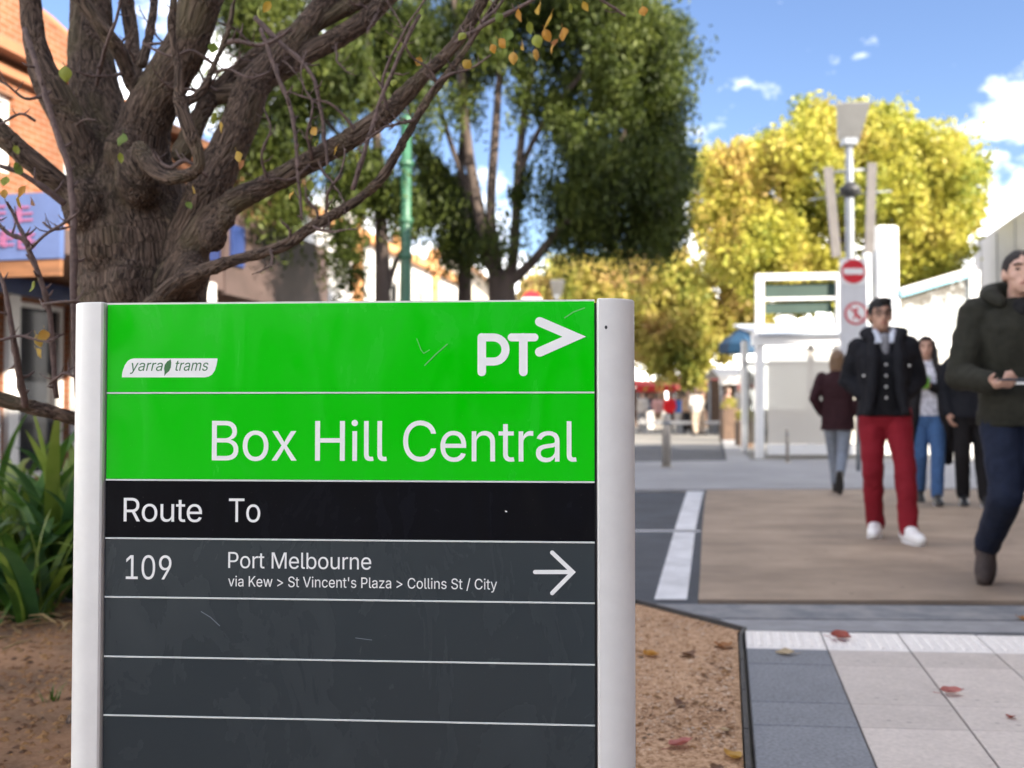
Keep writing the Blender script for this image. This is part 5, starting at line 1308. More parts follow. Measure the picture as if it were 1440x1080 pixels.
far_tree('evergreen_tree', 'big dark green tree with a dense right lobe and forked trunk behind the sign', (P(712, 500, 17.2).x, 17.2, -.06),
         [[(712, 655, 17.2, 24), (706, 420, 17.2, 20), (702, 385, 17.2, 19)], [(702, 395, 17.2, 13), (684, 340, 17.2, 10), (664, 250, 17.2, 8), (652, 150, 17.2, 6), (640, 20, 17.2, 4), (630, -80, 17.2, 3)],
          [(700, 390, 17.2, 10), (690, 300, 17.1, 7), (697, 180, 17.1, 6), (706, 60, 17.1, 4), (716, -60, 17.1, 3)], [(716, 400, 17.2, 9), (724, 340, 17.2, 7), (728, 250, 17.2, 6), (742, 130, 17.2, 5), (770, 10, 17.2, 4)],
          [(712, 400, 17.2, 9), (745, 372, 17.1, 7), (790, 320, 17.0, 6), (850, 250, 16.9, 4), (880, 180, 16.9, 3)], [(676, 300, 17.2, 6), (640, 220, 17.3, 4), (610, 120, 17.3, 3)], [(728, 250, 17.2, 5), (760, 180, 17.2, 4), (830, 90, 17.2, 3)]],
         [(905, 120, 17.0, 62, 120, 1.6, 9), (850, 30, 17.0, 110, 110, 1.8, 11), (880, 230, 17.0, 82, 95, 1.5, 11), (905, 312, 17.0, 64, 52, 1.2, 5), (838, 285, 17.0, 52, 55, 1.1, 4), (790, 160, 17.2, 40, 70, 1.0, 2.2), (800, 312, 17.1, 40, 36, .9, 1.6),
          (720, 30, 17.2, 80, 60, 1.2, 3), (690, -40, 17.2, 150, 70, 1.8, 5), (660, 130, 17.3, 44, 40, .8, .5), (755, 250, 17.2, 34, 46, .8, .6), (690, 335, 17.2, 40, 26, .7, .7), (735, 140, 17.2, 40, 40, .8, .45), (945, 230, 17.0, 34, 70, .9, 2)],
         88000, .12, M['dark_leaf'], droop=.5, narrow=.34, seed=3, clump=.30, shell=.3, per=150, split=7)
far_tree('evergreen_tree', 'slim dark tree with a single straight trunk left of the forked one', (P(652, 500, 18.4).x, 18.4, -.06),
         [[(652, 650, 18.4, 13), (653, 420, 18.4, 10.5), (655, 330, 18.4, 9), (648, 240, 18.4, 6), (655, 120, 18.4, 4), (650, 20, 18.4, 2)], [(655, 330, 18.4, 6), (630, 280, 18.4, 4), (610, 240, 18.4, 3)]],
         [(620, 285, 18.4, 46, 52, 1.0, 4), (655, 335, 18.4, 40, 26, .8, 2), (610, 225, 18.4, 28, 34, .7, 1.3), (640, 60, 18.4, 60, 60, 1.0, 2.2), (600, 20, 18.4, 50, 50, 1.0, 2)],
         19000, .12, M['dark_leaf'], droop=.8, narrow=.3, seed=4, clump=.28, shell=.3, per=150, split=6)
far_tree('evergreen_tree', 'dark leafy tree with a thin black trunk beside the green lamp post', (P(536, 500, 15.6).x, 15.6, -.06),
         [[(536, 660, 15.6, 14), (538, 420, 15.6, 11.5), (535, 300, 15.6, 9), (530, 200, 15.6, 7), (520, 80, 15.6, 5), (505, -40, 15.6, 3)], [(535, 290, 15.6, 6), (500, 220, 15.6, 4), (440, 150, 15.6, 3)], [(538, 430, 15.6, 6), (556, 370, 15.6, 4), (580, 330, 15.6, 3)]],
         [(470, 110, 15.6, 85, 80, 1.5, 6), (410, 190, 15.6, 60, 60, 1.1, 3), (545, 70, 15.6, 60, 70, 1.2, 4), (500, 250, 15.6, 55, 50, 1.0, 3.2), (560, 290, 15.6, 30, 40, .7, 1.2), (430, 10, 15.6, 90, 60, 1.3, 4), (480, 340, 15.6, 26, 34, .6, .8), (590, 130, 15.6, 26, 40, .6, .7), (400, 280, 15.6, 36, 40, .7, 1.0), (490, 385, 15.6, 14, 22, .4, .25), (350, 120, 15.6, 52, 60, 1.0, 2.4), (335, 25, 15.6, 60, 50, 1.0, 2.4), (360, 215, 15.6, 36, 36, .8, 1.2)],
         54000, .12, M['dark_leaf'], droop=.5, narrow=.3, seed=5, clump=.30, shell=.3, per=150, split=6)
far_tree('autumn_tree', 'large yellow autumn tree behind the tram shelter and lamp pole', (P(1185, 500, 36).x, 36, -.06),
         [[(1185, 610, 36, 14), (1184, 480, 36, 12), (1180, 400, 36, 10)], [(1180, 410, 36, 8), (1110, 320, 36, 5), (1060, 240, 36, 3)], [(1180, 410, 36, 8), (1190, 300, 36, 6), (1200, 180, 36, 3)], [(1182, 420, 36, 8), (1270, 330, 36, 5), (1320, 250, 36, 3)], [(1110, 320, 36, 4), (1030, 330, 36, 2)]],
         [(1050, 260, 36, 75, 60, 2.2, 5), (1120, 190, 36, 62, 42, 2, 3.2), (1150, 168, 36, 34, 26, 1.2, 1.2), (1250, 200, 36, 80, 50, 2.4, 5), (1310, 260, 36, 62, 70, 2.2, 5), (1290, 340, 36, 85, 60, 2.4, 6), (1180, 290, 36, 95, 70, 2.6, 6), (1080, 340, 36, 90, 60, 2.4, 6), (1010, 310, 36, 46, 60, 1.6, 2.6), (1150, 390, 36, 90, 50, 2.2, 4.5), (1340, 310, 35.5, 38, 46, 1.4, 2), (1240, 380, 36, 80, 40, 2, 3)],
         110000, .19, M['yellow_leaf'], seed=6, clump=.5, narrow=.7, shell=.6, droop=.3, per=120, fit=1.0, split=8)
far_tree('autumn_tree', 'gold and green tree left of the tram shelter, behind the market crowd', (P(965, 500, 47).x, 47, -.06),
         [[(965, 605, 47, 9), (965, 520, 47, 8), (962, 440, 47, 6)], [(962, 470, 47, 5), (920, 400, 47, 3)], [(962, 450, 47, 5), (1010, 380, 47, 3)]],
         [(960, 400, 47, 60, 50, 2.2, 4), (1000, 440, 47, 56, 50, 2, 4), (920, 460, 47, 50, 50, 1.8, 3), (965, 500, 47, 60, 36, 2, 3), (1020, 380, 47, 46, 46, 1.8, 3), (1040, 450, 47, 40, 50, 1.6, 2), (930, 390, 47, 40, 40, 1.6, 2)],
         52000, .22, M['gold_leaf'], seed=8, clump=.5, narrow=.7, shell=.6, droop=.3, per=110, split=7)
far_tree('autumn_tree', 'pale yellow tree glimpsed under the dark crown above the sign', (P(830, 500, 58).x, 58, -.06),
         [[(830, 600, 58, 8), (830, 480, 58, 6), (828, 430, 58, 4)]],
         [(800, 400, 58, 60, 36, 2.4, 3), (860, 400, 58, 60, 44, 2.4, 3), (830, 450, 58, 90, 40, 2.6, 3), (900, 440, 58, 50, 50, 2.2, 2), (760, 410, 58, 36, 26, 1.6, 1.4)],
         30000, .26, M['gold_leaf'], seed=9, clump=.5, narrow=.7, shell=.6, droop=.3, per=110, split=6)

# ------------------------------------------------------------------ street furniture
M['lamp_green'] = mat('lamp_post_green', (.034, .115, .065), .45, .15, 6, .1, 30)
M['pole_grey'] = mat('galvanised_pole', (.22, .235, .255), .45, .08, 6, metal=.2)
M['board_grey'] = mat('weathered_board', (.11, .10, .095), .7, .15, 4)
M['red'] = mat('sign_red', (.52, .02, .035), .45, .06, 8)
M['plain_white'] = mat('white_enamel', (.76, .77, .78), .4, .03, 4)
M['grey_board'] = mat('pale_grey_board', (.60, .62, .65), .5, .05, 4)
M['reflector'] = mat('dull_reflector', (.16, .16, .158), .5, .06, 3)
M['black_plastic'] = mat('black_plastic', (.02, .02, .022), .5)
M['bollard'] = mat('steel_bollard', (.36, .33, .29), .45, .1, 8, metal=.3)
M['acrylic'] = glass_mat('hazy_acrylic', (.22, .205, .185), .2, .42)
M['acrylic_front'] = glass_mat('hazy_front_acrylic', (.72, .68, .62), .2, .34)
M['slat_green'] = mat('dark_green_slat', (.022, .050, .040), .5, .1, 4)
M['roof_blue'] = mat('pale_blue_roof_edge', (.28, .52, .62), .4, .06, 4)
M['seat_blue'] = mat('pale_blue_seat', (.52, .58, .66), .5, .05, 4)
M['umbrella_blue'] = mat('blue_canvas', (.006, .045, .10), .7, .15, 5)
M['brown_timber'] = mat('brown_timber', (.12, .075, .05), .8, .25, 5)
M['awning_red'] = mat('dark_red_canvas', (.16, .025, .02), .75, .2, 3)
M['bright_red'] = mat('bright_red_canvas', (.60, .02, .03), .6, .1, 3)
M['white_canvas'] = mat('white_canvas', (.78, .76, .72), .7, .05, 3)

def base_at(px, D): return Vector((P(px, 575, D).x, D, -.06))
gp = thing('lamp_post', 'green fluted lamp post standing between the dark trees', 'lamp post', base_at(570, 15.0))
H = P(572, 172, 15).z + .06
m_ = MB(); m_.tube([(0, 0, 0), (0, 0, .25), (0, 0, .3), (0, 0, 1.0), (0, 0, 1.05), (0, 0, H * .6), (0, 0, H * .62), (0, 0, H)], [.19, .19, .14, .13, .10, .088, .085, .08], 14); m_.build('post', M['lamp_green'], gp, True)
for z, r in [(P(570, 305, 15).z, .112), (P(570, 225, 15).z, .118), (P(570, 355, 15).z, .108)]:
    MB().tube([(0, 0, z - .05), (0, 0, z - .03), (0, 0, z + .03), (0, 0, z + .05)], [r - .02, r, r, r - .02], 14).build('collar', M['lamp_green'], gp, True)
MB().ell((0, 0, H + .03), (.11, .11, .08)).build('cap', M['lamp_green'], gp, True)

def lamp_pole(base, k, label):
    lp = thing('lamp_pole', label, 'lamp pole', base, 0, 'grey lamp poles with tilted reflectors')
    D = 24.0
    def h(py): return (P(1197, py, D).z + .06) * k
    sx = lambda px: (px - 1197) / F * D * k
    MB().tube([(0, 0, 0), (0, 0, .3), (0, 0, h(250)), (0, 0, h(195))], [.14 * k, .12 * k, .10 * k, .085 * k], 14).build('pole', M['pole_grey'], lp, True)
    MB().add([(sx(1175), -.28, h(151)), (sx(1223), -.28, h(149)), (sx(1214), .12, h(196)), (sx(1184), .12, h(196)), (sx(1175), -.24, h(151) + .04), (sx(1223), -.24, h(149) + .04), (sx(1214), .18, h(194)), (sx(1184), .18, h(194))],
             [(0, 3, 2, 1), (4, 5, 6, 7), (0, 1, 5, 4), (1, 2, 6, 5), (2, 3, 7, 6), (3, 0, 4, 7)]).build('reflector', M['reflector'], lp)
    MB().bbox((0, 0, h(200)), (.34 * k, .3 * k, .16 * k), .02).build('lamp_head', M['pole_grey'], lp)
    MB().tube([(sx(1167), 0, h(243)), (0, 0, h(240)), (sx(1230), 0, h(238))], .035 * k, 8).build('arm', M['pole_grey'], lp, True)
    MB().tube([(sx(1140), .05, h(281)), (0, .05, h(272)), (sx(1258), .05, h(268))], .02 * k, 8).build('arm', M['pole_grey'], lp, True)
    for (xa, ya, xb, yb) in [(1166, 236, 1177, 362), (1228, 230, 1223, 356)]:
        a, b = Vector((sx(xa), -.06, h(ya))), Vector((sx(xb), -.06, h(yb))); d = (b - a).normalized(); s_ = Vector((d.z, 0, -d.x)) * .11 * k; t_ = Vector((0, .03, 0))
        MB().add([a - s_ - t_, a + s_ - t_, b + s_ - t_, b - s_ - t_, a - s_ + t_, a + s_ + t_, b + s_ + t_, b - s_ + t_], [(0, 3, 2, 1), (4, 5, 6, 7), (0, 1, 5, 4), (1, 2, 6, 5), (2, 3, 7, 6), (3, 0, 4, 7)]).build('wing_board', M['board_grey'], lp)
    MB().loft([(0, -.05, h(278), .10 * k, .10 * k), (0, -.05, h(270), .26 * k, .22 * k), (0, -.05, h(266), .26 * k, .22 * k), (0, -.05, h(258), .12 * k, .12 * k)]).build('camera_dome', M['black_plastic'], lp, True)
    return lp
lamp_pole(base_at(1197, 24), 1.0, 'tall grey lamp pole with a tilted square reflector before the yellow tree')
lamp_pole(base_at(783, 48), .86, 'distant pale lamp pole just above the sign, left of its right post')

def disc(cx, cy, cz, r, t, m_, parent, name, n=28):
    d = MB(); poly = [(cx + math.cos(2 * math.pi * k / n) * r, cz + math.sin(2 * math.pi * k / n) * r) for k in range(n)]
    return d.prism(poly, cy - t, cy, axis='Y').build(name, m_, parent)
def rad(px, D): return px / F * D
def road_sign(px, D, label, top, bottom, w_px, second=True):
    b = base_at(px, D); rs = thing('road_sign', label, 'road sign', b, 0, 'red no-entry roundels on boards')
    zt, zb = P(px, top, D).z + .06, P(px, bottom, D).z + .06
    if second: MB().bbox((0, 0, (zt + zb) / 2), (rad(w_px, D), .03, zt - zb), .004).build('board', M['grey_board'], rs)
    MB().tube([(rad(7 if second else 0, D), .05 if second else .02, 0), (rad(7 if second else 0, D), .05 if second else .02, zt - .1)], .035, 10).build('post', M['pole_grey'], rs, True)
    zc = P(px, top + 17, D).z + .06
    if second: MB().bbox((0, -.019, zc), (rad(w_px - 1, D), .006, rad(37, D)), .002).build('backing', M['plain_white'], rs)
    d = disc(0, -.0225, zc, rad(17 if second else 14, D), .006, M['red'], rs, 'roundel')
    MB().box((0, -.031, zc), (rad(28, D), .004, rad(8.5, D))).build('bar', M['plain_white'], d)
    if second:
        zc = P(px, top + 76, D).z + .06; cx = rad(3, D)
        d = disc(cx, -.0165, zc, rad(16, D), .006, M['red'], rs, 'roundel'); disc(cx, -.0230, zc, rad(13, D), .003, M['plain_white'], d, 'face')
        r_ = rad(11, D)
        MB().box((cx, -.030, zc), (r_ * 2.1, .003, r_ * .24), rot=Matrix.Rotation(R(45), 3, 'Y')).build('slash', M['red'], d)
        s_ = MB(); s_.ell((cx + r_ * .1, -.028, zc + r_ * .55), (r_ * .2, .002, r_ * .2), nu=10, nv=6); s_.box((cx, -.028, zc + r_ * .05), (r_ * .32, .003, r_ * .75)); s_.box((cx - r_ * .22, -.0285, zc - r_ * .5), (r_ * .2, .003, r_ * .6), rot=Matrix.Rotation(R(25), 3, 'Y')); s_.box((cx + r_ * .25, -.0287, zc - r_ * .5), (r_ * .2, .003, r_ * .6), rot=Matrix.Rotation(R(-25), 3, 'Y'))
        s_.build('pictogram', M['red'], d)
    return rs
road_sign(1201, 15.3, 'pale board with two red roundels standing behind the man in red trousers', 365, 505, 38)
road_sign(748, 30, 'dark red roundel just peeping over the top edge of the green sign', 406, 470, 34, False)

# tram shelter
D0 = 20.0
sh = thing('tram_shelter', 'white framed tram shelter with hazy panels, green slats and a blue roof edge', 'shelter', base_at(1215, D0))
def q(px, py): v = P(px, py, D0); return v.x - sh.location.x, v.z + .06
def member(x0, y0, x1, y1, w_px, name, m_, dy=0.0, dep=.12):
    a, b = q(x0, y0), q(x1, y1); A_, B_ = Vector((a[0], dy, a[1])), Vector((b[0], dy, b[1])); d = (B_ - A_).normalized(); s_ = Vector((d.z, 0, -d.x)) * rad(w_px, D0) / 2; t_ = Vector((0, dep / 2, 0))
    return MB().add([A_ - s_ - t_, A_ + s_ - t_, B_ + s_ - t_, B_ - s_ - t_, A_ - s_ + t_, A_ + s_ + t_, B_ + s_ + t_, B_ - s_ + t_], [(0, 3, 2, 1), (4, 5, 6, 7), (0, 1, 5, 4), (1, 2, 6, 5), (2, 3, 7, 6), (3, 0, 4, 7)]).build(name, m_, sh)
PW = M['plain_white']
member(1068, 388, 1068, 648, 11, 'post', PW); member(1180, 394, 1180, 648, 8, 'post', PW); member(1259, 416, 1259, 648, 10, 'post', PW); member(1369, 381, 1369, 648, 15, 'post', PW)
for px_ in (1078, 1180, 1262, 1366): member(px_, 470, px_, 640, 8, 'post', PW, 1.9)
member(1063, 390, 1184, 388, 9, 'top_beam', PW, -.004); member(1056, 478, 1366, 478, 17, 'beam', PW, -.07, .16)
member(1078, 632, 1366, 632, 14, 'bottom_rail', PW, -.05); member(1078, 505, 1366, 505, 6, 'rear_beam', PW, 1.9)
member(1078, 410, 1177, 408, 22, 'slat', M['slat_green'], .1, .05); member(1078, 433, 1172, 431, 15, 'slat', M['slat_green'], .1, .05)
member(1064, 421, 1177, 419, 4, 'slat_rail', PW, .0, .04)
member(1264, 414, 1368, 383, 10, 'roof_edge', M['roof_blue'], -.02, .2); member(1264, 408, 1368, 377, 4, 'roof_trim', PW, -.02, .22)
def panel(pts, name, m_, dy, t=.012):
    m2 = MB(); return m2.prism([q(*p) for p in pts], dy, dy + t, axis='Y').build(name, m_, sh)
panel([(1080, 488), (1176, 488), (1176, 624), (1080, 624)], 'front_panel', M['acrylic_front'], .0); panel([(1184, 488), (1254, 488), (1254, 624), (1184, 624)], 'front_panel', M['acrylic_front'], .0); panel([(1264, 488), (1360, 488), (1360, 624), (1264, 624)], 'front_panel', M['acrylic_front'], .0)
panel([(1266, 420), (1362, 391), (1362, 469), (1266, 469)], 'gable_panel', M['acrylic'], .0)
panel([(1082, 508), (1362, 508), (1362, 628), (1082, 628)], 'rear_panel', M['acrylic'], 1.9)
mb = MB(); mb.add([(*[q(1064, 470)[0], -.3], q(1058, 470)[1]), (q(1262, 470)[0], -.3, q(1262, 466)[1]), (q(1262, 470)[0], 2.1, q(1262, 452)[1] + .12), (q(1064, 470)[0], 2.1, q(1058, 452)[1] + .12)], [(0, 1, 2, 3)])
o = mb.build('roof', M['seat_blue'], sh); sol = o.modifiers.new('s', 'SOLIDIFY'); sol.thickness = .05
mb = MB(); a, b = q(1264, 414), q(1368, 383); mb.add([(a[0], .1, a[1]), (b[0], .1, b[1]), (b[0], 2.0, b[1]), (a[0], 2.0, a[1])], [(0, 1, 2, 3)])
o = mb.build('roof', M['roof_blue'], sh); sol = o.modifiers.new('s', 'SOLIDIFY'); sol.thickness = .05
for x0, x1 in ((1102, 1240), (1275, 1350)):
    a, b = q(x0, 596), q(x1, 596); MB().bbox(((a[0] + b[0]) / 2, .9, a[1] - .1), (b[0] - a[0], .5, .5), .04).build('seat', M['seat_blue'], sh)

# pylon, bollards, stalls
pyl = thing('sign_pylon', 'blank white pylon standing behind the shelter left of its blue roof', 'pylon', base_at(1248, 28))
zt = P(1248, 318, 28).z + .06
MB().bbox((0, 0, zt / 2), (rad(31, 28), .3, zt), .05).build('body', M['plain_white'], pyl)
MB().box((-rad(3, 28), -.155, zt - .25), (.05, .01, .12)).build('fixing', M['pole_grey'], pyl)
MB().bbox((-rad(24, 28), .1, (P(1224, 350, 28).z) / 2), (rad(13, 28), .2, P(1224, 350, 28).z), .03).build('side_panel', M['plain_white'], pyl)
def bollard(px, D, label, hgt=.88, r=.07):
    b = thing('bollard', label, 'bollard', (P(px, 575, D).x, D, -.03), 0, 'street bollards')
    MB().tube([(0, 0, 0), (0, 0, hgt - .03), (0, 0, hgt - .005), (0, 0, hgt)], [r, r, r * .85, r * .4], 16).build('shaft', M['bollard'], b, True)
    MB().tube([(0, 0, hgt * .8), (0, 0, hgt * .86)], [r + .004, r + .004], 16).build('band', M['pole_grey'], b, True)
    MB().tube([(0, 0, 0), (0, 0, .03)], [r + .04, r + .03], 16).build('base', M['bollard'], b, True)
bollard(937, 16.2, 'steel bollard standing on the far kerb right of the silver sign post')
bollard(1107, 17.6, 'thin dark bollard before the left shelter panel', .62, .03)

bs = thing('parasol', 'dark blue canvas parasol left of the shelter', 'parasol', base_at(1043, 26))
zc = P(1043, 497, 26).z + .06; zt = P(1043, 460, 26).z + .06
MB().tube([(0, 0, 0), (0, 0, zt + .1)], .03, 8).build('pole', M['pole_grey'], bs, True)
n = 8; rr_ = rad(32, 26) * 1.0
vs = [(0, 0, zt)] + [(math.cos(2 * math.pi * k / n) * rr_, math.sin(2 * math.pi * k / n) * rr_, zc + .25) for k in range(n)] + [(math.cos(2 * math.pi * k / n) * rr_, math.sin(2 * math.pi * k / n) * rr_, zc) for k in range(n)]
MB().add(vs, [(0, 1 + k, 1 + (k + 1) % n) for k in range(n)] + [(1 + k, 1 + n + k, 1 + n + (k + 1) % n, 1 + (k + 1) % n) for k in range(n)]).build('canopy', M['umbrella_blue'], bs)

def stall(px0, px1, D, ytop, yeave, roofm, wallm, label, back=True):
    b = base_at((px0 + px1) / 2, D); st = thing('market_stall', label, 'stall', b, 0, 'market stalls at the far end of the street')
    w = rad(px1 - px0, D); ze_, zt_ = P(720, yeave, D).z + .06, P(720, ytop, D).z + .06
    for sx_ in (-1, 1):
        for y_ in (0, 2.2): MB().box((sx_ * (w / 2 - .06), y_, ze_ / 2), (.08, .08, ze_)).build('post', M['pole_grey'], st)
    MB().add([(-w / 2 - .1, -.4, ze_), (w / 2 + .1, -.4, ze_), (w / 2 + .1, 1.1, zt_), (-w / 2 - .1, 1.1, zt_), (w / 2 + .1, 2.6, ze_), (-w / 2 - .1, 2.6, ze_)], [(0, 1, 2, 3), (3, 2, 4, 5)]).build('canopy', roofm, st)
    MB().box((0, -.41, ze_ - .14), (w + .2, .02, .3)).build('valance', roofm, st)
    MB().bbox((0, .3, .45), (w - .3, .6, .9), .02).build('counter', wallm, st)
    if back: MB().box((0, 2.3, ze_ / 2), (w, .04, ze_ - .1)).build('back_sheet', M['brown_timber'], st)
stall(1012, 1056, 38, 516, 530, M['white_canvas'], M['white_canvas'], 'white canvas stall beside the left shelter post', True)
stall(948, 1010, 54, 530, 541, M['awning_red'], M['brown_timber'], 'dark red roofed stall behind the far crowd')
stall(896, 946, 50, 534, 543, M['bright_red'], M['white_canvas'], 'stall with a bright red canopy next to the silver sign post')
stall(1010, 1060, 62, 530, 541, M['awning_red'], M['brown_timber'], 'dark stall behind the white canvas one')
stall(820, 896, 56, 528, 540, M['white_canvas'], M['brown_timber'], 'pale roofed stall half hidden behind the sign')
for (x0, x1, D, yt, lab) in [(1036, 1056, 25.5, 592, 'dark timber planter box at the foot of the shelter post'), (1014, 1036, 30.5, 574, 'brown timber tub beside the pale paving strip')]:
    pb = thing('planter', lab, 'planter', base_at((x0 + x1) / 2, D)); z_ = P(720, yt, D).z + .06
    MB().bbox((0, 0, z_ / 2), (rad(x1 - x0, D), .5, z_), .02).build('box', M['brown_timber'], pb)
    me = leaf_cloud([((0, 0, z_ + .12), (rad(x1 - x0, D) * .45, .22, .2), 1)], 420, .09, seed=int(D), clump=.1); me.materials.append(M['gold_leaf']); put('foliage', me, pb)['kind'] = 'stuff'
bn = thing('bench', 'long low pale bench across the far end of the side road', 'bench', base_at(955, 40))
MB().bbox((0, 0, .44), (rad(116, 40), .5, .12), .02).build('seat', M['white_canvas'], bn)
for k in (-1, 0, 1): MB().bbox((k * 1.4, 0, .19), (.25, .4, .38), .02).build('leg', M['kerb'], bn)

# ------------------------------------------------------------------ people
def cloth(name, c1, rough=.85, var=.18, scale=30):
    return mat(name, c1, rough, var, scale, .35, 260, spec=.25, bdist=.003)
SKIN = [mat('skin_%d' % i, c, .5, .08, 30, .1, 200, bdist=.001) for i, c in enumerate([(.46, .27, .19), (.55, .34, .26), (.42, .24, .17), (.50, .30, .22)])]
HAIR = {'black': mat('black_hair', (.005, .0045, .0045), .7, .3, 50, .6, 160, stretch=(1, 1, .2)), 'brown': mat('brown_hair', (.075, .040, .022), .45, .3, 50, .6, 160, stretch=(1, 1, .2)),
        'light': mat('light_brown_hair', (.16, .095, .05), .45, .3, 50, .6, 160, stretch=(1, 1, .2)), 'dark': mat('dark_brown_hair', (.010, .0065, .005), .7, .3, 50, .6, 160, stretch=(1, 1, .2)), 'grey': mat('grey_hair', (.3, .28, .27), .5, .2, 50)}
M['eye'] = mat('eye', (.02, .015, .012), .2)
M['lips'] = mat('lips', (.36, .13, .11), .45)

BASE = dict(hipR=(-.088, 0, .93), kneR=(-.10, -.02, .50), ankR=(-.105, .02, .085), hipL=(.088, 0, .93), kneL=(.10, -.02, .50), ankL=(.105, .02, .085),
            shR=(-.185, .01, 1.425), elR=(-.245, .04, 1.15), wrR=(-.235, -.03, .91), shL=(.185, .01, 1.425), elL=(.245, .04, 1.15), wrL=(.235, -.03, .91),
            ftR=(-.02, -1, -.18), ftL=(.02, -1, -.18), palmR=(1, 0, 0), palmL=(-1, 0, 0), lean=0.0, head=(0, 0, 0), hyaw=0.0, curlR=.5, curlL=.5)
def wrinkle(me, amp, freq=9.0, seed=0):
    n = len(me.vertices); co = np.empty(n * 3); me.vertices.foreach_get('co', co); co = co.reshape(-1, 3)
    nr = np.empty(n * 3); me.vertices.foreach_get('normal', nr); nr = nr.reshape(-1, 3)
    o_ = Vector((seed * 3.1, seed, 0))
    d = np.array([mnoise.noise(Vector((p[0] * freq, p[1] * freq, p[2] * freq * 1.3)) + o_) + .5 * mnoise.noise(Vector((p[0] * freq * 2.6, p[1] * freq * 2.6, p[2] * freq * 3.0)) + o_) for p in co])
    me.vertices.foreach_set('co', (co + nr * (d * amp)[:, None]).ravel()); me.update()
def garment(name, mb_, m_, parent, voxel, amp=.004, smooth=4, seed=0, freq=9.0):
    me = remesh(mb_, voxel, smooth)
    if amp: wrinkle(me, amp, freq, seed)
    me.materials.append(m_); me.name = name
    return put(name, me, parent)
def V3(t): return Vector(t)
def add_hand(mb_, w, elbow, palm_n, curl, fine):
    d = (w - elbow).normalized(); n = Vector(palm_n); n = (n - d * n.dot(d)).normalized(); s_ = d.cross(n).normalized()
    rot = Matrix((s_, n, d)).transposed()
    mb_.cone(w, w + d * .03, .027, .030)
    mb_.ell(w + d * .055, (.040, .017, .052), rot, 12, 8)
    if not fine:
        mb_.ell(w + d * .12 + n * curl * .03, (.036, .018, .045), rot, 10, 6); return
    thumb_side = 1 if (s_.y < 0 or (abs(s_.y) < .3 and s_.z > 0)) else -1
    for i, (o_, L) in enumerate([(-.031, .062), (-.0105, .078), (.0105, .084), (.031, .074)]):
        o2 = o_ * (1 if thumb_side > 0 else -1)
        a = w + d * .092 + s_ * o2
        a1 = a + (d * math.cos(curl * .8) + n * math.sin(curl * .8)).normalized() * L * .45
        a2 = a1 + (d * math.cos(curl * 1.7) + n * math.sin(curl * 1.7)).normalized() * L * .35
        a3 = a2 + (d * math.cos(curl * 2.5) + n * math.sin(curl * 2.5)).normalized() * L * .28
        mb_.chain([w + d * .05 + s_ * o2 * .8, a, a1, a2, a3], [.010, .0098, .009, .0085, .0072], 8)
    t0 = w + d * .025 + s_ * thumb_side * .030 + n * .006
    t1 = t0 + (d * .7 + s_ * thumb_side * .55 + n * .35).normalized() * .038
    t2 = t1 + (d * .85 + s_ * thumb_side * .1 + n * (.35 + curl * .4)).normalized() * .030
    mb_.chain([t0, t1, t2], [.0125, .0105, .0085], 8)

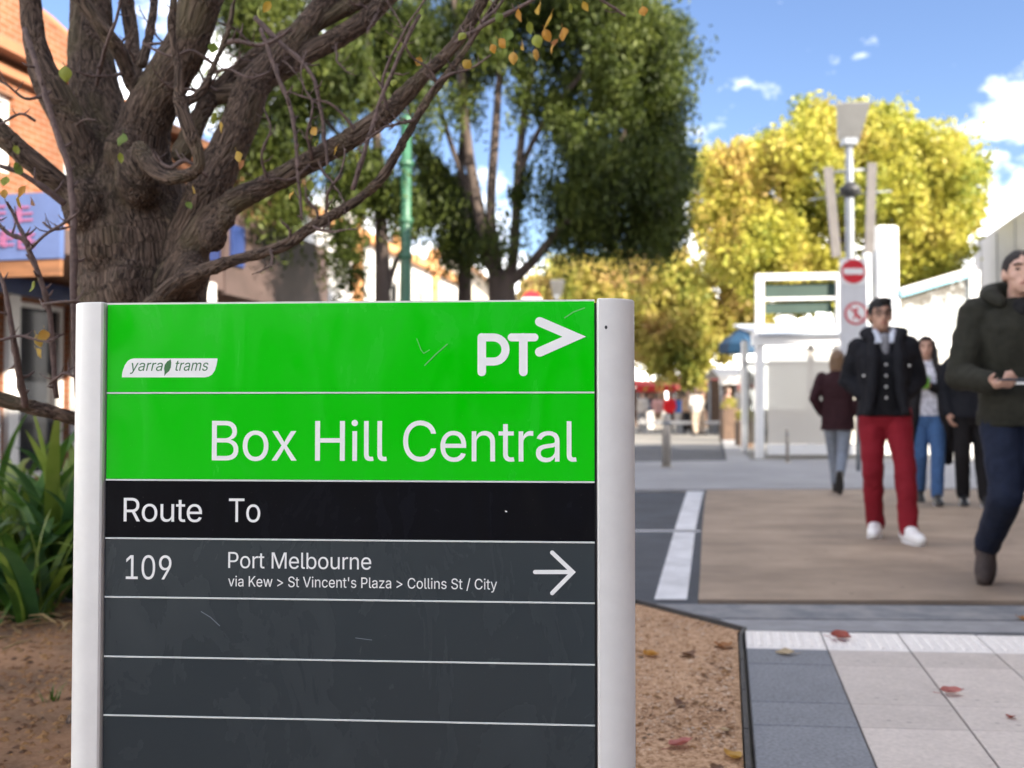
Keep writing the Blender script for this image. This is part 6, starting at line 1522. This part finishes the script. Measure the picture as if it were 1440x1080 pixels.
def person(label, loc, yaw, H, J, skin, hair_key, hair_style, garments, voxel=.008, fine=True, group=None, glasses=False, shoe_m=None, sole_m=None, shoe_k=1.0):
    j = dict(BASE); j.update(J)
    g = {k: V3(v) for k, v in j.items() if isinstance(v, tuple)}
    hd = V3((0, -.012, 1.635)) + g['head']; ry = Matrix.Rotation(j['hyaw'], 3, 'Z')
    def hp(x, y, z): return hd + ry @ Vector((x, y, z))
    b = MB()
    b.loft([(0, 0, .86, .13, .09), (0, 0, .93, .158, .108), (0, 0, 1.0, .150, .105), (0, 0, 1.08, .135, .095), (0, -.005, 1.2, .148, .105), (0, 0, 1.32, .168, .108), (0, .005, 1.40, .165, .095), (0, .01, 1.455, .10, .07), (0, .012, 1.49, .06, .058)], 20)
    b.chain([(0, .015, 1.42), (g['head'].x * .4, .01 + g['head'].y * .4, 1.5), tuple(hp(0, .012, -.075))], [.062, .054, .054])
    b.ell(hp(0, .008, .02), (.074, .094, .098), ry, 20, 14); b.ell(hp(0, -.035, -.055), (.056, .058, .058), ry, 16, 10); b.ell(hp(0, -.066, -.090), (.026, .020, .020), ry, 10, 8)
    b.chain([hp(0, -.084, .02), hp(0, -.098, -.014), hp(0, -.106, -.028)], [.010, .012, .0135], 8)
    b.ell(hp(0, -.072, .042), (.052, .020, .014), ry, 12, 6)
    for sx in (-1, 1):
        b.ell(hp(sx * .076, .006, -.008), (.012, .022, .033), ry, 10, 8); b.ell(hp(sx * .040, -.060, -.022), (.024, .020, .022), ry, 10, 8)
    for s_ in 'RL':
        b.chain([g['sh' + s_], g['el' + s_], g['wr' + s_]], [.054, .042, .029], 12)
        add_hand(b, g['wr' + s_], g['el' + s_], j['palm' + s_], j['curl' + s_], fine)
        b.chain([g['hip' + s_], g['kne' + s_], g['ank' + s_]], [.085, .058, .042], 12)
        f = Vector(j['ft' + s_]).normalized(); a = g['ank' + s_]
        fs_ = f.cross(Vector((0, 0, 1))).normalized(); b.chain([a, a + f * .12 - fs_.cross(f).normalized() * .042], [.040, .026], 10)
    me = remesh(b, voxel, 2); me.materials.append(skin); me.name = 'person'
    root = put('person', me, None, loc); k = H / 1.75; root.scale = (k, k, k); root.rotation_euler = (0, 0, yaw)
    tag(root, label, 'person', group)
    # face
    if fine:
        for sx in (-1, 1):
            MB().ell(hp(sx * .031, -.079, .012), (.013, .008, .0065), ry, 10, 6).build('eye', M['eye'], root, True)
            MB().tube([hp(sx * .014, -.092, .034), hp(sx * .034, -.091, .040), hp(sx * .054, -.075, .034)], [.004, .005, .003], 6).build('eyebrow', HAIR[hair_key], root, True)
        MB().tube([hp(-.024, -.086, -.062), hp(-.008, -.096, -.058), hp(.008, -.096, -.058), hp(.024, -.086, -.062)], [.003, .007, .007, .003], 6).build('lips', M['lips'], root, True)
    if glasses:
        m_ = MB()
        for sx in (-1, 1):
            m_.tube([hp(sx * .033 + math.cos(t) * .026, -.100, .010 + math.sin(t) * .019) for t in [2 * math.pi * q_ / 16 for q_ in range(17)]], .0028, 6, False)
            m_.tube([hp(sx * .058, -.098, .016), hp(sx * .078, -.03, .012), hp(sx * .080, .01, .006)], .0025, 6)
        m_.tube([hp(-.008, -.102, .014), hp(.008, -.102, .014)], .0025, 6); m_.build('glasses', M['black_plastic'], root, True)
    # hair
    h = MB()
    h.ell(hp(0, .022, .052), (.080, .090, .085), ry); h.ell(hp(0, .048, .012), (.078, .066, .085), ry)
    if hair_style == 'short':
        h = MB(); h.ell(hp(0, .018, .034), (.087, .104, .102), ry, 24, 16); h.ell(hp(0, .045, .005), (.084, .066, .085), ry); h.ell(hp(.015, -.045, .108), (.055, .040, .024), ry)
        for q_ in range(30 if fine else 0):
            a = random.uniform(0, 6.28); t_ = random.uniform(.25, 1.1); d_ = Vector((math.sin(t_) * math.cos(a) * .088, math.sin(t_) * math.sin(a) * .102, math.cos(t_) * .102))
            p_ = hp(d_.x, .016 + d_.y, .030 + d_.z); h.cone(p_, p_ + ry @ Vector((d_.x * .12 + .006, d_.y * .12 - .008, .006)), .014, .005, 8)
    elif hair_style == 'crop':
        h = MB(); h.ell(hp(0, .018, .026), (.080, .100, .098), ry, 24, 16); h.ell(hp(0, .045, .008), (.077, .062, .075), ry)
    elif hair_style == 'bob':
        h.ell(hp(0, .03, .03), (.092, .096, .10), ry); h.loft([(hd.x, hd.y + .035, hd.z - .14, .085, .060), (hd.x, hd.y + .035, hd.z - .06, .098, .075), (hd.x, hd.y + .03, hd.z + .04, .092, .085)]); h.ell(hp(0, -.045, .095), (.06, .04, .028), ry)
    elif hair_style == 'long':
        h.ell(hp(0, -.040, .100), (.058, .046, .028), ry)
        for sx in (-1, 1):
            h.chain([hp(sx * .066, -.02, .06), hp(sx * .084, -.015, -.03), hp(sx * .092, -.02, -.13), hp(sx * .095, -.05, -.24), hp(sx * .085, -.06, -.33)], [.028, .032, .036, .034, .016])
        h.chain([hp(0, .06, .04), hp(0, .085, -.1), hp(0, .09, -.26)], [.075, .08, .05])
    me = remesh(h, max(.006, voxel * .8), 2); wrinkle(me, .003, 26, 3)
    if hair_style in ('short', 'crop'):
        # trim the shell to a hairline: forehead, temples, round the ears, nape
        bm = bmesh.new(); bm.from_mesh(me); ri = ry.inverted(); dead = []
        for v in bm.verts:
            q_ = ri @ (v.co - hd); y_ = q_.y + mnoise.noise(v.co * 60) * .006
            zm = .058 + .012 * math.sin(q_.x * 40) if y_ < -.062 else (.064 - (y_ + .062) / .042 * .085 if y_ < -.02 else -.021 if y_ < .005 else (-.009 - (y_ - .005) / .03 * .05 if y_ < .035 else -.072))
            if q_.z < zm: dead.append(v)
        bmesh.ops.delete(bm, geom=dead, context='VERTS'); bm.to_mesh(me); bm.free()
        me.polygons.foreach_set('use_smooth', [True] * len(me.polygons))
    me.materials.append(HAIR[hair_key]); put('hair', me, root)
    # shoes
    for s_ in 'RL':
        f = Vector(j['ft' + s_]).normalized(); a = g['ank' + s_]; side = f.cross(Vector((0, 0, 1))).normalized(); up = side.cross(f).normalized()
        m_ = MB(); c0 = a - up * .042
        m_.chain([a + up * .03 - f * .01, c0 - f * .035], [.048 * shoe_k, .045 * shoe_k], 10)
        m_.chain([c0 - f * .04, c0 + f * .07, c0 + f * .15, c0 + f * .185], [.044 * shoe_k, .046 * shoe_k, .044 * shoe_k, .034 * shoe_k], 12)
        m_.chain([a + f * .02, c0 + f * .12], [.045 * shoe_k, .036 * shoe_k], 10)
        me = remesh(m_, max(.008, voxel), 3)
        me.materials.append(shoe_m); so = put('shoe', me, root)
        sp = []
        for t in [2 * math.pi * q_ / 20 for q_ in range(20)]:
            x_, y_ = math.cos(t), math.sin(t)
            sp.append((c0 + f * (.062 + x_ * .148) + side * y_ * (.046 + .006 * x_) * shoe_k - up * .036, ))
        sv = [p[0] for p in sp] + [p[0] - up * .016 for p in sp]; n_ = 20
        MB().add(sv, [tuple(range(n_)), tuple(range(2 * n_ - 1, n_ - 1, -1))] + [(q_, (q_ + 1) % n_, n_ + (q_ + 1) % n_, n_ + q_) for q_ in range(n_)]).build('sole', sole_m or shoe_m, so)
    for gi, (nm, kind, m_, opt) in enumerate(garments):
        w = MB(); vx = opt.get('voxel', max(voxel, .009)); amp = opt.get('amp', .005)
        if kind == 'trousers':
            r0, r1, r2 = opt.get('r', (.105, .078, .066)); top_ = opt.get('top', 1.0)
            w.loft([(0, 0, .80, .10, .085), (0, 0, .88, .165, .118), (0, 0, .95, .172, .122), (0, 0, top_, .160, .113)], 20)
            for s_ in 'RL':
                hip, kn, an = g['hip' + s_], g['kne' + s_], g['ank' + s_]
                an2 = kn + (an - kn) * opt.get('len', .97)
                w.chain([hip, hip + (kn - hip) * .5, kn, kn + (an2 - kn) * .5, an2], [r0, (r0 + r1) * .5, r1, (r1 + r2) * .5, r2], 14)
        elif kind == 'top':
            infl = opt.get('infl', .02); hem = opt.get('hem', .86); fl = opt.get('flare', .0)
            w.loft([(0, 0, hem, .165 + infl + fl, .115 + infl + fl * .6), (0, 0, 1.0, .155 + infl + fl * .4, .110 + infl), (0, 0, 1.10, .150 + infl, .105 + infl), (0, -.004, 1.24, .165 + infl, .118 + infl), (0, 0, 1.35, .182 + infl, .118 + infl), (0, .006, 1.425, .170 + infl * .7, .098 + infl * .6), (0, .012, 1.475, .095 + infl * .6, .072 + infl * .5), (0, .014, 1.505, .068 + infl * .3, .062 + infl * .3)], 26, p=opt.get('p', 2.3))
            ra, rb, rc = opt.get('sleeve', (.070, .060, .048))
            if ra:
                for s_ in 'RL':
                    sh_, el, wr = g['sh' + s_], g['el' + s_], g['wr' + s_]; w2 = el + (wr - el) * opt.get('slen', .95)
                    w.chain([sh_, sh_ + (el - sh_) * .5, el, el + (w2 - el) * .5, w2], [ra, (ra + rb) / 2, rb, (rb + rc) / 2, rc], 14)
        elif kind == 'custom':
            opt['fn'](w, g, hp)
        o_ = garment(nm, w, m_, root, vx, amp, opt.get('smooth', 4), gi + loc[0])
        if 'label' in opt: o_['label'] = opt['label']
    return root, g, hp

Z_X = -.028
# --- man in red trousers
navy = cloth('navy_black_parka', (.009, .0095, .013)); vest = cloth('black_cardigan', (.006, .006, .008)); shirt = cloth('pale_blue_shirt', (.50, .54, .62)); redt = cloth('red_trousers', (.20, .009, .018), var=.12, scale=3); white_shoe = mat('white_leather', (.78, .78, .78), .4, .03, 20)
grey_shirt = cloth('grey_shirt', (.20, .20, .22)); M['button'] = mat('pale_button', (.6, .6, .58), .35)
J1 = dict(hipR=(-.085, 0, .93), kneR=(-.085, -.04, .50), ankR=(-.055, .12, .095), kneL=(.125, -.14, .50), ankL=(.135, -.20, .088), ftR=(-.18, -1, -.10), ftL=(.32, -1, -.05), shR=(-.178, .01, 1.405), shL=(.178, .01, 1.42),
          elR=(-.250, .08, 1.17), wrR=(-.160, -.01, 1.06), elL=(.250, .08, 1.17), wrL=(.160, -.01, 1.06), head=(-.022, -.015, 0), hyaw=R(8), curlR=.9, curlL=.9)
def parka_open(w, g, hp):
    for sx in (-1, 1):
        w.chain([(sx * .085, -.115, 1.45), (sx * .088, -.165, 1.30), (sx * .095, -.165, 1.1), (sx * .125, -.160, .93)], [.034, .042, .040, .036])
        w.chain([(sx * .085, -.10, 1.455), (sx * .125, -.02, 1.505), (sx * .09, .075, 1.515), (0, .105, 1.51)], [.036, .048, .052, .052])
def vest_fn(w, g, hp):
    w.loft([(0, -.075, .90, .105, .075), (0, -.08, 1.05, .10, .075), (0, -.08, 1.25, .095, .070), (0, -.06, 1.36, .075, .062)], 18)
def tri_shirt(w, g, hp):
    w.chain([(0, -.118, 1.36), (0, -.095, 1.46)], [.030, .046]); w.chain([(0, -.125, 1.36), (0, -.132, 1.31)], [.022, .012])
def collar(w, g, hp):
    for sx in (-1, 1): w.chain([(sx * .058, .02, 1.53), (sx * .066, -.055, 1.52), (sx * .046, -.105, 1.475), (sx * .082, -.145, 1.415)], [.016, .020, .026, .014]); w.chain([(sx * .046, -.105, 1.475), (sx * .035, -.150, 1.43)], [.02, .012])
    w.chain([(-.055, .02, 1.525), (0, .07, 1.53), (.055, .02, 1.525)], [.014, .014, .014])
p1, g1, hp1 = person('young man in red trousers, white shoes and open black parka on the crossing', (P(1243, 575, 7.4).x, 7.4, Z_X), R(-14), 1.765, J1, SKIN[0], 'black', 'short', [
    ('trousers', 'trousers', redt, dict(r=(.102, .076, .066), amp=.009, len=1.0)),
    ('parka', 'top', navy, dict(infl=.028, hem=.90, sleeve=(.074, .066, .056), amp=.010, slen=1.02)),
    ('parka_front', 'custom', navy, dict(fn=parka_open, amp=.008)), ('cardigan', 'custom', vest, dict(fn=vest_fn, amp=.003)), ('shirt', 'custom', grey_shirt, dict(fn=tri_shirt, amp=.001)), ('shirt_collar', 'custom', shirt, dict(fn=collar, amp=.001, voxel=.007, smooth=2))],
    glasses=True, shoe_m=white_shoe, sole_m=white_shoe, shoe_k=1.12)
for z in (1.27, 1.19, 1.11, 1.03): MB().ell((0, -.152, z), (.011, .005, .011), nu=10, nv=6).build('button', M['button'], p1, True)
for x, y, z in [(-.155, -.185, 1.19), (.155, -.185, 1.26)]: MB().ell((x, y + .01, z), (.010, .007, .010), nu=10, nv=6).build('snap', M['button'], p1, True)

# --- man in the dark olive jacket, stepping out of the right edge
olive = cloth('dark_olive_jacket', (.020, .020, .014)); jeans = cloth('dark_navy_jeans', (.009, .014, .032)); boot = mat('brown_suede', (.045, .032, .028), .8, .2, 20); blackt = cloth('black_tshirt', (.012, .012, .013))
J2 = dict(hipR=(-.09, 0, .93), kneR=(-.098, -.13, .49), ankR=(-.13, .21, .185), ftR=(-.22, -.72, -.60), kneL=(.085, -.16, .51), ankL=(.10, -.24, .085), ftL=(.12, -1, -.08), shR=(-.20, .01, 1.43), shL=(.20, .01, 1.43),
          elR=(-.292, -.06, 1.10), wrR=(-.188, -.31, 1.06), elL=(.285, .08, 1.13), wrL=(.25, -.05, .92), palmR=(.25, .1, 1), curlR=.75, head=(.0, -.025, -.005), hyaw=R(4))
def hood(w, g, hp):
    w.chain([(-.10, -.085, 1.475), (-.135, -.01, 1.515), (-.115, .085, 1.535), (0, .125, 1.545), (.115, .085, 1.535), (.135, -.01, 1.515), (.10, -.085, 1.475)], [.030, .048, .062, .068, .062, .048, .030])
    w.chain([(-.06, .16, 1.46), (.06, .16, 1.46)], [.055, .055])
def shaft(w, g, s_):
        a, k_ = g['ank' + s_], g['kne' + s_]; w.chain([a + (a - k_).normalized() * .03, a + (k_ - a).normalized() * .13], [.056, .060])
def tee(w, g, hp): w.ell((0, -.055, 1.44), (.058, .075, .065))
p2, g2, hp2 = person('man in a dark olive hooded jacket and navy jeans at the right edge', (P(1434, 575, 5.3).x, 5.3, Z_X), R(-15), 1.80, J2, SKIN[1], 'dark', 'crop', [
    ('jeans', 'trousers', jeans, dict(r=(.112, .084, .068), amp=.007, len=.93)), ('jacket', 'top', olive, dict(infl=.040, hem=.84, sleeve=(.090, .076, .056), amp=.009, slen=.96)),
    ('hood', 'custom', olive, dict(fn=hood, amp=.006)), ('boot_shaft', 'custom', boot, dict(fn=lambda w, g, hp: shaft(w, g, 'R'), amp=.003)), ('boot_shaft', 'custom', boot, dict(fn=lambda w, g, hp: shaft(w, g, 'L'), amp=.003)), ('t_shirt', 'custom', blackt, dict(fn=tee, amp=.0))], shoe_m=boot, sole_m=M['black_plastic'], shoe_k=1.14)
M['device'] = mat('dark_device', (.03, .035, .05), .25); M['paper'] = mat('white_paper', (.75, .75, .74), .6)
kk = p2.scale[0]
hand = g2['wrR'] + (g2['wrR'] - g2['elR']).normalized() * .12
hw = Matrix.Rotation(R(-15), 3, 'Z') @ (hand * kk) + Vector(p2.location)
dv = thing('phone', 'dark phone with a white card held in the hand of the olive-jacketed man', 'phone', hw + Vector((.03, 0, 0)), R(-12))
MB().bbox((.0, 0, .030), (.135, .075, .011), .003).build('case', M['device'], dv); MB().box((.0, 0, .0358), (.120, .066, .0012)).build('screen', M['dark_glass'], dv); MB().bbox((.045, -.01, .012), (.075, .05, .012), .002).build('card', M['paper'], dv)

# --- woman walking away
maroon = cloth('maroon_coat', (.026, .008, .011)); greyj = cloth('grey_jeans', (.20, .23, .28)); blk = mat('black_leather', (.012, .012, .013), .4)
J3 = dict(kneR=(-.055, .05, .49), ankR=(-.03, .36, .24), ftR=(.0, -.22, -.97), kneL=(.07, -.20, .53), ankL=(.04, -.30, .085), elR=(-.275, .08, 1.17), wrR=(-.19, -.02, .99), elL=(.275, .08, 1.17), wrL=(.19, -.02, .99))
def coat_skirt(w, g, hp): w.loft([(0, 0, .78, .205, .165), (0, 0, .92, .190, .150), (0, 0, 1.1, .160, .125)], 22)
person('woman seen from behind in a maroon coat and grey jeans near the shelter', (P(1178, 575, 11.2).x, 11.2, -.02), R(160), 1.60, J3, SKIN[1], 'light', 'bob', [
    ('jeans', 'trousers', greyj, dict(r=(.098, .070, .052), amp=.004)), ('coat', 'top', maroon, dict(infl=.030, hem=.86, sleeve=(.074, .064, .052), amp=.006)), ('coat_skirt', 'custom', maroon, dict(fn=coat_skirt, amp=.006))], voxel=.010, shoe_m=blk)

# --- woman with a green cup
blueJ = cloth('blue_jeans', (.05, .11, .24)); blackc = cloth('black_long_coat', (.014, .013, .015)); pale = mat('pale_print_top', (.42, .42, .50), .8, .35, 26, base2=(.6, .6, .66))
J4 = dict(kneR=(-.075, -.03, .50), ankR=(-.06, .16, .13), ftR=(0, -.85, -.5), kneL=(.075, -.16, .51), ankL=(.05, -.24, .095), elL=(.20, -.04, 1.13), wrL=(.0, -.22, 1.225), palmL=(-1, -.1, .1), curlL=1.0, elR=(-.25, .05, 1.15), wrR=(-.23, -.05, .92), head=(-.01, -.01, 0), hyaw=R(-6))
def long_coat(w, g, hp):
    for sx in (-1, 1): w.chain([(sx * .105, -.085, 1.42), (sx * .125, -.105, 1.2), (sx * .150, -.10, .95), (sx * .185, -.05, .7), (sx * .20, .0, .45)], [.05, .055, .06, .065, .05])
    w.chain([(-.1, .1, 1.35), (-.1, .12, .9), (-.12, .12, .5)], [.07, .075, .07]); w.chain([(.1, .1, 1.35), (.1, .12, .9), (.12, .12, .5)], [.07, .075, .07])
p4, g4, hp4 = person('long haired woman in blue jeans and an open black coat holding a green drink', (P(1304, 575, 10.2).x, 10.2, Z_X), R(-14), 1.69, J4, SKIN[3], 'dark', 'long', [
    ('jeans', 'trousers', blueJ, dict(r=(.100, .075, .062), amp=.005)), ('top', 'top', pale, dict(infl=.010, hem=.92, sleeve=(0, 0, 0), amp=.003)), ('coat', 'custom', blackc, dict(fn=long_coat, amp=.006)),
    ('coat_sleeve', 'custom', blackc, dict(fn=lambda w, g, hp: [w.chain([g['sh' + s_], g['el' + s_], g['wr' + s_]], [.066, .058, .046]) for s_ in 'RL'], amp=.005))], voxel=.010, shoe_m=blk, sole_m=white_shoe)
M['green_drink'] = mat('green_drink', (.16, .42, .05), .35); M['clear'] = glass_mat('clear_lid', (.7, .8, .75), .1, .5)
hand = g4['wrL'] + (g4['wrL'] - g4['elL']).normalized() * .085
hw = Matrix.Rotation(R(-14), 3, 'Z') @ (hand * p4.scale[0]) + Vector(p4.location)
cp = thing('drink_cup', 'bright green drink cup in the hand of the woman in jeans', 'cup', hw + Vector((0, -.02, -.05)))
MB().loft([(0, 0, 0, .028, .028), (0, 0, .11, .040, .040)], 18).build('cup', M['green_drink'], cp, True); MB().loft([(0, 0, .11, .042, .042), (0, 0, .118, .042, .042), (0, 0, .145, .028, .028)], 18).build('lid', M['clear'], cp, True); MB().tube([(0, 0, .10), (.012, 0, .21)], .005, 8).build('straw', M['plain_white'], cp, True)

# --- man in black half hidden behind the olive jacket
blacku = cloth('black_jacket', (.009, .010, .014)); blackp = cloth('black_trousers', (.009, .008, .009))
J5 = dict(kneR=(-.10, -.06, .50), ankR=(-.08, .04, .09), kneL=(.09, -.02, .50), ankL=(.10, -.12, .088), elR=(-.255, .05, 1.15), wrR=(-.225, -.06, .93))
def pack(w, g, hp): w.ell((0, .17, 1.22), (.16, .10, .22))
person('person in black jacket and trousers half hidden behind the olive-jacketed man', (P(1366, 575, 9.9).x, 9.9, Z_X), R(-16), 1.72, J5, SKIN[2], 'black', 'short', [
    ('trousers', 'trousers', blackp, dict(r=(.102, .078, .064), amp=.005)), ('jacket', 'top', blacku, dict(infl=.034, hem=.88, sleeve=(.078, .068, .055), amp=.007)), ('backpack', 'custom', blacku, dict(fn=pack, amp=.003))], voxel=.010, shoe_m=blk, sole_m=white_shoe)

# --- far crowd at the market
CW_ = {'red': (.58, .015, .02), 'white': (.42, .40, .38), 'cream': (.36, .29, .23), 'navy': (.02, .03, .07), 'black': (.015, .015, .017), 'blue': (.04, .12, .35), 'pink': (.55, .32, .30), 'grey': (.22, .22, .23), 'green': (.12, .42, .10), 'tan': (.35, .24, .16)}
CM = {k: cloth('crowd_' + k, v) for k, v in CW_.items()}
crowd = [(904, 42, 'white', 'grey', 'far person in white beside the silver sign post'), (925, 44, 'pink', 'tan', 'far person in pale pink left of the red jacket'), (942, 42, 'red', 'black', 'far person in a bright red jacket'), (953, 45, 'blue', 'white', 'far person in a blue top right of the red jacket'),
         (968, 40, 'tan', 'black', 'far person in tan beside the white-clad pair'), (978, 37, 'white', 'cream', 'far broad person all in white in the middle of the crowd'), (986, 38, 'cream', 'cream', 'far person in cream just right of the one in white'), (999, 43, 'black', 'grey', 'far person in black right of the cream one'),
         (1010, 44, 'navy', 'black', 'far person in navy near the white stall'), (1023, 34, 'pink', 'tan', 'far person in a pink top beside the timber tub'), (1044, 31, 'white', 'white', 'person in white next to the shelter post'), (934, 52, 'black', 'navy', 'far dark figure at the red stall'), (914, 52, 'navy', 'black', 'far navy figure between the white and pink ones')]
for i, (px, D, c1, c2, lab) in enumerate(crowd):
    st = random.uniform(.05, .16)
    Jc = dict(kneR=(-.09, -st, .50), ankR=(-.09, -st, .085), kneL=(.09, 0, .50), ankL=(.09, st, .10), elR=(-.25, .05, 1.15), wrR=(-.22, -.08, .93), elL=(.25, .05, 1.15), wrL=(.20, -.14, 1.0))
    person(lab, (P(px, 575, D).x, D, -.06), R(random.choice([0, 20, -30, 170, 200, 90])), random.uniform(1.58, 1.78), Jc, SKIN[i % 4], ['black', 'brown', 'dark', 'light'][i % 4], ['crop', 'bob', 'crop', 'long'][i % 4],
           [('trousers', 'trousers', CM[c2], dict(amp=0, voxel=.022)), ('jacket', 'top', CM[c1], dict(infl=.03, amp=0, voxel=.022))], voxel=.020, fine=False, group='people far off at the market', shoe_m=blk)
